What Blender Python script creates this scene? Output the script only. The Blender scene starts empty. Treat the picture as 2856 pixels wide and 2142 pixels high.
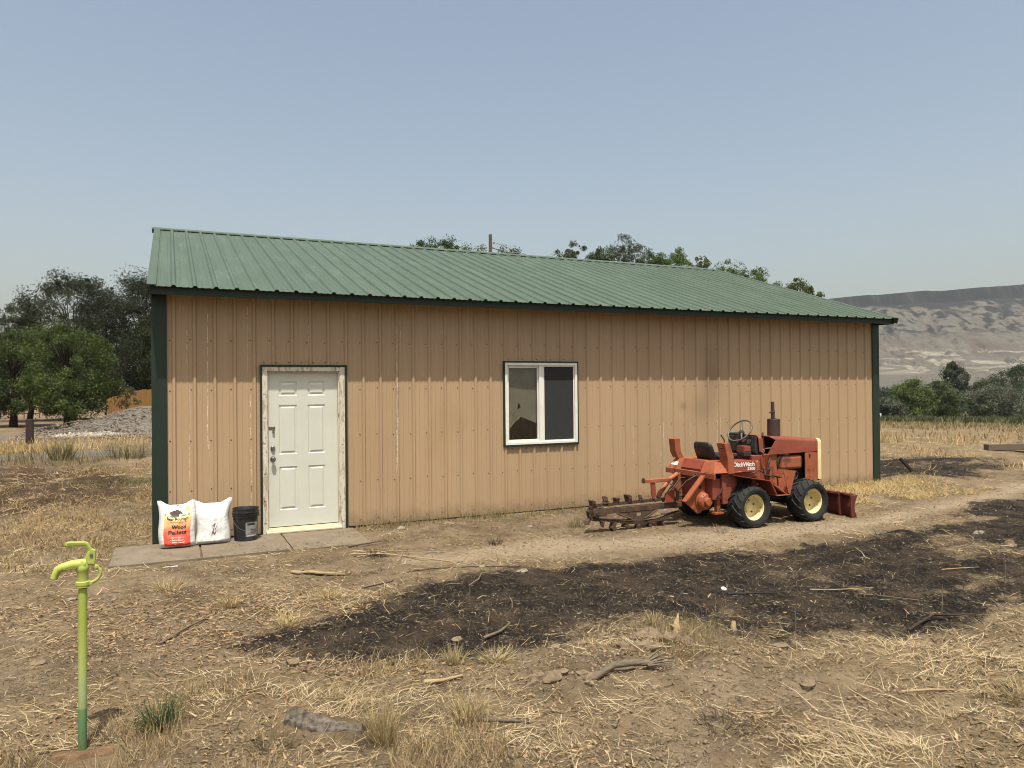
import bpy, math, random
import numpy as np
from mathutils import Vector, Matrix, geometry, noise as mnoise

R = math.radians
random.seed(7)
rng = np.random.default_rng(11)
S = bpy.context.scene
COL = S.collection

# ------------------------------------------------------------------ camera
CAM = Vector((0.18, -9.7891, 1.7993))
YAW, PITCH, ROLL = 0.4306, 0.0069, -0.0091
fw = Vector((math.sin(YAW) * math.cos(PITCH), math.cos(YAW) * math.cos(PITCH), math.sin(PITCH)))
r0 = Vector((math.cos(YAW), -math.sin(YAW), 0))
u0 = r0.cross(fw)
rt = math.cos(ROLL) * r0 + math.sin(ROLL) * u0
up = rt.cross(fw)
cam = bpy.data.cameras.new('camera')
camo = bpy.data.objects.new('camera', cam)
COL.objects.link(camo)
camo.matrix_world = Matrix(((rt.x, up.x, -fw.x, CAM.x), (rt.y, up.y, -fw.y, CAM.y), (rt.z, up.z, -fw.z, CAM.z), (0, 0, 0, 1)))
cam.sensor_width = 36
cam.lens = 2075.26 * 36 / 2856
cam.clip_start = 0.05
cam.clip_end = 12000
S.camera = camo

# ------------------------------------------------------------------ sky, sun, exposure
SUNDIR = Vector((0.27, 1.0, -2.755)).normalized()        # the way the light travels
EL = math.asin(-SUNDIR.z)
AZ = math.atan2(-SUNDIR.x, -SUNDIR.y)
world = bpy.data.worlds.new('World')
S.world = world
world.use_nodes = True
wn = world.node_tree
wn.nodes.clear()
sky = wn.nodes.new('ShaderNodeTexSky')
sky.sky_type = 'NISHITA'
sky.sun_disc = False
sky.sun_elevation = EL
sky.sun_rotation = AZ
sky.altitude = 900
sky.air_density = 1.6
sky.dust_density = 9.0
sky.ozone_density = 0.3
bg = wn.nodes.new('ShaderNodeBackground')
bg.inputs['Strength'].default_value = 0.107
wo = wn.nodes.new('ShaderNodeOutputWorld')
sky_sat = wn.nodes.new('ShaderNodeHueSaturation')      # smoke greys the blue
sky_sat.inputs['Saturation'].default_value = 0.84
wn.links.new(sky.outputs[0], sky_sat.inputs['Color'])
wn.links.new(sky_sat.outputs[0], bg.inputs['Color'])
wn.links.new(bg.outputs[0], wo.inputs['Surface'])
sl = bpy.data.lights.new('sun', 'SUN')
sl.energy = 4.9
sl.angle = R(0.6)
sl.color = (1.0, 0.95, 0.84)
slo = bpy.data.objects.new('sun', sl)
COL.objects.link(slo)
slo.rotation_euler = SUNDIR.to_track_quat('-Z', 'Y').to_euler()
slo.location = (0, -20, 40)
S.view_settings.view_transform = 'Standard'
S.view_settings.look = 'None'
S.view_settings.exposure = 0.47
S.view_settings.gamma = 1.0
S.view_settings.use_curve_mapping = False
S.cycles.use_denoising = True
S.cycles.filter_width = 1.0
S.cycles.max_bounces = 6
S.cycles.diffuse_bounces = 3
S.cycles.glossy_bounces = 3
S.cycles.transmission_bounces = 4
S.cycles.transparent_max_bounces = 8
S.cycles.volume_bounces = 1
S.cycles.caustics_reflective = False
S.cycles.caustics_refractive = False

# ------------------------------------------------------------------ helpers
MATS = {}
BRIGHT = {'white_vinyl', 'off_white_door_paint', 'white_lettering', 'white_woven_plastic', 'white_bag_plastic_soiled', 'cream_wheel_paint', 'yellow_print', 'white_scrap_plastic', 'chalky_dropping', 'peeling_white_wood', 'lime_hydrant_paint', 'bare_sill_wood'}


def mat(name, c1, c2=None, scale=8.0, rough=0.6, metal=0.0, bump=0.0, bscale=30.0, spec=0.4, stretch=(1, 1, 1), lo=0.35, hi=0.65, c3=None, s3=2.0, lo3=0.55, hi3=0.7, attr=None, transl=0.0, world_coords=False):
    """principled material: two tones by noise, an optional third (dirt, rust, wear) by a second noise, a noise bump."""
    k = 1.0 if name in BRIGHT or metal > 0.5 else 0.79
    c1, c2, c3 = (None if c is None else tuple(q * k for q in c) for c in (c1, c2, c3))
    m = bpy.data.materials.new(name)
    m.use_nodes = True
    nt = m.node_tree
    N, L = nt.nodes, nt.links
    b = N['Principled BSDF']
    b.inputs['Roughness'].default_value = rough
    b.inputs['Metallic'].default_value = metal
    b.inputs['Specular IOR Level'].default_value = spec
    tc = N.new('ShaderNodeTexCoord')
    mp = N.new('ShaderNodeMapping')
    mp.inputs['Scale'].default_value = stretch
    if world_coords:
        g = N.new('ShaderNodeNewGeometry')
        L.new(g.outputs['Position'], mp.inputs['Vector'])
    else:
        L.new(tc.outputs['Object'], mp.inputs['Vector'])
    col = None

    def noise(sc, det=5, ro=0.6):
        n = N.new('ShaderNodeTexNoise')
        n.inputs['Scale'].default_value = sc
        n.inputs['Detail'].default_value = det
        n.inputs['Roughness'].default_value = ro
        L.new(mp.outputs[0], n.inputs['Vector'])
        return n

    def step(fac, a, z):
        mr = N.new('ShaderNodeMapRange')
        mr.inputs['From Min'].default_value = a
        mr.inputs['From Max'].default_value = z
        L.new(fac, mr.inputs['Value'])
        return mr.outputs[0]

    def mix(f, a, z, mode='MIX'):
        x = N.new('ShaderNodeMix')
        x.data_type = 'RGBA'
        x.blend_type = mode
        if hasattr(f, 'is_output'):
            L.new(f, x.inputs[0])
        else:
            x.inputs[0].default_value = f
        for k, q in ((6, a), (7, z)):
            if hasattr(q, 'is_output'):
                L.new(q, x.inputs[k])
            else:
                x.inputs[k].default_value = (*q, 1)
        return x.outputs[2]
    base = c1
    if attr:
        at = N.new('ShaderNodeAttribute')
        at.attribute_name = attr
        base = at.outputs['Color']
    if c2 is not None:
        n1 = noise(scale)
        col = mix(step(n1.outputs[0], lo, hi), base, c2)
    elif attr:
        col = base
    if c3 is not None:
        n3 = noise(s3, 8, 0.7)
        col = mix(step(n3.outputs[0], lo3, hi3), col if col is not None else base, c3)
    if col is None:
        b.inputs['Base Color'].default_value = (*c1, 1)
    else:
        L.new(col, b.inputs['Base Color'])
    if bump:
        nb = noise(bscale, 6)
        bp = N.new('ShaderNodeBump')
        bp.inputs['Strength'].default_value = bump
        bp.inputs['Distance'].default_value = 0.01
        L.new(nb.outputs[0], bp.inputs['Height'])
        L.new(bp.outputs[0], b.inputs['Normal'])
    if transl:
        tr = N.new('ShaderNodeBsdfTranslucent')
        if col is not None:
            L.new(col, tr.inputs['Color'])
        else:
            tr.inputs['Color'].default_value = (*c1, 1)
        ms = N.new('ShaderNodeMixShader')
        ms.inputs[0].default_value = transl
        L.new(b.outputs[0], ms.inputs[1])
        L.new(tr.outputs[0], ms.inputs[2])
        L.new(ms.outputs[0], N['Material Output'].inputs['Surface'])
    MATS[name] = m
    return m


def tag(o, label=None, cat=None, group=None, kind=None):
    if label:
        o['label'] = label
    if cat:
        o['category'] = cat
    if group:
        o['group'] = group
    if kind:
        o['kind'] = kind
    return o


def empty(name, loc, label=None, cat=None, group=None):
    o = bpy.data.objects.new(name, None)
    COL.objects.link(o)
    o.location = loc
    o.empty_display_size = 0.1
    o['_o'] = list(loc)
    return tag(o, label, cat, group)


def origin_of(p):
    return Vector(p['_o']) if p is not None and '_o' in p else Vector((0, 0, 0))


class MB:
    def __init__(s):
        s.v = []
        s.f = []

    def add(s, vs, fs):
        n = len(s.v)
        s.v += [tuple(p) for p in vs]
        s.f += [tuple(i + n for i in f) for f in fs]
        return s

    def box(s, x0, x1, y0, y1, z0, z1, rot=None, piv=None):
        vs = [Vector((x, y, z)) for x in (x0, x1) for y in (y0, y1) for z in (z0, z1)]
        if rot is not None:
            piv = Vector(piv) if piv is not None else Vector(((x0 + x1) / 2, (y0 + y1) / 2, (z0 + z1) / 2))
            vs = [rot @ (p - piv) + piv for p in vs]
        return s.add(vs, [(0, 1, 3, 2), (4, 6, 7, 5), (0, 4, 5, 1), (2, 3, 7, 6), (0, 2, 6, 4), (1, 5, 7, 3)])

    def prism(s, poly, axis, a, b):
        """poly: 2-D outline in the plane across axis ('y' -> (x,z), 'x' -> (y,z), 'z' -> (x,y))"""
        n = len(poly)

        def P(p, t):
            return {'y': (p[0], t, p[1]), 'x': (t, p[0], p[1]), 'z': (p[0], p[1], t)}[axis]
        vs = [P(p, a) for p in poly] + [P(p, b) for p in poly]
        fs = [tuple(range(n - 1, -1, -1)), tuple(range(n, 2 * n))]
        fs += [(i, (i + 1) % n, n + (i + 1) % n, n + i) for i in range(n)]
        return s.add(vs, fs)

    def tube(s, pts, rad, n=8, caps=True):
        pts = [Vector(p) for p in pts]
        m = len(pts)
        rad = [rad] * m if not hasattr(rad, '__len__') else rad
        ref = None
        vs = []
        for i, p in enumerate(pts):
            t = (pts[min(i + 1, m - 1)] - pts[max(i - 1, 0)]).normalized()
            if ref is None:
                ref = t.orthogonal().normalized()
            ref = (ref - t * ref.dot(t))
            ref = ref.normalized() if ref.length > 1e-6 else t.orthogonal().normalized()
            bi = t.cross(ref)
            for k in range(n):
                a = 2 * math.pi * k / n
                vs.append(p + (ref * math.cos(a) + bi * math.sin(a)) * rad[i])
        fs = [(i * n + k, i * n + (k + 1) % n, (i + 1) * n + (k + 1) % n, (i + 1) * n + k) for i in range(m - 1) for k in range(n)]
        if caps:
            fs += [tuple(range(n - 1, -1, -1)), tuple((m - 1) * n + k for k in range(n))]
        return s.add(vs, fs)

    def lathe(s, prof, c, axis=(0, 0, 1), n=24, closed=False, cap=True):
        """prof: list of (radius, height along axis)"""
        ax = Vector(axis).normalized()
        u = ax.orthogonal().normalized()
        w = ax.cross(u)
        c = Vector(c)
        m = len(prof)
        vs = [c + ax * h + (u * math.cos(2 * math.pi * k / n) + w * math.sin(2 * math.pi * k / n)) * r for r, h in prof for k in range(n)]
        mm = m if closed else m - 1
        fs = [(i * n + k, i * n + (k + 1) % n, ((i + 1) % m) * n + (k + 1) % n, ((i + 1) % m) * n + k) for i in range(mm) for k in range(n)]
        if not closed and cap:
            if prof[0][0] > 1e-4:
                fs.append(tuple(range(n - 1, -1, -1)))
            if prof[-1][0] > 1e-4:
                fs.append(tuple((m - 1) * n + k for k in range(n)))
        return s.add(vs, fs)

    def torus(s, c, axis, Rr, r, n=36, k=10):
        return s.lathe([(Rr + r * math.cos(2 * math.pi * i / k), r * math.sin(2 * math.pi * i / k)) for i in range(k)], c, axis, n, closed=True)

    def build(s, name, m, parent=None, smooth=None, bevel=0.0, world=True):
        me = bpy.data.meshes.new(name)
        off = origin_of(parent) if world else Vector((0, 0, 0))
        me.from_pydata([(x - off.x, y - off.y, z - off.z) for x, y, z in s.v], [], s.f)
        me.validate()
        import bmesh
        bm = bmesh.new()
        bm.from_mesh(me)
        bmesh.ops.recalc_face_normals(bm, faces=bm.faces)
        bm.to_mesh(me)
        bm.free()
        me.materials.append(m)
        if smooth:
            me.polygons.foreach_set('use_smooth', [True] * len(me.polygons))
            me.set_sharp_from_angle(angle=R(smooth))
        o = bpy.data.objects.new(name, me)
        COL.objects.link(o)
        if parent is not None:
            o.parent = parent
            o['_o'] = list(off)
        else:
            o['_o'] = [0, 0, 0]
        if bevel:
            md = o.modifiers.new('bevel', 'BEVEL')
            md.width = bevel
            md.segments = 2
            md.limit_method = 'ANGLE'
            md.angle_limit = R(40)
            md.harden_normals = False
        return o


def link_copy(src, parent, off=None, name=None):
    o = src.copy()
    COL.objects.link(o)
    o.parent = parent
    if off is not None:
        o.location = off
    return o


def fast_mesh(name, verts, quads, tris, m, parent=None, col=None, smooth=False):
    """numpy arrays straight into a mesh"""
    me = bpy.data.meshes.new(name)
    nq, nt_ = (len(quads) if quads is not None else 0), (len(tris) if tris is not None else 0)
    loops = []
    if nq:
        loops.append(np.asarray(quads, dtype=np.int32).ravel())
    if nt_:
        loops.append(np.asarray(tris, dtype=np.int32).ravel())
    loops = np.concatenate(loops)
    starts = np.concatenate([np.arange(nq, dtype=np.int32) * 4, nq * 4 + np.arange(nt_, dtype=np.int32) * 3])
    tot = np.concatenate([np.full(nq, 4, np.int32), np.full(nt_, 3, np.int32)])
    me.vertices.add(len(verts))
    me.vertices.foreach_set('co', np.asarray(verts, dtype=np.float32).ravel())
    me.loops.add(len(loops))
    me.loops.foreach_set('vertex_index', loops)
    me.polygons.add(nq + nt_)
    me.polygons.foreach_set('loop_start', starts)
    me.polygons.foreach_set('loop_total', tot)
    if smooth:
        me.polygons.foreach_set('use_smooth', np.ones(nq + nt_, dtype=bool))
    me.update(calc_edges=True)
    if col is not None:
        a = me.attributes.new('col', 'FLOAT_COLOR', 'POINT')
        c4 = np.ones((len(verts), 4), np.float32)
        c4[:, :3] = col
        a.data.foreach_set('color', c4.ravel())
    me.materials.append(m)
    o = bpy.data.objects.new(name, me)
    COL.objects.link(o)
    o['_o'] = [0, 0, 0]
    if parent is not None:
        o.parent = parent
    return o


# ------------------------------------------------------------------ numpy noise, ground height
def _hash(ix, iy, seed):
    h = (ix.astype(np.int64) * 374761393 + iy.astype(np.int64) * 668265263 + seed * 974634777) & 0xFFFFFFFF
    h = ((h ^ (h >> 13)) * 1274126177) & 0xFFFFFFFF
    h = h ^ (h >> 16)
    return (h & 0xFFFFFF) / float(0xFFFFFF)


def vnoise(x, y, seed=0):
    ix, iy = np.floor(x), np.floor(y)
    fx, fy = x - ix, y - iy
    fx, fy = fx * fx * (3 - 2 * fx), fy * fy * (3 - 2 * fy)
    a, b = _hash(ix, iy, seed), _hash(ix + 1, iy, seed)
    c, d = _hash(ix, iy + 1, seed), _hash(ix + 1, iy + 1, seed)
    return (a * (1 - fx) + b * fx) * (1 - fy) + (c * (1 - fx) + d * fx) * fy


def fbm(x, y, f=1.0, o=4, seed=0, g=0.5):
    s, a, t = 0, 1.0, 0
    for k in range(o):
        s = s + a * vnoise(x * f + 17.3 * k, y * f - 9.1 * k, seed + k * 13)
        t += a
        a *= g
        f *= 2.03
    return s / t


def sstep(a, b, x):
    t = np.clip((x - a) / (b - a), 0, 1)
    return t * t * (3 - 2 * t)


def poly_sd(x, y, poly):
    """signed distance to a polygon, positive inside"""
    p = np.array(poly, float)
    d = np.full(x.shape, 1e9)
    ins = np.zeros(x.shape, bool)
    n = len(p)
    for i in range(n):
        ax, ay = p[i]
        bx, by = p[(i + 1) % n]
        ex, ey = bx - ax, by - ay
        t = np.clip(((x - ax) * ex + (y - ay) * ey) / (ex * ex + ey * ey), 0, 1)
        d = np.minimum(d, (x - ax - t * ex) ** 2 + (y - ay - t * ey) ** 2)
        cnd = (ay > y) != (by > y)
        ins ^= cnd & (x < (bx - ax) * (y - ay) / (by - ay + 1e-12) + ax)
    return np.where(ins, 1, -1) * np.sqrt(d)


BURN = [(0.60, -4.22), (1.05, -3.97), (1.38, -3.98), (1.60, -3.62), (2.23, -3.24), (3.49, -3.08), (5.34, -3.28), (6.94, -3.66), (8.58, -3.55), (10.77, -3.4), (13.5, -3.5), (11.0, -5.8), (8.45, -5.95), (7.06, -5.95), (5.79, -6.12), (5.03, -6.1), (4.24, -5.91), (3.99, -5.73), (3.94, -5.3), (3.64, -4.83), (2.86, -5.01), (2.07, -5.14), (1.38, -4.9), (0.85, -4.4)]
BURN2 = [(16.9, 4.0), (19.0, 1.9), (17.0, 0.3), (13.2, -0.5), (12.6, 0.6), (14.6, 2.9)]
BURN3 = [(11.9, -2.3), (14.0, -2.3), (12.5, -3.4), (10.2, -3.6), (9.0, -3.3), (9.7, -2.8)]
BROWN = [(-9, 12.3), (-0.9, 10.6), (-0.15, 7.5), (-0.5, 4.6), (-1.5, 2.9), (-5, 1.8), (-9, 2.5)]
BARE = [(2.2, -1.87), (4.35, -1.85), (5.98, -2.1), (8.64, -2.5), (15.3, -0.9), (13.5, -2.3), (8.6, -3.2), (6.9, -3.35), (5.4, -3.0), (3.4, -2.78), (2.2, -2.72)]
CHIPS = [(-1.2, -2.6), (0.1, -2.25), (0.6, -2.5), (1.2, -3.0), (1.5, -3.75), (0.95, -4.2), (0.35, -4.2), (-0.5, -3.6)]
GRAVEL = [(-9.5, 26), (-6.0, 24.5), (-2.0, 23.2), (6, 22.5), (6, 37), (-2.0, 36), (-3.5, 31)]


def height(x, y, fine=True):
    d = np.hypot(x - 0.18, y + 9.79)
    z = (fbm(x, y, 0.35, 3, 3) - 0.5) * 0.10
    z += (fbm(x, y, 1.7, 3, 5) - 0.5) * 0.075
    if fine:
        near = 1 - sstep(14, 26, d)
        z += near * (fbm(x, y, 7.0, 3, 8) - 0.5) * 0.05
        churn = near * sstep(-4.4, -5.8, y) * sstep(1.0, 2.6, x)
        z += churn * ((fbm(x, y, 3.1, 4, 21, 0.6) - 0.45) * 0.16 + 0.02)
        bank = sstep(0.1, -0.35, poly_sd(x, y, BURN)) * sstep(-4.9, -5.6, y) * sstep(2.2, 3.2, x)
        z += bank * 0.05 * near
        # tyre tread prints in the bare strip
        trk = np.exp(-((y + 2.55 + 0.04 * (x - 4.5)) / 0.16) ** 2) * sstep(3.3, 3.9, x) * sstep(6.4, 6.0, x)
        z += trk * (0.014 * np.sign(np.sin((x * 1.0 + np.abs(y + 2.55) * 1.3) * 2 * np.pi / 0.155)) - 0.012)
        trk2 = np.exp(-((y + 3.05 - 0.05 * (x - 6)) / 0.13) ** 2) * sstep(4.0, 4.6, x)
        z -= trk2 * 0.02
    # small sand heaps
    for hx, hy, hr, hh in ((7.85, -3.85, 0.33, 0.10), (3.35, -0.62, 0.33, 0.07), (3.95, -0.55, 0.22, 0.06), (9.6, -4.4, 0.5, 0.06), (13.2, -0.1, 0.8, 0.12)):
        z += hh * np.exp(-(((x - hx) / hr) ** 2 + ((y - hy) / (hr * 0.7)) ** 2) ** 1.4)
    # the gravel bank, the dirt ridges and road cut on the left
    z += 1.0 * sstep(-5.2, -1.2, x) * sstep(25.5, 31.0, y) * sstep(60, 40, y) * sstep(14, 6, x)
    z += 0.35 * np.exp(-(((x + 4.0) / 1.5) ** 2 + ((y - 28.2) / 1.3) ** 2))
    z += (fbm(x, y, 0.9, 3, 31) - 0.4) * 0.28 * sstep(4, 7, y) * sstep(0.3, -0.8, x) * sstep(13.0, 11.0, y)
    z += 0.10 * np.exp(-((y - 12.7) / 0.5) ** 2) * sstep(1, -0.5, x)
    z += (fbm(x, y, 0.6, 3, 41) - 0.45) * 0.3 * sstep(13.5, 16, x) * sstep(-3, 0, y)
    flat = sstep(12.9, 13.3, y) * sstep(16.6, 16.2, y) * sstep(9, 8, x)
    z = z * (1 - flat)
    # land falls away to the river on the right
    z -= 0.034 * np.clip(d - 33, 0, 130) * sstep(8, 24, x)
    # level beside the shed, under the slabs and under the machine
    pad = sstep(0.9, 0.05, np.maximum(np.maximum(-x - 0.0, x - 12.19), np.maximum(-y - 0.1, y - 9.2)))
    slab = sstep(0.25, 0.02, np.maximum(np.maximum(-0.42 - x, x - 2.36), np.maximum(-1.12 - y, y - 0.2)))
    mach = sstep(0.5, 0.1, np.maximum(np.maximum(5.0 - x, x - 8.6), np.maximum(-2.6 - y, y + 1.1))) * 0.8
    hyd = sstep(0.55, 0.2, np.hypot(x + 0.2, y + 5.45))
    k = np.maximum(np.maximum(pad, mach), hyd)
    z = z * (1 - k)
    z = z * (1 - 0.75 * slab) - 0.012 * slab - 0.02 * hyd
    return z


def hz(x, y):
    return float(height(np.array([float(x)]), np.array([float(y)]))[0])


def burn_amount(x, y):
    w = 0.32 * (fbm(x, y, 1.3, 4, 51) - 0.5) * 2
    sd = poly_sd(x, y, BURN) + 0.14 + w * sstep(1.0, 2.2, x) * 1.1
    c = sstep(-0.30, 0.34, sd)
    sd2 = np.maximum(poly_sd(x, y, BURN2), poly_sd(x, y, BURN3)) + w * 1.6
    c = np.maximum(c, sstep(-0.25, 0.3, sd2))
    # unburnt islands
    isl = sstep(0.62, 0.74, fbm(x, y, 0.9, 3, 57)) * 0.45 * sstep(3.0, 5.0, x)
    return np.clip(c * (1 - isl), 0, 1)


def straw_amount(x, y):
    s = 0.85 * sstep(0.50, 0.70, fbm(x, y, 0.8, 4, 61))
    s = np.maximum(s, 0.5 * sstep(0.50, 0.64, fbm(x, y, 2.6, 3, 67)))
    s = np.maximum(s, 0.75 * sstep(-4.9, -5.6, y) * sstep(1.6, 0.8, x) * sstep(0.35, 0.6, fbm(x, y, 1.4, 3, 69)))
    s = np.maximum(s, 0.9 * sstep(0.3, -0.3, x) * sstep(-3.5, -0.5, y) * sstep(14, 10, y) * sstep(0.38, 0.62, fbm(x, y, 0.7, 4, 63)))           # dry lawn left of the shed
    s = np.maximum(s, sstep(0.6, 0.0, np.abs(y + 0.35)) * sstep(8.8, 9.6, x) * sstep(13.4, 12.4, x))   # yellow straw at the far corner
    s = np.maximum(s, sstep(0.8, 0.2, np.hypot((x - 11.0) / 1.5, (y + 0.9) / 0.6)))
    s = np.maximum(s, 0.8 * sstep(13, 16, x) * sstep(-1, 2, y))
    b = sstep(0.0, 0.35, poly_sd(x, y, BARE))
    s = s * (1 - 0.8 * b)
    # a swathe of cut straw along the near edge of the burnt ground
    sd = poly_sd(x, y, BURN)
    s = np.maximum(s, sstep(0.75, 0.15, np.abs(sd + 0.45)) * sstep(-5.0, -5.6, y) * sstep(3.0, 4.2, x))
    return np.clip(s, 0, 1)


# ------------------------------------------------------------------ materials
def ground_material():
    m = bpy.data.materials.new('ground')
    m.use_nodes = True
    nt = m.node_tree
    N, L = nt.nodes, nt.links
    b = N['Principled BSDF']
    b.inputs['Roughness'].default_value = 0.95
    b.inputs['Specular IOR Level'].default_value = 0.15
    g = N.new('ShaderNodeNewGeometry')

    def noise(sc, det=6, ro=0.6, st=(1, 1, 1), rot=0):
        mp = N.new('ShaderNodeMapping')
        mp.inputs['Scale'].default_value = st
        mp.inputs['Rotation'].default_value = (0, 0, rot)
        L.new(g.outputs['Position'], mp.inputs['Vector'])
        n = N.new('ShaderNodeTexNoise')
        n.inputs['Scale'].default_value = sc
        n.inputs['Detail'].default_value = det
        n.inputs['Roughness'].default_value = ro
        L.new(mp.outputs[0], n.inputs['Vector'])
        return n.outputs[0]

    def rng_(f, a, z, o0=0.0, o1=1.0):
        mr = N.new('ShaderNodeMapRange')
        for k, v in (('From Min', a), ('From Max', z), ('To Min', o0), ('To Max', o1)):
            mr.inputs[k].default_value = v
        L.new(f, mr.inputs['Value'])
        return mr.outputs[0]

    def mth(op, a, z):
        x = N.new('ShaderNodeMath')
        x.operation = op
        for k, q in enumerate((a, z)):
            if hasattr(q, 'is_output'):
                L.new(q, x.inputs[k])
            else:
                x.inputs[k].default_value = q
        return x.outputs[0]

    def mix(f, a, z):
        x = N.new('ShaderNodeMix')
        x.data_type = 'RGBA'
        if hasattr(f, 'is_output'):
            L.new(f, x.inputs[0])
        else:
            x.inputs[0].default_value = f
        for k, q in ((6, a), (7, z)):
            if hasattr(q, 'is_output'):
                L.new(q, x.inputs[k])
            else:
                x.inputs[k].default_value = (*q, 1)
        return x.outputs[2]

    def at(nm):
        a = N.new('ShaderNodeAttribute')
        a.attribute_name = nm
        return a.outputs['Fac']
    big, mid, fin, grit = noise(0.7), noise(5), noise(38), noise(160, 3)
    soil = mix(rng_(big, 0.35, 0.65), (0.345, 0.258, 0.165), (0.255, 0.184, 0.112))
    soil = mix(rng_(mid, 0.44, 0.66, 0, 0.7), soil, (0.155, 0.108, 0.062))
    soil = mix(rng_(fin, 0.5, 0.72, 0, 0.6), soil, (0.27, 0.20, 0.12))
    soil = mix(rng_(grit, 0.55, 0.75, 0, 0.55), soil, (0.075, 0.052, 0.032))
    soil = mix(rng_(noise(1.5, 7, 0.68), 0.48, 0.62, 0, 0.75), soil, (0.125, 0.086, 0.050))
    # pale trodden dirt
    soil = mix(mth('MULTIPLY', at('bare'), rng_(mid, 0.3, 0.6, 0.45, 0.95)), soil, (0.46, 0.355, 0.235))
    # matted straw
    s1, s2 = noise(24, 6, 0.7, (1, 5, 1), 0.4), noise(28, 6, 0.7, (1, 5, 1), -0.7)
    fib = mth('MAXIMUM', rng_(s1, 0.5, 0.62), rng_(s2, 0.52, 0.64))
    soil = mix(mth('MULTIPLY', at('straw'), rng_(fib, 0, 1, 0.12, 0.85)), soil, (0.37, 0.265, 0.125))
    # gravel bank
    v = N.new('ShaderNodeTexVoronoi')
    v.inputs['Scale'].default_value = 9
    L.new(g.outputs['Position'], v.inputs['Vector'])
    grav = mix(rng_(v.outputs['Distance'], 0.1, 0.7), (0.33, 0.29, 0.235), (0.15, 0.125, 0.1))
    soil = mix(at('gravel'), soil, grav)
    soil = mix(mth('MULTIPLY', at('green'), rng_(noise(1.1), 0.3, 0.6, 0.4, 1)), soil, (0.075, 0.098, 0.03))
    soil = mix(mth('MULTIPLY', at('brown'), rng_(noise(2.2, 6, 0.7), 0.28, 0.48)), soil, (0.085, 0.052, 0.028))
    # scorched
    cn = mth('ADD', mth('MULTIPLY', noise(4.5, 8, 0.72), 0.9), mth('MULTIPLY', fin, 0.5))
    ch = rng_(mth('ADD', at('char'), mth('MULTIPLY', mth('SUBTRACT', cn, 0.72), 2.3)), 0.36, 0.80)
    ashy = mix(rng_(fin, 0.42, 0.66), (0.010, 0.009, 0.008), (0.042, 0.032, 0.023))
    ashy = mix(rng_(noise(1.9, 8, 0.75), 0.46, 0.62, 0, 0.85), ashy, (0.092, 0.064, 0.041))
    ashy = mix(rng_(grit, 0.62, 0.72, 0, 0.5), ashy, (0.17, 0.13, 0.09))
    soil = mix(mth('MULTIPLY', ch, rng_(at('char'), 0.05, 0.5)), soil, ashy)
    gm = N.new('ShaderNodeMix')
    gm.data_type = 'RGBA'
    gm.blend_type = 'MULTIPLY'
    gm.inputs[0].default_value = 1
    L.new(soil, gm.inputs[6])
    gm.inputs[7].default_value = (0.66, 0.665, 0.67, 1)
    L.new(gm.outputs[2], b.inputs['Base Color'])
    bp = N.new('ShaderNodeBump')
    bp.inputs['Strength'].default_value = 1.0
    bp.inputs['Distance'].default_value = 0.05
    hsum = mth('ADD', mth('MULTIPLY', mid, 0.6), mth('ADD', mth('MULTIPLY', fin, 0.6), mth('MULTIPLY', grit, 0.2)))
    L.new(hsum, bp.inputs['Height'])
    L.new(bp.outputs[0], b.inputs['Normal'])
    return m


M_TAN = mat('tan_painted_steel', (0.470, 0.328, 0.194), (0.445, 0.308, 0.180), 1.2, rough=0.5, spec=0.35, stretch=(1, 1, 0.5), c3=(0.40, 0.27, 0.14), s3=0.9, lo3=0.55, hi3=0.8, bump=0.22, bscale=2.0)
M_ROOF = mat('green_painted_roof_steel', (0.070, 0.104, 0.066), (0.083, 0.118, 0.078), 1.3, rough=0.5, spec=0.42, c3=(0.118, 0.150, 0.112), s3=2.2, lo3=0.5, hi3=0.75, stretch=(3, 0.5, 1), bump=0.15, bscale=2)
M_TRIM = mat('dark_green_trim_steel', (0.016, 0.030, 0.019), (0.019, 0.034, 0.022), 4, rough=0.45, spec=0.35)
M_WHITE = mat('white_vinyl', (0.70, 0.69, 0.62), (0.62, 0.61, 0.54), 5, rough=0.4)
M_DOOR = mat('off_white_door_paint', (0.55, 0.555, 0.475), (0.51, 0.515, 0.435), 2.5, rough=0.42, c3=(0.5, 0.48, 0.38), s3=1.3, lo3=0.58, hi3=0.8)
M_PEEL = mat('peeling_white_wood', (0.56, 0.51, 0.41), (0.40, 0.32, 0.22), 7, rough=0.8, stretch=(3, 3, 0.7), lo=0.5, hi=0.6, c3=(0.26, 0.20, 0.13), s3=9, lo3=0.55, hi3=0.62, bump=0.4, bscale=25)
M_SILL = mat('bare_sill_wood', (0.46, 0.40, 0.29), (0.36, 0.29, 0.19), 9, rough=0.8, stretch=(1, 6, 6), bump=0.3, bscale=30)
M_METAL = mat('worn_nickel', (0.30, 0.28, 0.24), (0.18, 0.16, 0.13), 30, rough=0.35, metal=0.9)
M_SCREW = mat('screw_head', (0.20, 0.13, 0.07), (0.09, 0.055, 0.03), 30, rough=0.6)
M_DROP = mat('chalky_dropping', (0.66, 0.58, 0.45), (0.52, 0.42, 0.29), 25, rough=0.9, stretch=(1, 1, 0.3))
M_CONC = mat('weathered_concrete', (0.225, 0.182, 0.128), (0.165, 0.128, 0.084), 3.0, rough=0.9, bump=0.25, bscale=60, c3=(0.20, 0.15, 0.095), s3=1.8, lo3=0.5, hi3=0.68)
M_DARKIN = mat('dark_interior', (0.05, 0.045, 0.04), rough=0.9)
M_PAPER = mat('sun_browned_paper', (0.35, 0.30, 0.225), (0.29, 0.245, 0.18), 4, rough=0.8)
M_SCREEN = mat('charcoal_insect_screen', (0.030, 0.032, 0.031), (0.024, 0.026, 0.025), 6, rough=0.9)
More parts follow.
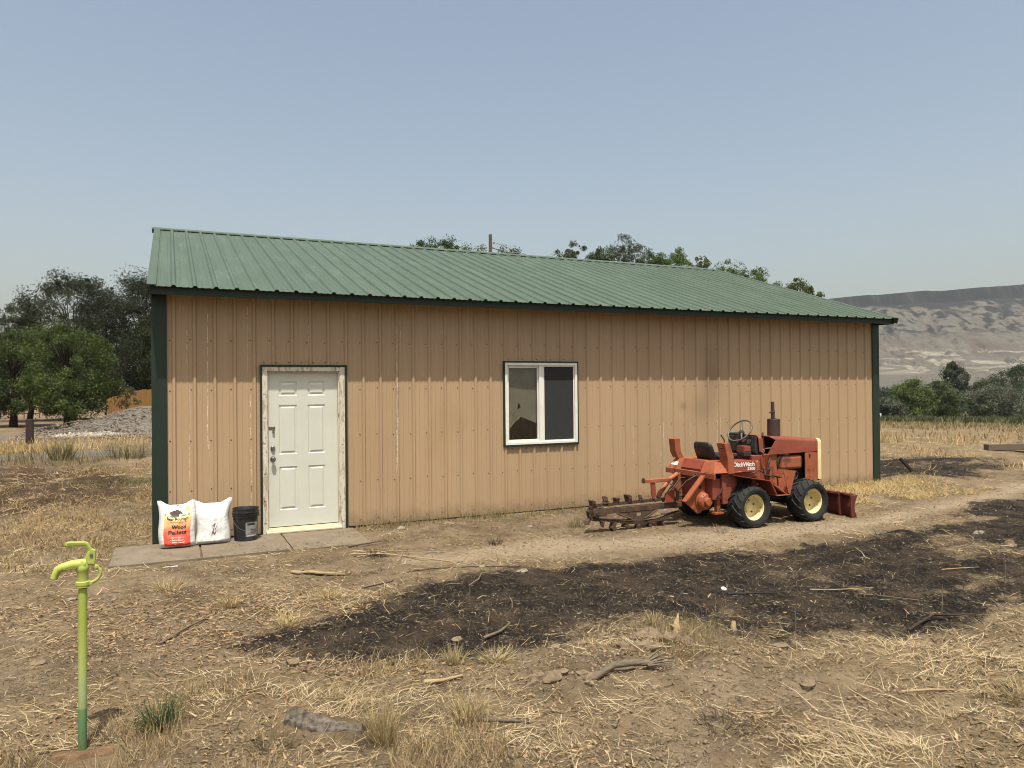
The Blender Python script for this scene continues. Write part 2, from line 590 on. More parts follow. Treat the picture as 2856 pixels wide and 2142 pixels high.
M_RED = mat('sun_faded_orange_red_paint', (0.335, 0.088, 0.038), (0.40, 0.13, 0.062), 4.0, rough=0.55, spec=0.3, c3=(0.13, 0.05, 0.027), s3=7.0, lo3=0.53, hi3=0.66, bump=0.05, bscale=12)
M_RED2 = mat('deep_red_paint', (0.25, 0.055, 0.032), (0.30, 0.080, 0.048), 3.5, rough=0.48, spec=0.35, c3=(0.14, 0.055, 0.035), s3=7.0, lo3=0.55, hi3=0.68)
M_RUST = mat('rusty_digging_steel', (0.075, 0.042, 0.027), (0.12, 0.066, 0.040), 9, rough=0.85, c3=(0.035, 0.024, 0.018), s3=14, lo3=0.5, hi3=0.62, bump=0.4, bscale=40)
M_BLADE = mat('dull_red_blade_paint', (0.12, 0.022, 0.018), (0.16, 0.035, 0.025), 4, rough=0.6, c3=(0.07, 0.03, 0.02), s3=6)
M_MUF = mat('brown_muffler', (0.045, 0.028, 0.024), (0.062, 0.038, 0.03), 6, rough=0.7, bump=0.1)
M_BLACK = mat('black_greasy_steel', (0.018, 0.018, 0.018), (0.045, 0.043, 0.04), 14, rough=0.6, bump=0.25, bscale=60)
M_TYRE = mat('dusty_tyre_rubber', (0.018, 0.018, 0.018), (0.032, 0.031, 0.029), 5, rough=0.8, spec=0.25, c3=(0.075, 0.064, 0.046), s3=6, lo3=0.62, hi3=0.8, bump=0.12, bscale=40)
M_CREAM = mat('cream_wheel_paint', (0.66, 0.56, 0.30), (0.60, 0.49, 0.25), 6, rough=0.45, c3=(0.32, 0.22, 0.10), s3=9, lo3=0.62, hi3=0.72)
M_VINYL = mat('black_vinyl', (0.014, 0.014, 0.014), (0.02, 0.02, 0.02), 8, rough=0.45)
M_WHEELRIM = mat('grey_plastic_steering', (0.13, 0.12, 0.10), (0.10, 0.09, 0.075), 12, rough=0.5)
M_CHROME = mat('scuffed_chrome', (0.62, 0.60, 0.56), (0.30, 0.22, 0.16), 18, rough=0.22, metal=1.0, lo=0.55, hi=0.7)
M_LETTER = mat('white_lettering', (0.74, 0.71, 0.64), (0.62, 0.57, 0.50), 20, rough=0.6)
M_BAG = mat('white_woven_plastic', (0.56, 0.545, 0.51), (0.50, 0.485, 0.45), 5, rough=0.5, bump=0.15, bscale=25)
M_BAGDIRT = mat('white_bag_plastic_soiled', (0.55, 0.54, 0.51), (0.49, 0.48, 0.45), 4, rough=0.5, c3=(0.32, 0.27, 0.20), s3=3.5, lo3=0.63, hi3=0.75, bump=0.15, bscale=25)
M_BUCKET = mat('dusty_black_bucket', (0.016, 0.016, 0.017), (0.03, 0.028, 0.026), 6, rough=0.45, c3=(0.14, 0.115, 0.08), s3=4.5, lo3=0.56, hi3=0.78)
M_LABEL = mat('weathered_paper_label', (0.36, 0.36, 0.33), (0.22, 0.22, 0.21), 18, rough=0.7, c3=(0.48, 0.47, 0.44), s3=7)
M_INK = mat('dark_print', (0.03, 0.022, 0.018), rough=0.6)
M_YEL = mat('yellow_print', (0.62, 0.55, 0.06), rough=0.55)
M_LIME = mat('lime_hydrant_paint', (0.32, 0.37, 0.070), (0.37, 0.41, 0.10), 6, rough=0.45, c3=(0.30, 0.34, 0.09), s3=9, lo3=0.6, hi3=0.75, bump=0.08, bscale=30)
M_BOARD = mat('weathered_split_wood', (0.20, 0.115, 0.055), (0.10, 0.055, 0.028), 12, rough=0.85, stretch=(1, 7, 7), bump=0.5, bscale=25)
M_PALEWOOD = mat('pale_dry_wood', (0.42, 0.31, 0.17), (0.30, 0.21, 0.11), 14, rough=0.85, stretch=(1, 5, 5), bump=0.3)
M_GREYWOOD = mat('grey_driftwood', (0.20, 0.155, 0.105), (0.11, 0.085, 0.06), 14, rough=0.9, stretch=(1, 6, 6), bump=0.6, bscale=25)
M_BARK = mat('split_grey_bark', (0.15, 0.125, 0.096), (0.07, 0.056, 0.042), 30, rough=0.95, lo=0.4, hi=0.6, c3=(0.21, 0.18, 0.145), s3=24, lo3=0.52, hi3=0.66, bump=0.9, bscale=14)
M_CHARWOOD = mat('charred_wood', (0.016, 0.014, 0.013), (0.04, 0.034, 0.03), 20, rough=0.9, bump=0.5)
M_POST = mat('dark_old_post', (0.055, 0.030, 0.022), (0.028, 0.02, 0.016), 8, rough=0.9, stretch=(4, 4, 1), bump=0.4)
M_STONE = mat('dusty_stone', (0.30, 0.255, 0.20), (0.22, 0.18, 0.135), 9, rough=0.9, bump=0.3)
M_CLOD = mat('dry_dirt_clod', (0.27, 0.198, 0.125), (0.17, 0.12, 0.073), 18, rough=0.95, bump=1.0, bscale=45)
M_PLASTIC = mat('white_scrap_plastic', (0.55, 0.55, 0.53), rough=0.4)
M_FENCE = mat('cedar_fence_board', (0.30, 0.155, 0.048), (0.24, 0.12, 0.038), 3, rough=0.8, stretch=(3, 3, 0.5))
M_TREEBARK = mat('tree_bark', (0.055, 0.04, 0.028), (0.03, 0.022, 0.016), 6, rough=0.95, bump=0.5, stretch=(3, 3, 0.7))
M_POLEW = mat('weathered_pole_wood', (0.15, 0.105, 0.072), (0.10, 0.07, 0.05), 3, rough=0.9, stretch=(4, 4, 0.5))
M_WIRE = mat('grey_wire', (0.10, 0.10, 0.10), rough=0.6)
M_LEAF = mat('leaves', (0.06, 0.09, 0.03), rough=0.6, spec=0.25, attr='col', transl=0.28)
M_STRAW = mat('straw', (0.4, 0.3, 0.15), rough=0.75, spec=0.25, attr='col', transl=0.2)
M_CHIPS = mat('chips', (0.3, 0.2, 0.12), rough=0.9, spec=0.15, attr='col')
M_REDGATE = mat('faded_red_gate', (0.24, 0.05, 0.04), rough=0.7)
M_ROAD = mat('worn_asphalt', (0.15, 0.132, 0.11), (0.115, 0.10, 0.083), 4, rough=0.95, c3=(0.20, 0.165, 0.12), s3=1.2, world_coords=True, bump=0.2)
M_MESA = mat('mesa_rock', (0.2, 0.17, 0.14), rough=0.95, spec=0.1, attr='col')


def panel_wear(m, dirt, dmin, dmax, smudge=None):
    """small tone differences from sheet to sheet, splashed mud low on the wall, one old smoke smear"""
    nt = m.node_tree
    N, L = nt.nodes, nt.links
    b = N['Principled BSDF']
    src = b.inputs['Base Color'].links[0].from_socket
    oi = N.new('ShaderNodeObjectInfo')
    mr = N.new('ShaderNodeMapRange')
    mr.inputs['To Min'].default_value = 0.945
    mr.inputs['To Max'].default_value = 1.04
    L.new(oi.outputs['Random'], mr.inputs['Value'])
    hs = N.new('ShaderNodeHueSaturation')
    L.new(mr.outputs[0], hs.inputs['Value'])
    L.new(src, hs.inputs['Color'])
    out = hs.outputs[0]
    g = N.new('ShaderNodeNewGeometry')
    if dirt:
        sp = N.new('ShaderNodeSeparateXYZ')
        L.new(g.outputs['Position'], sp.inputs[0])
        n = N.new('ShaderNodeTexNoise')
        n.inputs['Scale'].default_value = 7
        n.inputs['Detail'].default_value = 8
        n.inputs['Roughness'].default_value = 0.7
        L.new(g.outputs['Position'], n.inputs['Vector'])
        ad = N.new('ShaderNodeMath')
        ad.operation = 'MULTIPLY_ADD'
        L.new(n.outputs[0], ad.inputs[0])
        ad.inputs[1].default_value = -0.55
        L.new(sp.outputs['Z'], ad.inputs[2])
        st = N.new('ShaderNodeMapRange')
        st.inputs['From Min'].default_value = dmin
        st.inputs['From Max'].default_value = dmax
        st.inputs['To Min'].default_value = 0.75
        st.inputs['To Max'].default_value = 0.0
        L.new(ad.outputs[0], st.inputs['Value'])
        mx = N.new('ShaderNodeMix')
        mx.data_type = 'RGBA'
        L.new(st.outputs[0], mx.inputs[0])
        L.new(out, mx.inputs[6])
        mx.inputs[7].default_value = (*dirt, 1)
        out = mx.outputs[2]
    for (c, sx, sz, amt) in smudge or ():
        mp = N.new('ShaderNodeMapping')
        mp.vector_type = 'POINT'
        mp.inputs['Location'].default_value = (-c[0] / sx, 0, -c[1] / sz)
        mp.inputs['Scale'].default_value = (1 / sx, 0, 1 / sz)
        L.new(g.outputs['Position'], mp.inputs['Vector'])
        ln = N.new('ShaderNodeVectorMath')
        ln.operation = 'LENGTH'
        L.new(mp.outputs[0], ln.inputs[0])
        st = N.new('ShaderNodeMapRange')
        st.interpolation_type = 'SMOOTHSTEP'
        st.inputs['From Min'].default_value = 0.0
        st.inputs['From Max'].default_value = 1.0
        st.inputs['To Min'].default_value = amt
        st.inputs['To Max'].default_value = 0.0
        L.new(ln.outputs['Value'], st.inputs['Value'])
        mx = N.new('ShaderNodeMix')
        mx.data_type = 'RGBA'
        L.new(st.outputs[0], mx.inputs[0])
        L.new(out, mx.inputs[6])
        mx.inputs[7].default_value = (0.10, 0.062, 0.04, 1)
        out = mx.outputs[2]
    L.new(out, b.inputs['Base Color'])


panel_wear(M_TAN, (0.19, 0.135, 0.08), -0.26, -0.06, (((8.30, 2.0), 0.30, 0.80, 0.36), ((8.10, 1.46), 0.34, 0.34, 0.26), ((7.72, 1.50), 0.12, 0.12, 0.36)))
panel_wear(M_ROOF, None, 0, 0)
M_GROUND = ground_material()


def glass_material():
    m = bpy.data.materials.new('window_glass')
    m.use_nodes = True
    nt = m.node_tree
    nt.nodes.clear()
    o = nt.nodes.new('ShaderNodeOutputMaterial')
    t = nt.nodes.new('ShaderNodeBsdfTransparent')
    t.inputs['Color'].default_value = (0.86, 0.88, 0.86, 1)
    gl = nt.nodes.new('ShaderNodeBsdfGlossy')
    gl.inputs['Roughness'].default_value = 0.03
    lw = nt.nodes.new('ShaderNodeLayerWeight')
    lw.inputs['Blend'].default_value = 0.5
    pw = nt.nodes.new('ShaderNodeMath')
    pw.operation = 'POWER'
    pw.inputs[1].default_value = 5
    nt.links.new(lw.outputs['Facing'], pw.inputs[0])
    fr = nt.nodes.new('ShaderNodeMath')
    fr.operation = 'MULTIPLY_ADD'
    fr.inputs[1].default_value = 0.9
    fr.inputs[2].default_value = 0.05
    nt.links.new(pw.outputs[0], fr.inputs[0])
    mx = nt.nodes.new('ShaderNodeMixShader')
    nt.links.new(fr.outputs[0], mx.inputs[0])
    nt.links.new(t.outputs[0], mx.inputs[1])
    nt.links.new(gl.outputs[0], mx.inputs[2])
    nt.links.new(mx.outputs[0], o.inputs['Surface'])
    return m


M_GLASS = glass_material()

# ------------------------------------------------------------------ the ground
def axis(lo, hi, step, far_lo, far_hi, g=1.13):
    core = np.arange(lo, hi + 1e-6, step)
    a, s = [], step
    x = lo
    while x > far_lo:
        s *= g
        x -= s
        a.append(max(x, far_lo))
    b, s = [], step
    x = hi
    while x < far_hi:
        s *= g
        x += s
        b.append(min(x, far_hi))
    return np.concatenate([np.array(a[::-1]), core, np.array(b)])


gx = axis(-2.4, 12.6, 0.042, -3200, 3200)
gy = axis(-7.9, 0.4, 0.042, -3200, 3200)
GX, GY = np.meshgrid(gx, gy)
fx, fy = GX.ravel(), GY.ravel()
nz = height(fx, fy)
nx_, ny_ = len(gx), len(gy)
ii = np.arange(nx_ * ny_).reshape(ny_, nx_)
quads = np.stack([ii[:-1, :-1], ii[:-1, 1:], ii[1:, 1:], ii[1:, :-1]], -1).reshape(-1, 4)
ground = fast_mesh('ground', np.stack([fx, fy, nz], 1), quads, None, M_GROUND, smooth=True)
tag(ground, 'dry trampled dirt and straw ground with a scorched black patch', 'ground', kind='structure')
dcam = np.hypot(fx - 0.18, fy + 9.79)
layers = {
    'char': burn_amount(fx, fy),
    'straw': straw_amount(fx, fy),
    'bare': np.maximum(sstep(-0.1, 0.4, poly_sd(fx, fy, BARE) + 0.5 * (fbm(fx, fy, 1.5, 3, 71) - 0.5)),
                       sstep(0.5, 0.1, np.hypot((fx - 7.85) / 1.0, (fy + 3.85) / 0.7))),
    'gravel': sstep(-0.3, 0.8, poly_sd(fx, fy, GRAVEL) + 1.5 * (fbm(fx, fy, 0.8, 3, 73) - 0.5)),
    'brown': sstep(-0.4, 0.8, poly_sd(fx, fy, BROWN) + 2.2 * (fbm(fx, fy, 0.6, 3, 75) - 0.5)),
    'green': sstep(38, 60, dcam) * sstep(18, 30, fx) * 0.9 + 0.55 * sstep(0.62, 0.72, fbm(fx, fy, 0.9, 3, 77)) * sstep(0.0, -0.6, fx) * sstep(-1, 1, fy) * sstep(9, 6, fy),
}
for k, a in layers.items():
    at_ = ground.data.attributes.new(k, 'FLOAT', 'POINT')
    at_.data.foreach_set('value', np.clip(a, 0, 1).astype(np.float32))

# the lane behind the shed
rx = np.linspace(-140, 7.5, 120)
rd = MB()
for i in range(len(rx) - 1):
    rd.add([(rx[i], 13.45, 0.012), (rx[i + 1], 13.45, 0.012), (rx[i + 1], 16.1, 0.012), (rx[i], 16.1, 0.012)], [(0, 1, 2, 3)])
tag(rd.build('road', M_ROAD), 'narrow worn asphalt lane beyond the dry lawn', 'road', kind='structure')

# ------------------------------------------------------------------ the shed
LX, WY = 12.19, 9.144
EAVE_Z, SLOPE, OV = 3.012, 0.3295, 0.40
RIDGE_Y = WY / 2
RIB = 0.2286
RIB0 = 0.2211 - RIB
shed = empty('metal_shed', (0, 0, 0), 'long tan metal shed with a green ribbed roof, white door and one window', 'shed')
DOOR = (1.200, 2.284, -0.05, 2.132)
WIN = (4.532, 5.757, 0.967, 2.203)


def rib_profile(x0, x1, h=0.023, wb=0.027, wt=0.012, minor=0.004):
    """(x, outward) points between x0 and x1 for a ribbed sheet"""
    pts = []
    k = math.floor((x0 - RIB0) / RIB) - 1
    while RIB0 + k * RIB < x1 + RIB:
        c = RIB0 + k * RIB
        for dx, d in ((-wb, 0), (-wt, h), (wt, h), (wb, 0)):
            pts.append((c + dx, d))
        for q in (1 / 3, 2 / 3):
            for dx, d in ((-0.014, 0), (-0.005, minor), (0.005, minor), (0.014, 0)):
                pts.append((c + RIB * q + dx, d))
        k += 1

    def ev(x):
        for (a, da), (b, db) in zip(pts, pts[1:]):
            if a <= x <= b:
                return da + (db - da) * (x - a) / (b - a + 1e-9)
        return 0
    out = [(x0, ev(x0))] + [(x, d) for x, d in pts if x0 + 1e-4 < x < x1 - 1e-4] + [(x1, ev(x1))]
    return out, ev


def wall_strips(mb, x0, x1, z0, z1, holes, yfun):
    pts, ev = rib_profile(x0, x1)
    xs = [p[0] for p in pts] + [h for H in holes for h in H[:2] if x0 < h < x1]
    xs = sorted(set(round(x, 5) for x in xs))
    for a, b in zip(xs, xs[1:]):
        m = (a + b) / 2
        spans = [(z0, z1)]
        for H in holes:
            if H[0] < m < H[1]:
                spans = [(p, q) for s, e in spans for p, q in ((s, min(e, H[2])), (max(s, H[3]), e)) if q - p > 1e-3]
        for p, q in spans:
            mb.add([yfun(a, ev(a), p), yfun(b, ev(b), p), yfun(b, ev(b), q), yfun(a, ev(a), q)], [(0, 1, 2, 3)])


x = RIB0 - 2 * RIB
while x < LX - 0.05:
    a, b = max(x + 0.0, 0.0), min(x + 4 * RIB, LX)
    if b - a > 0.03:
        mb = MB()
        wall_strips(mb, a, b, 0.02, 3.12, (DOOR, WIN), lambda X, d, z: (X, -d, z))
        mb.build('wall_panel', M_TAN, shed)
    x += 4 * RIB
# gable ends and back wall
for xg, sg in ((0.0, 1), (LX, -1)):
    mb = MB()
    ys = np.linspace(0.001, WY, 81)
    for a, b in zip(ys, ys[1:]):
        da = 0.019 if int(a / 0.1143) % 2 else 0.0
        za, zb = (EAVE_Z - 0.05 + SLOPE * (OV + min(q, WY - q)) for q in (a, b))
        X = xg + sg * (0.02 - da)
        mb.add([(X, a, 0.02), (X, b, 0.02), (X, b, zb), (X, a, za)], [(0, 1, 2, 3)])
    mb.build('gable_wall', M_TAN, shed)
mb = MB()
pts, ev = rib_profile(0.0, LX)
for (a, da), (b, db) in zip(pts, pts[1:]):
    mb.add([(a, WY + da, 0.02), (b, WY + db, 0.02), (b, WY + db, 3.12), (a, WY + da, 3.12)], [(0, 1, 2, 3)])
mb.build('back_wall', M_TAN, shed)
mb = MB()
mb.box(0.03, LX - 0.03, 0.03, WY - 0.03, -0.05, 0.03)
mb.build('concrete_floor', M_DARKIN, shed)
# foundation skirt line under the sheets
MB().box(0.02, 1.19, 0.004, 0.05, -0.06, 0.019).box(2.30, LX - 0.02, 0.004, 0.05, -0.06, 0.019).build('footing', M_POST, shed)

# roof sheets
RX0, RX1 = -0.035, LX + 0.045
nrm = Vector((0, -SLOPE, 1)).normalized()


def roof_pt(X, d, t):
    """t: 0 at the eave, 1 at the ridge"""
    y = -OV + t * (RIDGE_Y + OV)
    p = Vector((X, y, EAVE_Z + SLOPE * (y + OV))) + nrm * d
    return tuple(p)


x = RIB0 - 2 * RIB
while x < RX1 - 0.02:
    a, b = max(x, RX0), min(x + 4 * RIB, RX1)
    if b - a > 0.03:
        mb = MB()
        pts, ev = rib_profile(a, b, h=0.023, wb=0.031, wt=0.013, minor=0.004)
        for (p, dp), (q, dq) in zip(pts, pts[1:]):
            mb.add([roof_pt(p, dp, 0), roof_pt(q, dq, 0), roof_pt(q, dq, 1), roof_pt(p, dp, 1)], [(0, 1, 2, 3)])
            mb.add([roof_pt(p, dp - 0.004, 0), roof_pt(q, dq - 0.004, 0), roof_pt(q, dq, 0), roof_pt(p, dp, 0)], [(0, 1, 2, 3)])
        mb.build('roof_panel', M_ROOF, shed)
    x += 4 * RIB
mb = MB()
pts, ev = rib_profile(RX0, RX1, h=0.02, wb=0.032, wt=0.013, minor=0.0)
for (p, dp), (q, dq) in zip(pts, pts[1:]):
    zr, ze = EAVE_Z + SLOPE * (RIDGE_Y + OV), EAVE_Z
    mb.add([(p, RIDGE_Y, zr + dp), (q, RIDGE_Y, zr + dq), (q, WY + OV, ze + dq), (p, WY + OV, ze + dp)], [(0, 1, 2, 3)])
mb.build('back_roof_slope', M_ROOF, shed)
# unseen sheet added under the roof so that no light enters through the gaps
mb = MB()
zr = EAVE_Z + SLOPE * (RIDGE_Y + OV)
mb.add([(0, -0.30, EAVE_Z + 0.022), (LX, -0.30, EAVE_Z + 0.022), (LX, RIDGE_Y, zr - 0.03), (0, RIDGE_Y, zr - 0.03), (LX, WY + 0.30, EAVE_Z + 0.022), (0, WY + 0.30, EAVE_Z + 0.022)], [(0, 1, 2, 3), (3, 2, 4, 5)])
mb.build('roof_light_block', M_TRIM, shed)
# ridge cap
mb = MB()
zr = EAVE_Z + SLOPE * (RIDGE_Y + OV) + 0.028
mb.prism([(RIDGE_Y - 0.17, zr - 0.17 * SLOPE - 0.012), (RIDGE_Y - 0.17, zr - 0.17 * SLOPE), (RIDGE_Y, zr + 0.004), (RIDGE_Y + 0.17, zr - 0.17 * SLOPE), (RIDGE_Y + 0.17, zr - 0.17 * SLOPE - 0.012), (RIDGE_Y, zr - 0.010)], 'x', RX0 - 0.06, RX1 + 0.03)
mb.build('ridge_cap', M_ROOF, shed)
# rake trim: left one laps onto the roof face
for xa, xb, nm in ((RX0 - 0.022, RX0 + 0.075, 'rake_trim'), (RX1 - 0.075, RX1 + 0.022, 'rake_trim')):
    mb = MB()
    e0, e1 = roof_pt(0, 0.024, -0.002), roof_pt(0, 0.024, 1.0)
    f0, f1 = roof_pt(0, -0.085, -0.002), roof_pt(0, -0.085, 1.0)
    mb.prism([(e0[1], e0[2]), (e1[1], e1[2]), (e1[1], e1[2] - 0.003), (e0[1], e0[2] - 0.003)], 'x', xa, xb)
    xo = (xa, xa + 0.004) if xa < 1 else (xb - 0.004, xb)
    mb.prism([(e0[1], e0[2] - 0.004), (e1[1], e1[2] - 0.004), (f1[1], f1[2]), (f0[1], f0[2])], 'x', *xo)
    mb.build(nm, M_ROOF, shed)
# eave fascia
MB().box(-0.03, RX1 + 0.018, -0.325, -0.305, 2.928, EAVE_Z + 0.020).build('fascia', M_TRIM, shed)
MB().box(-0.03, -0.012, -0.305, 0.0, 2.928, 3.0).build('eave_return', M_TRIM, shed)
MB().box(LX + 0.02, LX + 0.05, -0.305, 0.0, 2.928, 3.0).build('eave_return', M_TRIM, shed)
# corner posts
MB().box(-0.022, 0.146, -0.030, -0.0215, -0.01, 3.02).box(-0.022, -0.012, -0.0215, 0.14, -0.01, 3.02).build('corner_trim', M_TRIM, shed, bevel=0.003)
MB().box(LX - 0.15, LX + 0.022, -0.030, -0.0215, 0.01, 3.02).box(LX + 0.012, LX + 0.022, -0.0215, 0.14, 0.01, 3.02).build('corner_trim', M_TRIM, shed, bevel=0.003)

# screws
mb = MB()


def screw(p, ax, r=0.0075, h=0.006):
    mb.lathe([(r * 1.25, 0), (r, h * 0.5), (r * 0.55, h), (0.0001, h)], p, ax, 6)


n_r = int(LX / RIB)
for k in range(n_r + 1):
    X = RIB0 + k * RIB - 0.045
    if X < 0.16 or X > LX - 0.17:
        continue
    for z in (0.10, 0.61, 1.215, 1.826, 2.43):
        zz = z + random.uniform(-0.012, 0.012)
        xx = X + random.uniform(-0.006, 0.006)
        if DOOR[0] - 0.03 < xx < DOOR[1] + 0.03 and zz < DOOR[3] + 0.03:
            continue
        if WIN[0] - 0.03 < xx < WIN[1] + 0.03 and WIN[2] - 0.03 < zz < WIN[3] + 0.03:
            continue
        screw((xx, 0, zz), (0, -1, 0))
for X in np.arange(4.62, 5.75, RIB):
    screw((X, 0, 2.235), (0, -1, 0))
    screw((X + 0.05, 0, 0.935), (0, -1, 0))
for X in np.arange(1.25, 2.3, RIB / 1.5):
    screw((X, 0, 2.165), (0, -1, 0))
tag(mb.build('wall_screw', M_SCREW, shed), kind='stuff')
mb = MB()
for k in range(0, n_r + 1):
    X = RIB0 + k * RIB + 0.05
    if X < 0.05 or X > LX:
        continue
    for t in (0.015, 0.12, 0.24, 0.36, 0.48, 0.6, 0.72, 0.84, 0.95):
        p = roof_pt(X + random.uniform(-.006, .006), 0, t + random.uniform(-.004, .004))
        screw(p, nrm, 0.007, 0.005)
tag(mb.build('roof_screw', M_SCREW, shed), kind='stuff')

# pale dropping streaks and rust-brown drips on the sheets
STREAKS = [(0.36, 1.95, 2.55, .6), (0.395, .55, 1.9, .5), (0.60, 1.1, 2.75, 1), (0.615, .6, 1.3, .5), (1.085, .55, 1.75, 1.1), (1.06, 2.05, 2.85, .8), (1.095, .35, .62, .8), (1.80, 2.25, 2.75, 1), (1.78, 2.2, 2.35, .7), (2.95, 1.0, 2.7, .7), (2.97, .7, 1.9, 1.0), (2.945, .45, .9, .6), (3.02, 2.2, 2.6, .5), (6.75, .70, 1.18, .8), (7.03, .52, .9, .5), (7.28, .55, 1.2, 1), (7.33, .30, 1.1, .8), (7.31, .9, 1.25, .9), (7.87, .75, 1.22, .7), (8.42, .6, 1.95, .7), (8.45, .9, 1.5, .5), (8.36, 2.2, 2.7, .5), (10.2, .85, 1.4, .6), (11.15, .55, 1.2, .5), (5.5, 2.5, 2.85, .4), (6.3, 2.55, 2.8, .4), (9.3, 2.4, 2.85, .4), (4.0, 2.35, 2.75, .35), (6.15, .15, .5, .5), (3.62, 2.5, 2.7, .4)]
mb = MB()
for (X, za, zb, w) in STREAKS:
    pts, ev = rib_profile(X - 0.06, X + 0.06)
    z = zb
    rr = random.Random(int(X * 1000 + za * 77))
    xx = X
    while z > za:
        h = rr.uniform(0.02, 0.10)
        if rr.random() < 0.8:
            wd = w * rr.uniform(0.0018, 0.0062)
            x1 = xx + rr.uniform(-0.003, 0.003)
            y0, y1 = -ev(xx) - 0.0012, -ev(x1) - 0.0012
            z1 = max(za, z - h)
            w2 = wd * rr.uniform(0.4, 1.2)
            mb.add([(xx - wd, y0, z), (xx + wd, y0, z), (x1 + w2, y1, z1), (x1 - w2, y1, z1)], [(0, 1, 2, 3)])
            xx = x1
        z -= h * rr.uniform(0.9, 1.25)
tag(mb.build('dropping_streak', M_DROP, shed), kind='stuff')

# door frame: green edge strip, peeling brick moulding, sill
MB().box(1.198, 1.224, -0.036, 0.0, 0.0, 2.133).box(2.256, 2.286, -0.036, 0.0, 0.0, 2.133).box(1.224, 2.256, -0.036, 0.0, 2.108, 2.134).build('door_edge_trim', M_TRIM, shed)
df = MB()
df.box(1.224, 1.287, -0.030, 0.03, 0.0, 2.108).box(2.186, 2.256, -0.030, 0.03, 0.0, 2.108).box(1.287, 2.186, -0.030, 0.03, 2.052, 2.108)
dfo = df.build('door_frame', M_PEEL, shed, bevel=0.004)
MB().box(1.287, 1.297, 0.0, 0.13, 0.03, 2.045).box(2.172, 2.186, -0.005, 0.13, 0.03, 2.045).box(1.297, 2.172, 0.0, 0.13, 2.036, 2.052).build('door_jamb', M_PEEL, shed)
MB().prism([(-0.075, 0.012), (0.13, 0.012), (0.13, 0.078), (0.0, 0.07), (-0.075, 0.03)], 'x', 1.262, 2.205).build('door_sill', M_SILL, shed, bevel=0.003)
# loose splits of moulding on the right hand
for k, (z0, z1) in enumerate(((0.1, 0.38), (0.38, 0.72), (0.72, 1.1), (1.1, 1.42), (1.42, 1.72), (1.72, 2.05))):
    MB().box(2.205 + 0.004 * (k % 2), 2.236, -0.0355, -0.0302, z0, z1 - 0.012).build('moulding_split', M_PEEL, shed)
    MB().box(1.236, 1.268 - 0.004 * (k % 2), -0.0355, -0.0302, z0 + 0.05, z1 + 0.02).build('moulding_split', M_PEEL, shed)

# six-panel door
YD = 0.035
DX0, DX1, DZ0, DZ1 = 1.298, 2.171, 0.082, 2.035
pans = [(1.430, 1.658, 1.742, 1.923), (1.790, 2.010, 1.742, 1.923), (1.430, 1.656, 0.998, 1.624), (1.790, 2.010, 0.998, 1.624), (1.432, 1.655, 0.290, 0.840), (1.795, 2.010, 0.290, 0.840)]
mb = MB()
xs = sorted({DX0, DX1, *[q for p in pans for q in p[:2]]})
zs = sorted({DZ0, DZ1, *[q for p in pans for q in p[2:]]})
for a, b in zip(xs, xs[1:]):
    for c, d in zip(zs, zs[1:]):
        mx, mz = (a + b) / 2, (c + d) / 2
        if any(p[0] < mx < p[1] and p[2] < mz < p[3] for p in pans):
            continue
        mb.add([(a, YD, c), (b, YD, c), (b, YD, d), (a, YD, d)], [(0, 1, 2, 3)])
mb.box(DX0, DX1, YD + 0.02, YD + 0.045, DZ0, DZ1)
mb.box(DX0, DX0 + 0.002, YD + 0.0005, YD + 0.02, DZ0, DZ1)
door = mb.build('door', M_DOOR, shed)
for p in pans:
    mb = MB()
    rings = []
    for ins, dep in ((0, 0), (0.010, 0.009), (0.020, 0.009), (0.038, 0.0005), (0.042, 0.0)):
        rings.append([(p[0] + ins, YD + dep, p[2] + ins), (p[1] - ins, YD + dep, p[2] + ins), (p[1] - ins, YD + dep, p[3] - ins), (p[0] + ins, YD + dep, p[3] - ins)])
    vs = [v for r_ in rings for v in r_]
    fs = [(i * 4 + k, i * 4 + (k + 1) % 4, (i + 1) * 4 + (k + 1) % 4, (i + 1) * 4 + k) for i in range(len(rings) - 1) for k in range(4)]
    fs.append(tuple(len(vs) - 4 + k for k in range(4)))
    mb.add(vs, fs)
    mb.build('door_panel', M_DOOR, door)
MB().lathe([(0.034, 0), (0.034, 0.006), (0.014, 0.010), (0.013, 0.03), (0.028, 0.038), (0.031, 0.055), (0.022, 0.068), (0.0001, 0.070)], (1.355, YD, 0.944), (0, -1, 0), 20).build('door_knob', M_METAL, door, smooth=40)
MB().lathe([(0.030, 0), (0.029, 0.012), (0.020, 0.020), (0.018, 0.026), (0.0001, 0.026)], (1.355, YD, 1.078), (0, -1, 0), 20).build('deadbolt', M_METAL, door, smooth=40)
hs = MB()
hs.box(1.300, 1.385, YD - 0.006, YD - 0.0005, 1.318, 1.352)
hs.torus((1.362, YD - 0.014, 1.335), (1, 0, 0.2), 0.015, 0.004, 14, 6)
hs.box(1.348, 1.376, YD - 0.026, YD - 0.008, 1.278, 1.318)
hs.build('hasp_with_padlock', M_METAL, door, bevel=0.002)

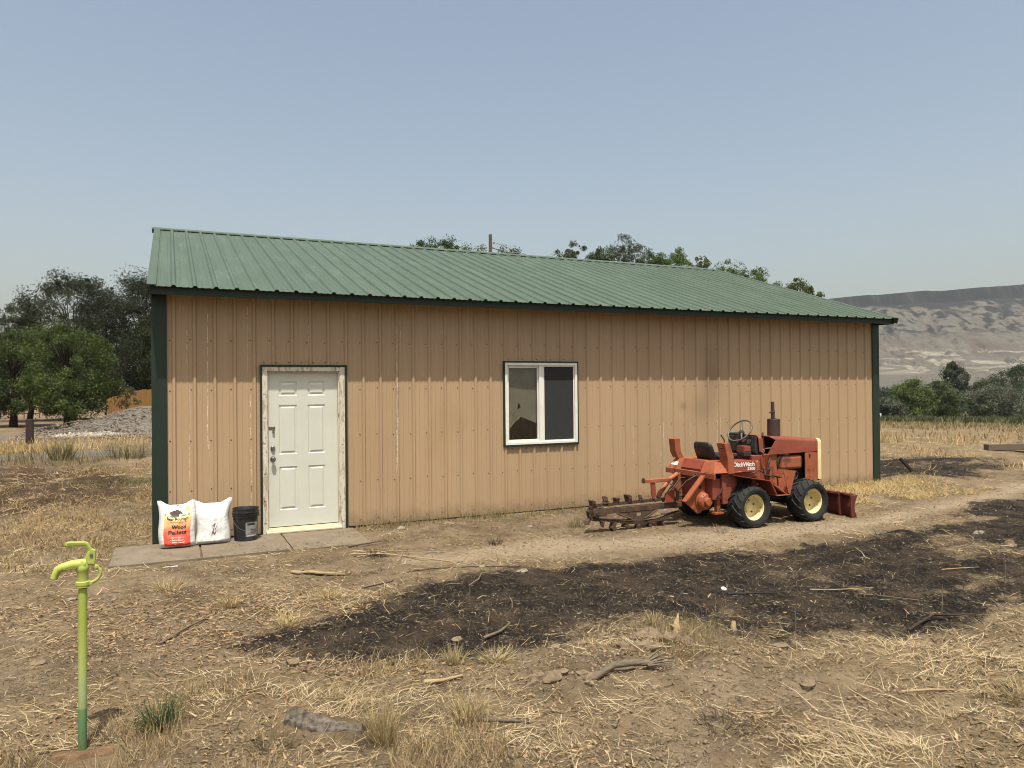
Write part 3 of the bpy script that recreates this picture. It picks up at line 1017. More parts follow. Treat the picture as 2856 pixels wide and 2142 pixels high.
# window
wn_ = MB()
X0, X1, Z0, Z1 = 4.553, 5.744, 0.992, 2.183
wn_.box(X0, X0 + 0.042, -0.034, 0.06, Z0, Z1).box(X1 - 0.042, X1, -0.034, 0.06, Z0, Z1)
wn_.box(X0 + 0.042, X1 - 0.042, -0.034, 0.06, Z0, Z0 + 0.036).box(X0 + 0.042, X1 - 0.042, -0.034, 0.06, Z1 - 0.042, Z1)
wn_.box(5.105, 5.178, -0.022, 0.055, Z0 + 0.036, Z1 - 0.042)
win = wn_.build('window', M_WHITE, shed, bevel=0.004)
ls = MB()
a, b, c, d = X0 + 0.044, 5.1045, Z0 + 0.038, Z1 - 0.044
ls.box(a, a + 0.030, 0.002, 0.034, c, d).box(b - 0.019, b, 0.002, 0.034, c, d).box(a + 0.03, b - 0.019, 0.002, 0.034, c, c + 0.034).box(a + 0.03, b - 0.019, 0.002, 0.034, d - 0.034, d)
ls.build('sliding_sash', M_WHITE, win, bevel=0.003)
MB().box(a + 0.03, b - 0.019, 0.016, 0.020, c + 0.034, d - 0.034).build('pane', M_GLASS, win)
MB().box(5.179, X1 - 0.043, 0.010, 0.014, Z0 + 0.037, Z1 - 0.043).build('pane', M_GLASS, win)
MB().box(5.179, X1 - 0.043, -0.004, -0.0032, Z0 + 0.037, Z1 - 0.043).build('insect_screen', M_SCREEN, win)
sf = MB()
e, f_, g_, h_ = 5.179, X1 - 0.043, Z0 + 0.037, Z1 - 0.043
sf.box(e, e + 0.016, -0.012, -0.0045, g_, h_).box(f_ - 0.016, f_, -0.012, -0.0045, g_, h_).box(e + .016, f_ - .016, -0.012, -0.0045, g_, g_ + 0.016).box(e + .016, f_ - .016, -0.012, -0.0045, h_ - 0.016, h_)
sf.build('screen_frame', M_WHITE, win)
MB().box(a + 0.004, a + 0.012, -0.004, 0.001, c + 0.06, c + 0.085).build('sash_latch', M_INK, win)
# torn brown paper behind the left pane
pa, pb, pc, pd = a + 0.02, b - 0.02, c + 0.02, d - 0.02


def wp(u, v):
    """crop pixel -> (x, z) on the pane"""
    return (4.609 + (u - 393) / (832 - 393) * 0.480, 2.114 - (v - 335) / (1375 - 335) * 1.055)


edge = [wp(*q) for q in ((412, 1195), (437, 1210), (470, 1165), (520, 1105), (548, 1085), (566, 1080), (571, 1042), (577, 1072), (592, 1043), (640, 1062), (690, 1085), (760, 1112), (812, 1138), (826, 1142))]
outer = [(pa, pd), (pa, edge[0][1] + 0.01)] + edge + [(pb, edge[-1][1]), (pb, pd)]
holes = [[wp(*q) for q in h] for h in (((563, 835), (597, 912), (562, 925), (542, 952)), ((502, 965), (512, 990), (500, 998)), ((487, 1003), (490, 1032), (470, 1028)))]
polys = [[Vector((q[0], q[1], 0)) for q in outer]] + [[Vector((q[0], q[1], 0)) for q in h] for h in holes]
flat = [q for p in polys for q in p]
mb = MB()
mb.add([(q.x, 0.040 + 0.006 * math.sin(9 * q.x) + 0.01 * max(0, 1.45 - q.y), q.y) for q in flat], [tuple(t) for t in geometry.tessellate_polygon(polys)])
tag(mb.build('torn_paper_cover', M_PAPER, win), 'torn brown paper with a ragged lower edge behind the left pane')
# green edge strip round the window
MB().box(4.530, 4.553, -0.038, 0.0, 0.966, 2.204).box(5.744, 5.759, -0.038, 0.0, 0.966, 2.204).box(4.553, 5.744, -0.038, 0.0, 0.966, 0.991).box(4.553, 5.744, -0.038, 0.0, 2.1835, 2.204).build('window_edge_trim', M_TRIM, shed)

# ------------------------------------------------------------------ concrete slabs
for (xa, xb, ya, yb, lab, jz) in ((-0.41, 0.475, -1.07, -0.05, 'weathered concrete slab in front of the corner post, leftmost of three', 0.0), (0.492, 1.425, -1.09, -0.055, 'weathered concrete slab under the white bag and bucket, middle of three', 0.004), (1.442, 2.34, -1.10, -0.06, 'weathered concrete slab below the door sill, rightmost of three', -0.002)):
    mb = MB()
    n = 14
    top, bot = [], []
    sx = [xa + (xb - xa) * i / n for i in range(n + 1)]
    out = [(q + random.uniform(-.004, .004), ya + random.uniform(-.006, .006)) for q in sx] + [(xb + random.uniform(-.004, .004), ya + (yb - ya) * i / 10) for i in range(1, 10)] + [(q, yb + random.uniform(-.004, .004)) for q in sx[::-1]] + [(xa + random.uniform(-.004, .004), yb + (ya - yb) * i / 10) for i in range(1, 10)]
    mb.prism(out, 'z', -0.09, 0.011 + jz)
    tag(mb.build('concrete_slab', M_CONC, bevel=0.006), lab, 'slab', 'concrete slabs along the shed')


# ------------------------------------------------------------------ the trencher
YC = -1.80
tr = empty('ride_on_trencher', (7.2, YC, 0), 'rusty orange-red ride-on trencher with digging chain, cream wheel rims and front blade', 'trencher')


def text_mesh(txt, size, bold=0.0, shear=0.0, space=1.0):
    cu = bpy.data.curves.new('lettering', 'FONT')
    cu.body = txt
    cu.size = size
    cu.offset = bold
    cu.shear = shear
    cu.space_character = space
    cu.resolution_u = 3
    o = bpy.data.objects.new('lettering', cu)
    COL.objects.link(o)
    bpy.context.view_layer.update()
    dg = bpy.context.evaluated_depsgraph_get()
    me = o.evaluated_get(dg).to_mesh()
    vs = [tuple(v.co) for v in me.vertices]
    fs = [tuple(p.vertices) for p in me.polygons]
    o.evaluated_get(dg).to_mesh_clear()
    bpy.data.objects.remove(o)
    bpy.data.curves.remove(cu)
    return vs, fs


# wheels
def tyre_geo(cx, cy, cz, Ro, w, out, flat_z, seed):
    """tyre with chevron lugs; out = -1 when the outer face looks to -y"""
    mb = MB()
    hw = w / 2
    prof = [(0.165, -hw + 0.02), (0.19, -hw + 0.002), (0.225, -hw - 0.008), (0.252, -hw + 0.004), (0.268, -hw + 0.03), (0.272, -hw * 0.4), (0.273, 0), (0.272, hw * 0.4), (0.268, hw - 0.03), (0.252, hw - 0.004), (0.225, hw + 0.008), (0.19, hw - 0.002), (0.165, hw - 0.02), (0.15, hw * 0.5), (0.15, -hw * 0.5)]
    k = (Ro - 0.016) / 0.273
    prof = [(r_ * k if r_ > 0.2 else r_, h) for r_, h in prof]
    mb.lathe(prof, (cx, cy, cz), (0, 1, 0), 48, closed=True)
    for r_ in (0.205, 0.238):
        mb.torus((cx, cy + out * (hw + 0.004), cz), (0, 1, 0), r_ * k, 0.004, 48, 6)
    nl = 17
    r1, r2 = Ro - 0.020, Ro

    def P(a, y, r_):
        return (cx + r_ * math.sin(a), cy + y, cz + r_ * math.cos(a))
    for i in range(nl):
        for s_ in (-1, 1):
            a0 = 2 * math.pi * (i + (0.5 if s_ > 0 else 0)) / nl
            secs = []
            for t in (0, 0.5, 1.0):
                y = s_ * (0.006 + t * (hw - 0.012))
                a = a0 - t * 0.40
                ro = r2 - (0.016 if t == 1.0 else 0.0)
                ri = r1 - (0.03 if t == 1.0 else 0.004)
                da = 0.034 - 0.004 * t
                secs.append([P(a - da * 1.25, y, ri), P(a - da * 0.8, y, ro), P(a + da * 0.8, y, ro), P(a + da * 1.25, y, ri)])
            a = a0 - 1.12 * 0.40
            y = s_ * (hw + 0.004)
            secs.append([P(a - 0.034, y, 0.222 * k), P(a - 0.026, y + s_ * 0.004, 0.238 * k), P(a + 0.026, y + s_ * 0.004, 0.238 * k), P(a + 0.034, y, 0.222 * k)])
            vs = [v for q in secs for v in q]
            fs = [(j * 4 + m_, j * 4 + m_ + 1, j * 4 + m_ + 5, j * 4 + m_ + 4) for j in range(3) for m_ in range(3)]
            fs += [(0, 1, 2, 3), (12, 13, 14, 15)]
            mb.add(vs, fs)
    # the tyre sits soft on the soil
    nv = []
    for x_, y_, z_ in mb.v:
        if z_ < flat_z + 0.05:
            e = max(0.0, flat_z + 0.05 - z_)
            y_ = y_ + (0.16 * e) * (1 if y_ > cy else -1)
            z_ = max(z_, flat_z)
        nv.append((x_, y_, z_))
    mb.v = nv
    return mb


def wheel(cx, cy, cz, out, seed, near):
    mb = MB()
    ax = (0, out, 0)
    mb.lathe([(0.168, 0.118), (0.172, 0.112), (0.164, 0.104), (0.150, 0.098), (0.143, 0.06), (0.141, 0.0), (0.130, -0.006), (0.06, -0.010), (0.055, 0.012), (0.030, 0.020), (0.0001, 0.020)], (cx, cy, cz), ax, 36, cap=False)
    rim = mb.build('wheel_rim', M_CREAM, tr, smooth=35)
    tyre_geo(cx, cy, cz, 0.286, 0.262, out, -0.012, seed).build('tyre', M_TYRE, rim, smooth=35)
    if near:
        for k in range(5):
            a = 2 * math.pi * k / 5 + 0.3
            h = MB()
            h.lathe([(0.012, 0), (0.012, 0.010), (0.007, 0.016), (0.0001, 0.016)], (cx + 0.085 * math.cos(a), cy + out * -0.007, cz + 0.085 * math.sin(a)), ax, 6)
            h.build('lug_nut', M_RUST, rim)
        MB().lathe([(0.006, 0), (0.005, 0.035), (0.0001, 0.036)], (cx + 0.13, cy + out * 0.06, cz - 0.01), (-0.4, out, 0), 8).build('valve_stem', M_BLACK, rim)


wheel(6.935, -2.345, 0.262, -1, 1, True)
wheel(7.945, -2.345, 0.272, -1, 2, True)
wheel(6.935, -1.255, 0.262, 1, 3, False)
wheel(7.945, -1.255, 0.272, 1, 4, False)
for X, Z in ((6.935, 0.262), (7.945, 0.272)):
    MB().lathe([(0.045, -0.46), (0.045, -0.2), (0.10, -0.12), (0.10, 0.12), (0.045, 0.2), (0.045, 0.46)], (X, YC, Z), (0, 1, 0), 16).build('axle', M_BLACK, tr, smooth=40)
MB().tube([(6.95, -1.95, 0.29), (7.95, -1.95, 0.285)], 0.045, 12).build('drive_shaft', M_MUF, tr, smooth=40)

# chassis
ch = MB()
ch.box(6.50, 8.32, -2.06, -2.00, 0.33, 0.46).box(6.50, 8.32, -1.60, -1.54, 0.33, 0.46).box(6.60, 6.70, -2.0, -1.6, 0.335, 0.455).box(8.24, 8.32, -2.0, -1.6, 0.335, 0.455).box(7.40, 7.5, -2.0, -1.6, 0.335, 0.455)
ch.build('chassis_frame', M_RED, tr, bevel=0.005)
MB().box(6.62, 7.15, -2.0, -1.6, 0.30, 0.60).box(6.70, 7.05, -1.98, -1.62, 0.60, 0.70).build('gearbox', M_BLACK, tr, bevel=0.02)

# hood: a pressed shell, open at the rear
def hood_section(hw, zt, zb, rad=0.05, n=5):
    pts = [(-hw, zb)]
    for i in range(n + 1):
        a = math.pi - math.pi / 2 * i / n
        pts.append((-hw + rad + rad * math.cos(a), zt - rad + rad * math.sin(a)))
    for i in range(n + 1):
        a = math.pi / 2 - math.pi / 2 * i / n
        pts.append((hw - rad + rad * math.cos(a), zt - rad + rad * math.sin(a)))
    pts.append((hw, zb))
    return pts


def shell(secs, thick=0.006):
    """secs: list of (xfun(y,z)->x, section)"""
    mb = MB()
    n = len(secs[0][1])
    for inner in (0, 1):
        base = len(mb.v)
        for xf, sec in secs:
            cz = sum(p[1] for p in sec) / n
            for (y, z) in sec:
                k = 1 - inner * thick / 0.3
                yy, zz = y * k, z - (inner * thick if z > cz else 0)
                mb.v.append((xf(y, z), YC + yy, zz))
        for i in range(len(secs) - 1):
            for j in range(n - 1):
                a = base + i * n + j
                mb.f.append((a, a + 1, a + n + 1, a + n))
    N = len(secs) * n
    for i in (0, len(secs) - 1):
        for j in range(n - 1):
            a = i * n + j
            mb.f.append((a, a + 1, N + a + 1, N + a))
    for i in range(len(secs) - 1):
        for j in (0, n - 1):
            a = i * n + j
            mb.f.append((a, a + n, N + a + n, N + a))
    return mb


def cut(y, z):
    t = (z - 0.89) / 0.245
    return 7.40 + 0.075 * t + 0.10 * max(0.0, math.sin(math.pi * min(1, max(0, (t - 0.45) / 0.5)))) * (1 if t < 0.96 else 0)


s0 = hood_section(0.40, 1.135, 0.893)
s1 = hood_section(0.40, 1.128, 0.895)
s2 = hood_section(0.40, 1.078, 0.905)
shell([(cut, s0), (lambda y, z: 7.62, s1), (lambda y, z: 8.30, s2)]).build('hood', M_RED2, tr, smooth=35)
# cowl behind the hood and the dashboard with its gauges
shell([(lambda y, z: 7.335 + 0.10 * (1.14 - z), hood_section(0.30, 1.15, 0.93)), (lambda y, z: 7.39 + 0.10 * (1.14 - z), hood_section(0.32, 1.145, 0.91))]).build('cowl', M_RED2, tr, smooth=35)
MB().prism([(7.30, 0.92), (7.325, 1.13), (7.385, 1.14), (7.44, 0.90), (7.36, 0.86)], 'y', YC - 0.27, YC + 0.27).build('dash_panel', M_BLACK, tr, bevel=0.012)
for k, (yy, zz, rr) in enumerate(((-0.16, 1.06, 0.035), (-0.06, 1.07, 0.03), (0.06, 1.06, 0.03), (-0.12, 0.97, 0.022))):
    MB().lathe([(rr, 0), (rr, 0.012), (rr * 0.85, 0.014), (0.0001, 0.012)], (7.312 - 0.002, YC + yy, zz), (-1, 0, 0.1), 16).build('gauge', M_METAL, tr, smooth=40)
MB().box(7.12, 7.24, -2.06, -1.92, 0.93, 1.01).box(7.135, 7.225, -2.065, -2.0605, 0.94, 1.0).build('switch_box', M_RED2, tr, bevel=0.006)
MB().box(7.115, 7.2395, -2.07, -1.93, 0.875, 0.929).build('switch_box_socket', M_BLACK, tr, bevel=0.004)
MB().tube([(7.24, -1.99, 0.94), (7.33, -1.96, 0.93)], 0.022, 8).build('switch_bracket', M_BLACK, tr)
for k, (x0, z0, x1, z1, yy) in enumerate(((7.16, .875, 7.20, .70, -2.03), (7.19, .875, 7.17, .70, -2.01), (7.25, .80, 7.26, .66, -2.0))):
    MB().tube([(x0, yy, z0), ((x0 + x1) / 2 + .01, yy, (z0 + z1) / 2), (x1, yy, z1)], 0.005, 6).build('control_cable', M_BLACK, tr)
MB().lathe([(0.0001, -0.014), (0.012, -0.01), (0.016, 0), (0.012, 0.01), (0.0001, 0.014)], (7.25, -2.0, .80), (0, 0, 1), 10).build('lever_knob', M_BLACK, tr, smooth=50)
# two shift levers beside the column, a hanging shackle
MB().tube([(7.42, -2.12, 0.92), (7.41, -2.12, 1.03), (7.395, -2.12, 1.16)], 0.010, 8).build('hand_lever', M_BLACK, tr, smooth=50)
MB().lathe([(0.013, 0), (0.016, 0.02), (0.013, 0.05), (0.0001, 0.052)], (7.396, -2.12, 1.14), (-0.1, 0, 1), 10).build('lever_knob', M_WHEELRIM, tr, smooth=50)
MB().torus((7.36, -2.16, 0.945), (1, 0.4, 0), 0.018, 0.004, 16, 6).build('shackle', M_CHROME, tr, smooth=50)
MB().box(7.350, 7.372, -2.172, -2.150, 0.87, 0.928).build('hanging_padlock', M_METAL, tr, bevel=0.004)

# steering wheel
axw = Vector((-0.72, -0.10, 0.62)).normalized()
cw = Vector((7.235, -1.86, 1.205))
sw = MB().torus(cw, axw, 0.178, 0.0125, 44, 10).build('steering_wheel', M_WHEELRIM, tr, smooth=60)
ua = axw.orthogonal().normalized()
ub = axw.cross(ua)
sidev = (Vector((0, 1, 0)) - axw * axw.y).normalized()
upv = axw.cross(sidev).normalized()
if upv.z < 0:
    upv = -upv
for dv in (upv * 0.92 + sidev * 0.39, -upv * 0.75 - sidev * 0.66, -upv * 0.35 + sidev * 0.94):
    dv = dv.normalized()
    MB().tube([cw - axw * 0.035 + dv * 0.02, cw - axw * 0.02 + dv * 0.09, cw + dv * 0.175], [0.017, 0.013, 0.009], 8).build('spoke', M_WHEELRIM, sw, smooth=50)
MB().lathe([(0.0001, 0.012), (0.025, 0.008), (0.038, -0.01), (0.036, -0.045), (0.02, -0.06)], cw - axw * 0.02, axw, 16).build('steering_hub', M_BLACK, sw, smooth=40)
MB().tube([cw - axw * 0.06, cw - axw * 0.16, (7.36, -1.82, 1.05)], 0.020, 10).build('steering_column', M_BLACK, tr, smooth=50)

# engine side: tank, block, flywheel, hoses
tank = MB().box(7.66, 8.04, -2.185, -1.70, 0.675, 0.865)
tank.build('fuel_tank', M_RED, tr, bevel=0.035)
MB().box(7.78, 7.86, -2.12, -2.04, 0.8655, 0.880).build('tank_label', M_CREAM, tr, bevel=0.003)
for k in range(5):
    MB().box(8.005, 8.032 if k % 2 else 8.022, -2.1875, -2.1853, 0.725 + 0.023 * k, 0.742 + 0.023 * k).build('tank_marking', M_INK, tr)
MB().box(7.62, 8.22, -2.02, -1.58, 0.47, 0.672).build('engine_block', M_BLACK, tr, bevel=0.02)
MB().lathe([(0.105, 0), (0.105, 0.05), (0.085, 0.07), (0.05, 0.075), (0.045, 0.10), (0.0001, 0.10)], (7.92, -2.04, 0.585), (0, -1, 0), 24).build('flywheel_cover', M_BLACK, tr, smooth=35)
MB().torus((7.92, -2.15, 0.59), (0, 1, 0), 0.06, 0.010, 24, 8).build('recoil_ring', M_BLACK, tr, smooth=50)
MB().lathe([(0.05, 0), (0.055, 0.02), (0.055, 0.12), (0.04, 0.14), (0.0001, 0.14)], (7.74, -2.08, 0.52), (0.15, -1, 0.1), 18).build('starter_motor', M_BLACK, tr, smooth=40)
MB().lathe([(0.04, 0), (0.04, 0.09), (0.03, 0.10), (0.0001, 0.10)], (7.80, -2.1, 0.475), (0, -1, 0), 16).build('oil_filter', M_MUF, tr, smooth=40)
for k in range(6):
    rr = random.Random(k + 5)
    p = [(7.62 + rr.uniform(0, .4), -2.08 - rr.uniform(0, .08), 0.5 + rr.uniform(0, .16)) for _ in range(4)]
    MB().tube(p, 0.011, 7).build('hose', M_BLACK, tr, smooth=50)
MB().tube([(7.64, -2.16, 0.86), (7.60, -2.17, 0.80), (7.60, -2.16, 0.72), (7.66, -2.13, 0.66)], 0.022, 8).build('intake_hose', M_BLACK, tr, smooth=50)
# engine bay rear bulkhead, right-hand pillar, side panels
MB().box(7.46, 7.60, -2.17, -1.45, 0.50, 0.892).build('bulkhead', M_RED, tr, bevel=0.008)
MB().box(7.22, 7.46, -2.10, -1.50, 0.48, 0.885).build('cowl_lower', M_RED2, tr, bevel=0.008)
MB().box(8.072, 8.296, -2.200, -2.188, 0.50, 0.892).build('side_panel', M_RED, tr, bevel=0.003)
MB().box(8.072, 8.296, -1.412, -1.40, 0.50, 0.892).build('side_panel', M_RED, tr, bevel=0.003)
MB().box(8.14, 8.162, -2.208, -2.2005, 0.83, 0.87).build('hood_latch', M_BLACK, tr)
# cream grille surround
shell([(lambda y, z: 8.302, hood_section(0.405, 1.086, 0.52, 0.055)), (lambda y, z: 8.365, hood_section(0.405, 1.080, 0.52, 0.055))], 0.014).build('grille_surround', M_CREAM, tr, smooth=35)
MB().box(8.335, 8.35, YC - 0.385, YC + 0.385, 0.50, 1.06).build('grille', M_BLACK, tr)
# muffler and stack
MB().lathe([(0.02, -0.01), (0.082, 0), (0.087, 0.006), (0.087, 0.25), (0.082, 0.256), (0.03, 0.262)], (7.84, -1.86, 1.095), (0, 0, 1), 28).build('muffler', M_MUF, tr, smooth=35)
st = MB()
st.lathe([(0.026, 0), (0.026, 0.08), (0.031, 0.082), (0.031, 0.10), (0.0245, 0.102), (0.0235, 0.235), (0.018, 0.235), (0.017, 0.12)], (7.795, -1.895, 1.356), (-0.02, 0, 1), 18)
st.build('exhaust_stack', M_MUF, tr, smooth=35)
MB().box(7.735, 7.775, -1.905, -1.885, 1.432, 1.452).build('stack_clamp', M_RUST, tr, bevel=0.003)

# operator's deck
dk = MB()
Y0, Y1 = -2.31, -1.29
dk.prism([(6.415, 0.632), (6.435, 0.632), (6.435, 0.692), (6.43, 0.704), (6.415, 0.70)], 'y', Y0, Y1)
dk.build('deck_lip', M_RED, tr, bevel=0.003)
b = MB()
b.add([(6.432, Y0 + 0.02, 0.704), (6.432, Y1 - 0.02, 0.704), (6.52, Y1 - 0.10, 0.838), (6.52, Y0 + 0.10, 0.838),
       (6.86, Y0 + 0.10, 0.838), (6.86, Y1 - 0.10, 0.838), (6.86, Y0, 0.704), (6.86, Y1, 0.704)],
      [(0, 1, 2, 3), (3, 2, 5, 4), (0, 3, 4, 6), (1, 7, 5, 2), (4, 5, 7, 6), (0, 6, 7, 1)])
b.build('seat_deck', M_RED, tr, bevel=0.004)
b = MB()
b.add([(6.425, -2.02, 0.735), (6.425, -1.62, 0.735), (6.50, -1.60, 0.846), (6.50, -2.00, 0.846), (6.435, -2.02, 0.722), (6.435, -1.62, 0.722), (6.52, -1.60, 0.84), (6.52, -2.00, 0.84)], [(0, 1, 2, 3), (4, 5, 6, 7), (0, 4, 5, 1), (1, 5, 6, 2), (2, 6, 7, 3), (3, 7, 4, 0)])
b.build('deck_hatch', M_RED2, tr)
tag(MB().add([(6.4545, -1.50, 0.7435), (6.4545, -1.36, 0.7435), (6.484, -1.36, 0.788), (6.484, -1.50, 0.788)], [(0, 1, 2, 3)]).build('deck_decal', M_LETTER, tr), 'small worn white decal on the sloping deck')
for k in range(7):
    MB().lathe([(0.008, 0), (0.006, 0.004), (0.0001, 0.005)], (6.4148, -2.22 + 0.14 * k, 0.668), (-1, 0, 0), 6).build('deck_bolt', M_RUST, tr)
MB().box(6.46, 6.86, -2.22, -1.38, 0.36, 0.63).build('rear_housing', M_RED2, tr, bevel=0.006)  # deeper red puts the shade under the deck into the colour
MB().prism([(6.60, 0.30), (6.80, 0.30), (6.80, 0.64), (6.76, 0.70), (6.58, 0.70)], 'y', -2.25, -2.222).build('side_skirt', M_RED2, tr, bevel=0.003)
# fender over the near rear wheel and its far twin
for ya, yb in ((-2.46, -2.20), (-1.40, -1.14)):
    MB().prism([(6.72, 0.672), (6.72, 0.664), (7.19, 0.582), (7.30, 0.40), (7.31, 0.408), (7.20, 0.592)], 'y', ya, yb).build('fender', M_RED2, tr, bevel=0.002)
# console with the maker's lettering
MB().prism([(6.71, 0.70), (7.13, 0.70), (7.10, 0.838), (6.71, 0.846)], 'y', -2.30, -2.02).build('side_console', M_RED2, tr, bevel=0.005)
MB().prism([(6.71, 0.66), (7.22, 0.60), (7.22, 0.6995), (6.71, 0.6995)], 'y', -2.19, -1.41).build('console_base', M_RED, tr, bevel=0.004)
for txt, size, X, Z, bold, sp in (('DitchWitch', 0.079, 6.722, 0.778, 0.0026, 0.88), ('2300', 0.052, 6.955, 0.724, 0.0018, 1.0)):
    vs, fs = text_mesh(txt, size, bold, 0.08, sp)
    wd = max(v[0] for v in vs) - min(v[0] for v in vs)
    want = 0.355 if txt[0] == 'D' else 0.135
    k = want / wd
    mb = MB().add([(X + v[0] * k, -2.3022, Z + v[1] - v[0] * k * 0.015) for v in vs], fs)
    tag(mb.build('lettering', M_LETTER, tr), kind='stuff')
# kinked arm posts
for ya, yb, nm in ((-2.315, -2.165, 'arm_post'), (-1.47, -1.34, 'arm_post')):
    MB().prism([(6.64, 0.69), (6.745, 0.69), (6.735, 0.88), (6.665, 1.09), (6.575, 1.085), (6.63, 0.87)] if ya < -2 else [(6.50, 0.836), (6.60, 0.836), (6.545, 0.92), (6.53, 1.105), (6.435, 1.10), (6.455, 0.92)], 'y', ya, yb).build(nm, M_RED, tr, bevel=0.006)
MB().tube([(6.635, -2.25, 1.09), (6.625, -2.25, 1.13), (6.575, -2.25, 1.19)], 0.009, 8).build('control_rod', M_RUST, tr, smooth=50)
MB().tube([(6.60, -2.27, 1.02), (6.54, -2.27, 1.03)], 0.010, 8).build('post_peg', M_RUST, tr, smooth=50)
MB().tube([(6.74, -2.20, 0.875), (6.80, -2.24, 0.862)], 0.009, 8).build('post_peg', M_RUST, tr, smooth=50)
# seat
sec = [(6.74, 0.80, 0.150, 0.028), (6.715, 0.85, 0.178, 0.034), (6.685, 0.93, 0.184, 0.036), (6.655, 1.01, 0.178, 0.034), (6.638, 1.052, 0.160, 0.026), (6.632, 1.066, 0.135, 0.012)]
vs, fs = [], []
for xx, zz, hw_, th in sec:
    for q in ((-hw_, -0.2), (-hw_ * 0.86, -1), (hw_ * 0.86, -1), (hw_, -0.2), (hw_, 0.4), (hw_ * 0.85, 1), (-hw_ * 0.85, 1), (-hw_, 0.4)):
        vs.append((xx + q[1] * th, YC + q[0], zz + q[1] * th * 0.3))
for i in range(len(sec) - 1):
    fs += [(i * 8 + j, i * 8 + (j + 1) % 8, (i + 1) * 8 + (j + 1) % 8, (i + 1) * 8 + j) for j in range(8)]
fs += [tuple(range(8)), tuple(40 + j for j in range(8))]
seat = MB().add(vs, fs).build('seat_back', M_VINYL, tr, smooth=50)
MB().box(6.75, 7.10, YC - 0.19, YC + 0.19, 0.842, 0.905).build('seat_cushion', M_VINYL, tr, bevel=0.03)
MB().box(6.72, 6.90, YC - 0.05, YC + 0.05, 0.839, 0.85).build('seat_bracket', M_BLACK, tr)
# foot well
fb = MB()
fb.add([(7.20, -2.46, 0.578), (7.20, -2.13, 0.578), (7.48, -2.13, 0.40), (7.48, -2.46, 0.40), (7.20, -2.46, 0.566), (7.20, -2.13, 0.566), (7.48, -2.13, 0.388), (7.48, -2.46, 0.388)], [(0, 1, 2, 3), (7, 6, 5, 4), (0, 4, 5, 1), (1, 5, 6, 2), (2, 6, 7, 3), (3, 7, 4, 0)])
fo = fb.build('foot_plate', M_RED, tr)
for i in range(4):
    for j in range(5):
        t = 0.14 + 0.2 * i
        X, Z = 7.20 + 0.28 * t, 0.5795 - 0.178 * t
        MB().lathe([(0.009, 0), (0.0085, 0.003), (0.004, 0.0035), (0.0001, 0.001)], (X, -2.42 + 0.06 * j, Z), (0.53, 0, 0.85), 8).build('grip_hole', M_RUST, fo)
MB().prism([(7.30, 0.385), (7.52, 0.385), (7.625, 0.695), (7.615, 0.697), (7.51, 0.395), (7.30, 0.395)], 'y', -2.47, -2.10).build('toe_board', M_RED, tr, bevel=0.002)
MB().prism([(7.40, 0.73), (7.615, 0.697), (7.52, 0.40), (7.49, 0.42)], 'y', -2.472, -2.464).build('toe_board_cheek', M_RED, tr)
MB().prism([(7.40, 0.73), (7.615, 0.697), (7.52, 0.40), (7.49, 0.42)], 'y', -2.115, -2.107).build('toe_board_cheek', M_RED, tr)
for X, yy in ((7.32, -2.25), (7.36, -2.36)):
    MB().box(X, X + 0.09, yy - 0.05, yy + 0.05, 0.615, 0.628, Matrix.Rotation(R(18), 3, 'Y')).build('pedal', M_RUST, tr, bevel=0.003)
    MB().tube([(X + 0.05, yy, 0.615), (X + 0.06, yy, 0.50)], 0.012, 6).build('pedal_arm', M_RUST, tr)
MB().box(7.20, 7.29, -2.17, -2.11, 0.585, 0.80).build('brake_post', M_RED, tr, bevel=0.008)
MB().tube([(7.15, -2.15, 0.79), (7.27, -2.15, 0.80)], 0.022, 8).build('brake_pivot', M_RED, tr)

# digging-end housing: triangular plate, planetary hub, prop strut
yp = -2.06
tp = MB().prism([(6.10, 0.352), (6.14, 0.335), (6.335, 0.175), (6.40, 0.19), (6.56, 0.66), (6.47, 0.675), (6.405, 0.665)], 'y', yp - 0.012, yp + 0.012)
tp.build('digging_head_plate', M_RED, tr, bevel=0.003)
MB().prism([(6.10, 0.352), (6.145, 0.36), (6.445, 0.672), (6.405, 0.668)], 'y', yp - 0.07, yp - 0.0125).build('plate_flange', M_RED, tr, bevel=0.003)
MB().prism([(6.14, 0.335), (6.335, 0.175), (6.40, 0.19), (6.56, 0.66), (6.47, 0.675), (6.42, 0.665)], 'y', -1.62, -1.60).build('digging_head_plate', M_RED, tr, bevel=0.003)
MB().lathe([(0.024, 0), (0.024, 0.002), (0.0001, 0.002)], (6.378, yp - 0.0125, 0.515), (0, -1, 0), 16).build('plate_hole_dark_disc', M_INK, tr)  # no opening cut: a dark disc paints the shade inside a hole
MB().lathe([(0.122, 0.0), (0.122, 0.015), (0.112, 0.018), (0.108, 0.06), (0.085, 0.085), (0.055, 0.09), (0.052, 0.125), (0.046, 0.13), (0.0001, 0.13)], (6.42, yp - 0.013, 0.335), (0, -1, 0), 32).build('planetary_hub', M_RED, tr, smooth=35)
for k in range(12):
    a = 2 * math.pi * k / 12
    MB().lathe([(0.008, 0), (0.007, 0.007), (0.0001, 0.008)], (6.42 + 0.098 * math.cos(a) * 1.0, yp - 0.082, 0.335 + 0.098 * math.sin(a)), (0, -1, 0), 6).build('hub_bolt', M_RUST, tr)
MB().box(6.545, 6.60, -2.20, -2.14, 0.20, 0.62).build('prop_strut', M_RED, tr, bevel=0.006)
MB().box(6.50, 6.645, -2.215, -2.125, 0.165, 0.199).build('strut_foot', M_RED, tr, bevel=0.008)
MB().tube([(6.6, -2.17, 0.31), (6.66, -2.26, 0.31)], 0.012, 8).build('strut_pin', M_RUST, tr)

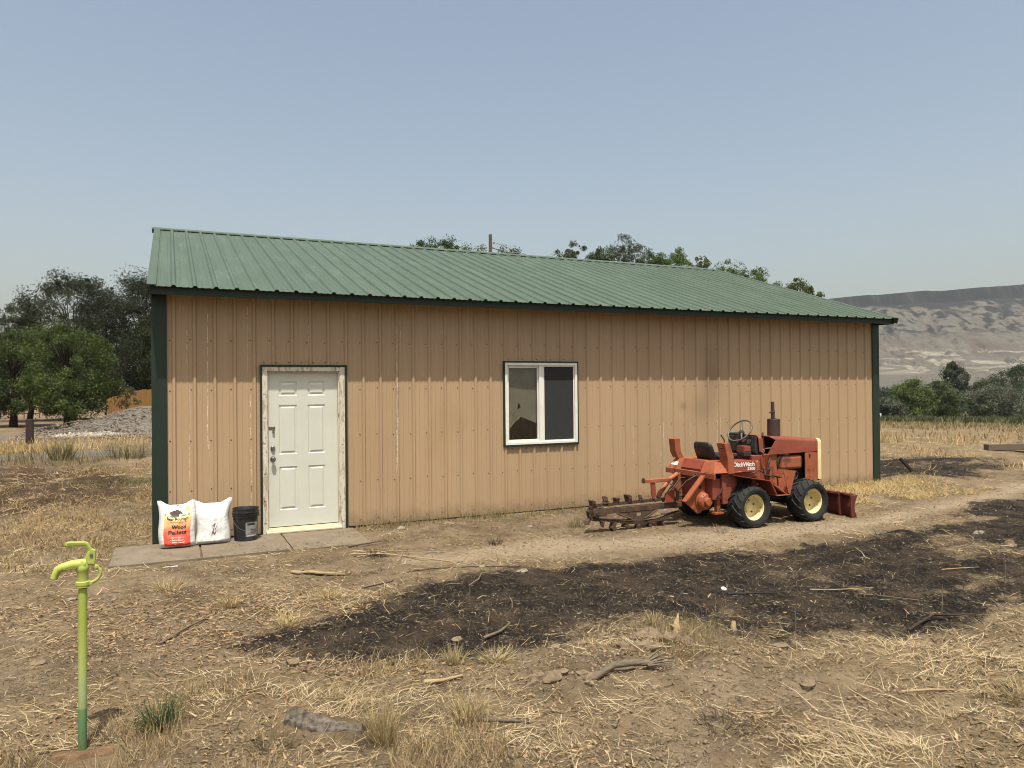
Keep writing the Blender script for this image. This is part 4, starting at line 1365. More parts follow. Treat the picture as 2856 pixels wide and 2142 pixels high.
# digging boom
YB = -1.77
MB().box(5.12, 6.30, YB - 0.035, YB + 0.035, 0.225, 0.292).build('boom_bar', M_RUST, tr, bevel=0.004)
MB().box(4.93, 5.14, YB - 0.047, YB - 0.0355, 0.20, 0.30).build('nose_cheek', M_RUST, tr, bevel=0.01)
MB().box(4.93, 5.14, YB + 0.0355, YB + 0.047, 0.20, 0.30).build('nose_cheek', M_RUST, tr, bevel=0.01)
MB().lathe([(0.028, 0), (0.05, 0.002), (0.052, 0.016), (0.028, 0.020), (0.022, 0.03), (0.0001, 0.03)], (4.985, YB - 0.048, 0.248), (0, -1, 0), 20).build('nose_bearing', M_RUST, tr, smooth=40)
MB().lathe([(0.07, -0.03), (0.075, 0), (0.07, 0.03)], (4.985, YB, 0.248), (0, 1, 0), 18).build('nose_sprocket', M_RUST, tr, smooth=40)
v = MB()
pl = [Vector((q[0], q[1], 0)) for q in ((5.30, 0.224), (5.88, 0.224), (5.70, 0.11), (5.655, 0.092), (5.61, 0.092), (5.56, 0.112))]
hl = [Vector((q[0], q[1], 0)) for q in ((5.585, 0.205), (5.665, 0.205), (5.66, 0.17), (5.625, 0.155), (5.59, 0.17))]
tri = geometry.tessellate_polygon([pl, hl])
al = pl + hl
for yy in (YB - 0.03, YB - 0.018):
    v.add([(q.x, yy, q.y) for q in al], [tuple(t) for t in tri])
v.build('brace_plate', M_RUST, tr)
MB().tube([(5.90, YB - 0.04, 0.222), (5.70, YB - 0.045, 0.125)], 0.011, 6).build('brace_rib', M_RUST, tr)
MB().tube([(5.28, YB - 0.04, 0.222), (5.50, YB - 0.045, 0.135)], 0.013, 6).build('brace_rib', M_RUST, tr)
MB().tube([(5.02, YB - 0.03, 0.178), (5.55, YB - 0.03, 0.118)], 0.013, 6).build('return_rail', M_RUST, tr)
MB().tube([(5.70, YB - 0.03, 0.118), (6.25, YB - 0.03, 0.19)], 0.008, 6).build('return_rail', M_RUST, tr)
# the chain: links shared, set along the loop
path = [Vector((6.28, 0, 0.350)), Vector((5.10, 0, 0.335))]
for i in range(9):
    a = math.pi / 2 + math.pi * i / 8
    path.append(Vector((4.985 + 0.090 * math.cos(a), 0, 0.248 + 0.090 * math.sin(a))))
path += [Vector((5.10, 0, 0.150)), Vector((5.35, 0, 0.105)), Vector((5.63, 0, 0.068)), Vector((5.95, 0, 0.085)), Vector((6.28, 0, 0.17))]
cum = [0]
for p, q in zip(path, path[1:]):
    cum.append(cum[-1] + (q - p).length)


def along(s):
    for i in range(len(path) - 1):
        if s <= cum[i + 1] or i == len(path) - 2:
            t = (s - cum[i]) / (cum[i + 1] - cum[i])
            d = (path[i + 1] - path[i]).normalized()
            return path[i].lerp(path[i + 1], t), d


lm = MB()
for yy in (-0.030, 0.022):
    lm.box(-0.036, 0.036, yy, yy + 0.008, -0.015, 0.015)
lm.tube([(-0.025, -0.036, 0), (-0.025, 0.036, 0)], 0.009, 6).tube([(0.025, -0.036, 0), (0.025, 0.036, 0)], 0.009, 6)
l0 = lm.build('chain_link', M_RUST, tr, world=False)
tm = MB()
tm.box(-0.026, 0.026, -0.04, 0.04, 0.012, 0.045).prism([(-0.02, 0.045), (0.024, 0.045), (0.030, 0.075), (-0.004, 0.100), (-0.028, 0.094)], 'y', -0.048, 0.048)
tm.torus((0.03, 0.0, 0.03), (0, 1, 0), 0.011, 0.005, 10, 6)
t0_ = tm.build('digging_tooth', M_RUST, tr, world=False, bevel=0.003)
org = Vector((7.2, YC, 0))
nlk = int(cum[-1] / 0.058)
first_l = first_t = True
for k in range(nlk):
    p, d = along((k + 0.5) * cum[-1] / nlk)
    p = Vector((p.x, YB, p.z))
    ang = math.atan2(-d.z, d.x)          # rotation about y
    o = l0 if first_l else link_copy(l0, tr)
    first_l = False
    o.location = p - org
    o.rotation_euler = (0, ang + math.pi, 0)
    if k % 3 == 1 and p.x < (5.75 if p.z > 0.3 else 6.12):
        o = t0_ if first_t else link_copy(t0_, tr)
        first_t = False
        o.location = p - org
        kk = (-1, 0.0, 1)[(k // 3) % 3]
        o.location.y += 0.018 * kk
        o.rotation_euler = (0.15 * kk, ang + math.pi + 0.12 * math.sin(k * 2.3), 0.4 * kk)
        o.scale = (1.0 + 0.25 * math.sin(k * 1.7), 0.9 + 0.25 * math.cos(k * 2.9), 1.0 + 0.22 * math.sin(k * 3.1))
# lift arm, crumber bar and its bright spring strap
MB().box(5.70, 6.11, -1.82, -1.755, 0.575, 0.62).build('crumber_bar', M_RED, tr, bevel=0.004)
MB().lathe([(0.035, 0), (0.035, 0.012), (0.0001, 0.012)], (5.705, -1.79, 0.605), (-1, 0, 0.2), 14).build('crumber_cap', M_RUST, tr, smooth=40)
MB().prism([(5.805, 0.574), (5.87, 0.574), (5.885, 0.40), (5.84, 0.36), (5.82, 0.40)], 'y', -1.81, -1.79).build('crumber_leg', M_RED2, tr, bevel=0.003)
MB().tube([(6.36, -1.62, 0.64), (6.20, -1.66, 0.58), (6.02, -1.70, 0.42), (5.98, -1.72, 0.36)], 0.032, 8).build('lift_arm', M_RED, tr, smooth=50)
st = MB()
cv = [(5.935, 0.612), (6.00, 0.598), (6.07, 0.545), (6.135, 0.485), (6.165, 0.43), (6.17, 0.37), (6.155, 0.318)]
for (x0, z0), (x1, z1) in zip(cv, cv[1:]):
    d = Vector((x1 - x0, 0, z1 - z0)).normalized()
    n_ = Vector((-d.z, 0, d.x)) * 0.006
    st.add([(x0, -1.90, z0), (x0, -1.84, z0), (x1, -1.84, z1), (x1, -1.90, z1), (x0 + n_.x, -1.90, z0 + n_.z), (x0 + n_.x, -1.84, z0 + n_.z), (x1 + n_.x, -1.84, z1 + n_.z), (x1 + n_.x, -1.90, z1 + n_.z)], [(0, 1, 2, 3), (7, 6, 5, 4), (0, 4, 5, 1), (1, 5, 6, 2), (2, 6, 7, 3), (3, 7, 4, 0)])
st.build('spring_strap', M_CHROME, tr)
MB().prism([(6.03, 0.44), (6.15, 0.47), (6.15, 0.32), (6.0, 0.32)], 'y', -1.84, -1.82).build('strap_bracket', M_RED2, tr, bevel=0.003)
for k in range(7):
    rr = random.Random(k + 40)
    c = Vector((5.90 + rr.uniform(0, .45), YB + rr.uniform(-.05, .06), 0.33 + rr.uniform(0, .08)))
    MB().lathe([(0.018, -0.02), (0.026, -0.018), (0.026, 0.018), (0.018, 0.02)], c, (rr.uniform(-1, 1), rr.uniform(-1, 1), rr.uniform(-.5, .5)), 7).build('clamp_fitting', M_RUST, tr, bevel=0.002)

for P_ in ([(6.50, -2.02, 0.60), (6.40, -1.98, 0.66), (6.26, -1.94, 0.58), (6.16, -1.88, 0.44)], [(6.52, -1.72, 0.58), (6.36, -1.70, 0.60), (6.20, -1.74, 0.48), (6.06, -1.76, 0.40)], [(6.62, -2.23, 0.55), (6.56, -2.26, 0.46), (6.52, -2.22, 0.38), (6.46, -2.10, 0.32)], [(7.14, -2.20, 0.66), (7.22, -2.23, 0.70), (7.34, -2.19, 0.66), (7.46, -2.18, 0.72)], [(7.46, -2.18, 0.84), (7.40, -2.21, 0.78), (7.38, -2.20, 0.66)]):
    MB().tube(P_, 0.0105, 7).build('hydraulic_hose', M_BLACK, tr, smooth=60)

# front blade
bl = MB()
pr = []
for i in range(9):
    t = i / 8
    z = 0.004 + 0.305 * t
    pr.append((8.70 - 0.055 * math.sin(math.pi * t) + 0.02 * t, z))
pr2 = [(x_ - 0.014, z) for x_, z in pr[::-1]]
bl.prism(pr + pr2, 'y', -2.50, -1.10)
bl.build('front_blade', M_BLADE, tr, smooth=30)
for yy in (-2.50, -2.30, -1.30):
    MB().prism([(8.60, 0.30), (8.70, 0.305), (8.635, 0.155), (8.68, 0.01), (8.60, 0.02), (8.585, 0.16)], 'y', yy + 0.002, yy + 0.03).build('blade_rib', M_BLADE, tr)
MB().box(8.30, 8.62, -2.03, -1.97, 0.14, 0.20).build('blade_arm', M_RED2, tr, bevel=0.004)
MB().box(8.30, 8.62, -1.63, -1.57, 0.14, 0.20).build('blade_arm', M_RED2, tr, bevel=0.004)
MB().tube([(8.36, -1.8, 0.46), (8.56, -1.8, 0.22)], 0.025, 10).build('blade_cylinder', M_BLACK, tr, smooth=50)
MB().box(8.60, 8.69, -2.45, -1.15, 0.313, 0.325).build('blade_top_flange', M_BLADE, tr)

# ------------------------------------------------------------------ bags and bucket by the door
def print_material():
    m = bpy.data.materials.new('flame_gradient_print')
    m.use_nodes = True
    nt = m.node_tree
    N, L = nt.nodes, nt.links
    b = N['Principled BSDF']
    b.inputs['Roughness'].default_value = 0.5
    tc = N.new('ShaderNodeTexCoord')
    sp = N.new('ShaderNodeSeparateXYZ')
    L.new(tc.outputs['Object'], sp.inputs[0])
    mr = N.new('ShaderNodeMapRange')
    mr.inputs['From Min'].default_value = 0.03
    mr.inputs['From Max'].default_value = 0.47
    L.new(sp.outputs['Z'], mr.inputs['Value'])
    cr = N.new('ShaderNodeValToRGB')
    L.new(mr.outputs[0], cr.inputs[0])
    e = cr.color_ramp.elements
    e[0].position, e[0].color = 0.0, (0.50, 0.045, 0.025, 1)
    e[1].position, e[1].color = 1.0, (0.72, 0.70, 0.50, 1)
    for p, c in ((0.33, (0.60, 0.085, 0.04, 1)), (0.46, (0.62, 0.20, 0.08, 1)), (0.60, (0.66, 0.38, 0.16, 1)), (0.72, (0.68, 0.50, 0.20, 1)), (0.90, (0.74, 0.70, 0.42, 1))):
        q = e.new(p)
        q.color = c
    L.new(cr.outputs[0], b.inputs['Base Color'])
    return m


M_PRINT = print_material()


class Bag:
    def __init__(s, cx, y0, width, H, T, seed, lean=0.10, earL=0.05, earR=0.05, waist=0.0):
        s.cx, s.y0, s.w, s.H, s.T, s.seed, s.lean, s.eL, s.eR, s.waist = cx, y0, width / 2, H, T, seed, lean, earL, earR, waist

    def pt(s, u, v, side, off=0.0):
        au = abs(u)
        zt = s.H + (s.eL if u < 0 else s.eR) * min(1, max(0, (au - 0.35) / 0.45)) ** 1.3
        z = 0.012 + zt * v
        wv = 1.0 - s.waist * math.sin(math.pi * min(1, v * 1.1)) - 0.05 * (1 - v) ** 6
        if v > 0.86:
            wv += 0.06 * (v - 0.86) / 0.14 * (1 if u < 0 else 0.6)
        edge = max(0.0, 1 - au ** 3.2) ** 0.55
        prof = (min(1, v / 0.10) ** 0.5) * (1 - max(0, (v - 0.62) / 0.38) ** 1.6 * 0.92)
        T = s.T * edge * prof
        nz_ = lambda f, g, q: mnoise.noise(Vector((u * f, v * g, s.seed + q)))
        wr = 0.0032 * math.sin(v * 88 + 9 * nz_(1.5, 3, 0)) * max(0, au - 0.4) / 0.6 * (0.5 + nz_(3, 6, 4)) + 0.014 * nz_(1.6, 2.6, 1) + 0.011 * nz_(4.5, 6.0, 2) + 0.005 * nz_(11, 14, 3)
        wr += 0.030 * max(0, v - 0.70) / 0.30 * nz_(5.5, 1.5, 5)
        y = s.y0 + s.lean * v - side * (T + wr * edge + off)
        x = s.cx + u * s.w * wv + 0.006 * math.sin(9 * v + s.seed)
        return (x, y, z)

    def mesh(s, nu=44, nv=56):
        mb = MB()
        for side in (1, -1):
            b = len(mb.v)
            for j in range(nv + 1):
                for i in range(nu + 1):
                    mb.v.append(s.pt(-1 + 2 * i / nu, j / nv, side))
            for j in range(nv):
                for i in range(nu):
                    a = b + j * (nu + 1) + i
                    mb.f.append((a, a + 1, a + nu + 2, a + nu + 1))
        return mb

    def patch(s, u0, u1, v0, v1, off, n=26):
        mb = MB()
        for j in range(n + 1):
            for i in range(n + 1):
                mb.v.append(s.pt(u0 + (u1 - u0) * i / n, v0 + (v1 - v0) * j / n, 1, off))
        for j in range(n):
            for i in range(n):
                a = j * (n + 1) + i
                mb.f.append((a, a + 1, a + n + 2, a + n + 1))
        return mb

    def wrap(s, pts2, faces, off):
        """2-D shapes in (u, v) laid onto the front"""
        return MB().add([s.pt(u, v, 1, off) for u, v in pts2], faces)


pb = empty('wood_pellet_bag', (0.245, -0.36, 0.011), 'white bag with an orange and red printed label leaning by the corner post', 'bag')
B1 = Bag(0.245, -0.36, 0.39, 0.475, 0.10, 2.0, 0.13, 0.055, 0.045)
B1.mesh().build('bag_body', M_BAG, pb, smooth=60)
B1.patch(-0.72, 0.72, 0.055, 0.86, 0.0025).build('printed_label', M_PRINT, pb, smooth=60)


def bag_text(bag, txt, uc, v, width, hgt, m, parent, bold=0.0):
    vs, fs = text_mesh(txt, 1.0, bold)
    x0, x1 = min(q[0] for q in vs), max(q[0] for q in vs)
    pts = [(uc + ((q[0] - x0) / (x1 - x0) - 0.5) * width, v + q[1] * hgt) for q in vs]
    tag(bag.wrap(pts, fs, 0.0055).build('lettering', m, parent), kind='stuff')


bag_text(B1, 'Bear Mountain', 0.0, 0.655, 1.15, 0.085, M_INK, pb, 0.02)
scr = [B1.pt(-0.42 + 0.72 * i / 60, 0.616 + 0.012 * math.sin(i * 1.3) + 0.004 * math.sin(i * 0.41), 1, 0.005) for i in range(61)]
MB().tube(scr, 0.0011, 5).build('label_script', M_BOARD, pb)
MB().torus(B1.pt(0.42, 0.622, 1, 0.005), (0, -1, 0.1), 0.006, 0.0014, 14, 5).build('label_mark', M_INK, pb)
bag_text(B1, 'Wood', 0.08, 0.455, 0.80, 0.125, M_INK, pb, 0.03)
bag_text(B1, 'Pellets', 0.03, 0.335, 0.98, 0.125, M_INK, pb, 0.03)
for k, tx in enumerate(('• Burns hotter', '• Burns longer', '• Burns cleaner')):
    bag_text(B1, tx, 0.02, 0.245 - 0.055 * k, 0.78, 0.045, M_LETTER, pb, 0.01)
# dark animal on a ledge above the name
bear = [(-0.42, 0.80), (-0.40, 0.835), (-0.36, 0.845), (-0.33, 0.862), (-0.28, 0.85), (-0.20, 0.87), (-0.10, 0.868), (0.0, 0.885), (0.10, 0.872), (0.20, 0.855), (0.27, 0.82), (0.32, 0.775), (0.30, 0.745), (-0.25, 0.745), (-0.30, 0.775), (-0.36, 0.79)]
tri = geometry.tessellate_polygon([[Vector((a, b, 0)) for a, b in bear]])
B1.wrap(bear, [tuple(t) for t in tri], 0.0048).build('label_animal', M_MUF, pb)
led = [(-0.68, 0.725), (-0.68, 0.765), (-0.5, 0.758), (-0.25, 0.772), (0.1, 0.75), (0.35, 0.765), (0.68, 0.755), (0.68, 0.725), (0.2, 0.735), (-0.3, 0.722)]
tri = geometry.tessellate_polygon([[Vector((a, b, 0)) for a, b in led]])
B1.wrap(led, [tuple(t) for t in tri], 0.0042).build('label_ledge', M_STONE, pb)
B1.wrap([(0.38, 0.84), (0.66, 0.82), (0.70, 0.90), (0.48, 0.925)], [(0, 1, 2, 3)], 0.007).build('yellow_corner', M_YEL, pb)

wb = empty('white_bag', (0.63, -0.33, 0.011), 'plain white stuffed bag with a brown stain between pellet bag and bucket', 'bag')
B2 = Bag(0.632, -0.33, 0.415, 0.465, 0.105, 5.3, 0.13, 0.035, 0.05, 0.13)
B2.mesh().build('bag_body', M_BAGDIRT, wb, smooth=60)
mb = MB()
rr = random.Random(3)
for k in range(60):
    t = rr.random()
    u, v = -0.22 + 0.30 * rr.random() + 0.22 * t, 0.22 + 0.36 * t
    r_ = 0.006 + 0.03 * rr.random() ** 2
    n = 6
    pts = [B2.pt(u + r_ * math.cos(6.283 * i / n) * rr.uniform(.5, 1.2), v + 0.8 * r_ * math.sin(6.283 * i / n) * rr.uniform(.6, 1.6), 1, 0.002 + 0.0001 * k) for i in range(n)]
    mb.add(pts, [tuple(range(n))])
tag(mb.build('mud_splash', M_BOARD, wb), kind='stuff')

bk = empty('plastic_bucket', (1.0, -0.27, 0.011), 'dusty black plastic bucket with a pale paper label beside the door', 'bucket')
c = (1.0, -0.27, 0.014)
MB().lathe([(0.0001, 0.012), (0.124, 0.012), (0.145, 0.372), (0.152, 0.384), (0.152, 0.376), (0.149, 0.372), (0.149, 0.345), (0.158, 0.343), (0.158, 0.336), (0.148, 0.334), (0.148, 0.322), (0.156, 0.320), (0.156, 0.313), (0.147, 0.311), (0.146, 0.298), (0.154, 0.296), (0.154, 0.288), (0.1445, 0.284), (0.132, 0.006), (0.124, 0.0), (0.0001, 0.0)], c, (0, 0, 1), 48).build('bucket_body', M_BUCKET, bk, smooth=30)
mb = MB()
n = 14
for j, z in enumerate((0.055, 0.225)):
    for i in range(n + 1):
        a = R(-96) + R(62) * i / n
        r_ = 0.1325 + (0.1445 - 0.132) * (z - 0.006) / 0.278 + 0.0012
        mb.v.append((c[0] + r_ * math.cos(a), c[1] + r_ * math.sin(a), c[2] + z))
for i in range(n):
    mb.f.append((i, i + 1, n + 2 + i, n + 1 + i))
mb.build('paper_label', M_LABEL, bk, smooth=60)
for k, (za, zb, a0, a1) in enumerate(((0.19, 0.215, -88, -50), (0.135, 0.141, -75, -40), (0.118, 0.122, -72, -40), (0.10, 0.104, -72, -40), (0.08, 0.084, -72, -42), (0.06, 0.072, -90, -38))):
    mb = MB()
    for z in (za, zb):
        for i in range(7):
            a = R(a0) + R(a1 - a0) * i / 6
            r_ = 0.1325 + 0.0125 * (z - 0.006) / 0.278 + 0.002
            mb.v.append((c[0] + r_ * math.cos(a), c[1] + r_ * math.sin(a), c[2] + z))
    for i in range(6):
        mb.f.append((i, i + 1, 8 + i, 7 + i))
    mb.build('label_line', M_LETTER if k == 5 else M_SCREEN, bk)
hd = []
for i in range(15):
    t = math.pi * i / 14
    hd.append((c[0] + 0.157 * -math.cos(t), c[1] - 0.163 * math.sin(t) * 0.96 - 0.004, c[2] + 0.305 - 0.17 * math.sin(t)))
MB().tube(hd, 0.0017, 6).build('wire_handle', M_WIRE, bk, smooth=50)

# ------------------------------------------------------------------ yard hydrant
HX, HY = -0.237, -5.40
hy = empty('yard_hydrant', (HX, HY, 0), 'lime green yard hydrant with a lever handle standing in the dry grass', 'hydrant')


def pipe_material():
    m = mat('lime_to_teal_pipe', (0.40, 0.46, 0.08), (0.35, 0.41, 0.09), 9, rough=0.5, stretch=(4, 4, 1), c3=(0.10, 0.10, 0.05), s3=22, lo3=0.60, hi3=0.66, bump=0.2, bscale=40)
    nt = m.node_tree
    N, L = nt.nodes, nt.links
    b = N['Principled BSDF']
    src = b.inputs['Base Color'].links[0].from_socket
    g = N.new('ShaderNodeNewGeometry')
    sp = N.new('ShaderNodeSeparateXYZ')
    L.new(g.outputs['Position'], sp.inputs[0])
    cr = N.new('ShaderNodeValToRGB')
    L.new(sp.outputs['Z'], cr.inputs[0])
    e = cr.color_ramp.elements
    e[0].position, e[0].color = 0.0, (0.015, 0.085, 0.06, 1)
    e[1].position, e[1].color = 0.62, (0.31, 0.365, 0.066, 1)
    for p, c_ in ((0.10, (0.02, 0.12, 0.085, 1)), (0.185, (0.045, 0.17, 0.10, 1)), (0.195, (0.25, 0.30, 0.15, 1)), (0.27, (0.33, 0.37, 0.19, 1)), (0.40, (0.37, 0.43, 0.14, 1))):
        q = e.new(p)
        q.color = c_
    mx = N.new('ShaderNodeMix')
    mx.data_type = 'RGBA'
    mx.inputs[0].default_value = 0.7
    L.new(src, mx.inputs[6])
    L.new(cr.outputs[0], mx.inputs[7])
    L.new(mx.outputs[2], b.inputs['Base Color'])
    return m


M_PIPE = pipe_material()
M_SHADELIME = mat('shaded_lime_paint', (0.26, 0.31, 0.06), rough=0.6)
MB().lathe([(0.0205, -0.1), (0.0205, 0.80), (0.0001, 0.80)], (HX, HY, 0), (0.006, 0, 1), 24).build('standpipe', M_PIPE, hy, smooth=40)
MB().lathe([(0.0205, 0), (0.031, 0.002), (0.031, 0.012), (0.033, 0.014), (0.033, 0.030), (0.029, 0.033)], (HX + 0.005, HY, 0.805), (0, 0, 1), 24).build('clamp_collar', M_LIME, hy, smooth=35)
MB().lathe([(0.0255, 0), (0.026, 0.05), (0.0285, 0.055), (0.030, 0.075), (0.026, 0.082), (0.026, 0.095), (0.022, 0.105), (0.0001, 0.106)], (HX + 0.005, HY, 0.838), (0, 0, 1), 24).build('head_casting', M_LIME, hy, smooth=35)
MB().tube([(HX + 0.02, HY, 0.925), (HX - 0.04, HY, 0.925), (HX - 0.085, HY + 0.005, 0.915), (HX - 0.105, HY + 0.005, 0.905), (HX - 0.118, HY + 0.005, 0.875)], [0.027, 0.024, 0.0215, 0.021, 0.017], 16).build('spout', M_LIME, hy, smooth=50)
MB().lathe([(0.0165, 0), (0.0175, 0.004), (0.0165, 0.008), (0.0175, 0.012), (0.016, 0.018), (0.010, 0.018), (0.010, 0.002)], (HX - 0.117, HY + 0.005, 0.878), (-0.4, 0, -1), 18).build('hose_thread', M_LIME, hy, smooth=35)
sq = [(HX - 0.078 + 0.066 * i / 40, HY - 0.0222 - 0.0030 * i / 40, 0.908 + 0.006 * i / 40 + 0.0042 * math.sin(i * 1.35) + 0.002 * math.sin(i * 0.37)) for i in range(41)]
MB().tube(sq, 0.0011, 5).build('cast_script', M_LIME, hy, smooth=60)
MB().prism([(HX - 0.005, 0.938), (HX + 0.058, 0.915), (HX + 0.062, 0.94), (HX + 0.064, 0.99), (HX + 0.045, 1.0), (HX + 0.028, 0.985), (HX + 0.012, 0.952)], 'y', HY - 0.012, HY + 0.012).build('pivot_yoke', M_LIME, hy, bevel=0.004)
lv = [(HX + 0.060, 0.972), (HX + 0.030, 1.030), (HX + 0.018, 1.038), (HX - 0.060, 1.044), (HX - 0.071, 1.040), (HX - 0.074, 1.030), (HX - 0.070, 1.022), (HX - 0.058, 1.019), (HX + 0.010, 1.018), (HX + 0.020, 1.010), (HX + 0.038, 0.972)]
MB().prism(lv, 'y', HY - 0.011, HY + 0.011).build('lever_handle', M_LIME, hy, bevel=0.004)
gv_ = [(HX + 0.046, 0.985), (HX + 0.024, 1.024), (HX + 0.012, 1.031), (HX - 0.056, 1.037), (HX - 0.064, 1.033), (HX - 0.062, 1.027), (HX - 0.050, 1.025), (HX + 0.012, 1.024), (HX + 0.022, 1.016)]
MB().prism(gv_, 'y', HY - 0.0118, HY - 0.0111).build('lever_groove_shade', M_SHADELIME, hy)  # strip lies slightly proud; its darker lime paints the shade of a recess
MB().lathe([(0.008, -0.017), (0.008, 0.017)], (HX + 0.045, HY, 0.968), (0, 1, 0), 12).build('pivot_bolt', M_METAL, hy)
MB().tube([(HX + 0.035, HY, 0.935), (HX + 0.066, HY, 0.905), (HX + 0.084, HY, 0.885), (HX + 0.084, HY, 0.862), (HX + 0.070, HY, 0.838), (HX + 0.036, HY, 0.822)], [0.008, 0.0085, 0.0085, 0.0085, 0.0085, 0.008], 10).build('link_strap', M_LIME, hy, smooth=50)
for q in ((0.066, 0.905), (0.040, 0.824), (0.036, 0.93)):
    MB().lathe([(0.009, -0.013), (0.009, 0.013)], (HX + q[0], HY, q[1]), (0, 1, 0), 10).build('link_bolt', M_LIME, hy, bevel=0.002)

# ------------------------------------------------------------------ loose things on the ground
def stick(name, pts, rad, m, label, cat='stick', group=None, n=7, jit=0.15, lift=0.4):
    rr = random.Random(len(label) * 31 + int(abs(pts[0][0]) * 100))
    rads = rad if hasattr(rad, '__len__') else [rad * (1 - 0.5 * i / (len(pts) - 1)) for i in range(len(pts))]
    P = [(x_, y_, hz(x_, y_) + (z_ if z_ is not None else rads[i] * lift)) for i, (x_, y_, z_) in enumerate(pts)]
    mb = MB().tube(P, rads, n)
    mb.v = [(a + rr.uniform(-jit, jit) * rads[0] * 0.5, b_ + rr.uniform(-jit, jit) * rads[0] * 0.5, c_ + rr.uniform(-jit, jit) * rads[0] * 0.5) for a, b_, c_ in mb.v]
    return tag(mb.build(name, m, smooth=60), label, cat, group)


def splinters(root_pts, tips, r, m, parent, name='splinter'):
    for k, (a, b_) in enumerate(zip(root_pts, tips)):
        MB().tube([a, ((a[0] + b_[0]) / 2, (a[1] + b_[1]) / 2, (a[2] + b_[2]) / 2 + 0.006), b_], [r, r * 0.75, r * 0.35], 6).build(name, m, parent, smooth=60)


# the board at the hydrant foot
wbd = MB()
n = 10
for i in range(n + 1):
    t = i / n
    x_ = -0.36 + 0.27 * t
    w_ = 0.022 * (math.sin(math.pi * (0.12 + 0.8 * t)) ** 0.6) + 0.004 * math.sin(17 * t)
    y_ = -5.475 - 0.035 * t
    wbd.v += [(x_, y_ - w_ - 0.012, 0.004), (x_, y_ + w_ + 0.012, 0.004), (x_, y_ + w_, 0.030 + 0.006 * math.sin(9 * t)), (x_, y_ - w_, 0.026 + 0.005 * math.sin(13 * t))]
for i in range(n):
    for k in range(4):
        wbd.f.append((i * 4 + k, i * 4 + (k + 1) % 4, (i + 1) * 4 + (k + 1) % 4, (i + 1) * 4 + k))
wbd.f += [(0, 1, 2, 3), tuple(4 * n + k for k in range(4))]
wbd.v = [(a, b_, c_ + hz(a, b_) - 0.004) for a, b_, c_ in wbd.v]
tag(wbd.build('wood_offcut', M_BOARD, smooth=45), 'brown weathered wood offcut lying at the foot of the hydrant', 'wood')


def bark_slab(name, c0, c1, w, h, label, seed):
    rr = random.Random(seed)
    mb = MB()
    n, k = 26, 15
    d = Vector((c1[0] - c0[0], c1[1] - c0[1], 0))
    s_ = Vector((-d.y, d.x, 0)).normalized()
    rid = [rr.uniform(0.72, 1.18) for _ in range(k + 1)]
    for i in range(n + 1):
        t = i / n
        ww = w * (0.55 + 0.45 * math.sin(math.pi * min(1, 0.15 + t))) * rr.uniform(0.85, 1.15)
        for j in range(k + 1):
            a = math.pi * j / k
            p = Vector((c0[0], c0[1], 0)) + d * t + s_ * (-math.cos(a) * ww)
            z = hz(p.x, p.y) - 0.008 + (h * math.sin(a) ** 0.7) * (0.7 + 0.3 * math.sin(5 * t + 1)) * rr.uniform(0.9, 1.08) * rid[j] * (0.85 if (i + j) % 5 == 0 else 1.0)
            mb.v.append((p.x + rr.uniform(-.004, .004), p.y + rr.uniform(-.004, .004), z))
    for i in range(n):
        for j in range(k):
            a = i * (k + 1) + j
            mb.f.append((a, a + 1, a + k + 2, a + k + 1))
    mb.f += [tuple(range(k + 1)), tuple(n * (k + 1) + j for j in range(k + 1))]
    return tag(mb.build(name, M_BARK, smooth=38), label, 'wood')


bark_slab('bark_log', (0.74, -5.66), (1.09, -5.90), 0.062, 0.08, 'short split log with cracked grey bark in the near dry grass', 4)
# the grey branch with a splintered end, right of centre
br = empty('splintered_branch', (2.68, -5.96, 0), 'grey branch with a splintered right end on the churned soil', 'branch')
P0 = [(2.44, -5.90), (2.52, -5.905), (2.62, -5.92), (2.74, -5.95), (2.84, -5.975)]
zz = [hz(*p) for p in P0]
MB().tube([(p[0], p[1], z + h_) for p, z, h_ in zip(P0, zz, (0.012, 0.03, 0.045, 0.05, 0.045))], [0.016, 0.021, 0.022, 0.022, 0.018], 10).build('limb', M_GREYWOOD, br, smooth=50)
ze = zz[-1] + 0.045
splinters([(2.82, -5.975 + q * 0.008, ze + q * 0.004) for q in (-2, -1, 0, 1, 2, 0)], [(2.97, -6.04, ze - 0.01), (2.99, -6.02, ze + 0.005), (3.0, -6.0, ze + 0.02), (2.97, -5.97, ze + 0.04), (2.94, -5.95, ze + 0.06), (2.98, -6.0, ze - 0.02)], 0.009, M_GREYWOOD, br)
# the upright pale stump splinter
sp = empty('split_stump', (3.40, -5.50, 0), 'pale split stub of wood poking out of the soil bank', 'stump')
zb = hz(3.40, -5.50)
MB().tube([(3.385, -5.53, zb - 0.05), (3.385, -5.525, zb + 0.03), (3.40, -5.51, zb + 0.065)], [0.034, 0.034, 0.030], 9).build('stub', M_PALEWOOD, sp, smooth=45)
splinters([(3.41, -5.50, zb + 0.04), (3.395, -5.50, zb + 0.05), (3.375, -5.515, zb + 0.04)], [(3.455, -5.455, zb + 0.125), (3.42, -5.48, zb + 0.10), (3.335, -5.53, zb + 0.085)], 0.018, M_PALEWOOD, sp)
st2 = empty('dead_stub', (4.0, -5.40, 0), 'small brown stub beside the scorched edge, right of the pale stump', 'stump')
zb = hz(4.0, -5.4)
MB().tube([(4.0, -5.41, zb - 0.03), (4.0, -5.40, zb + 0.03), (4.015, -5.39, zb + 0.065)], [0.026, 0.022, 0.014], 8).build('stub', M_PALEWOOD, st2, smooth=45)
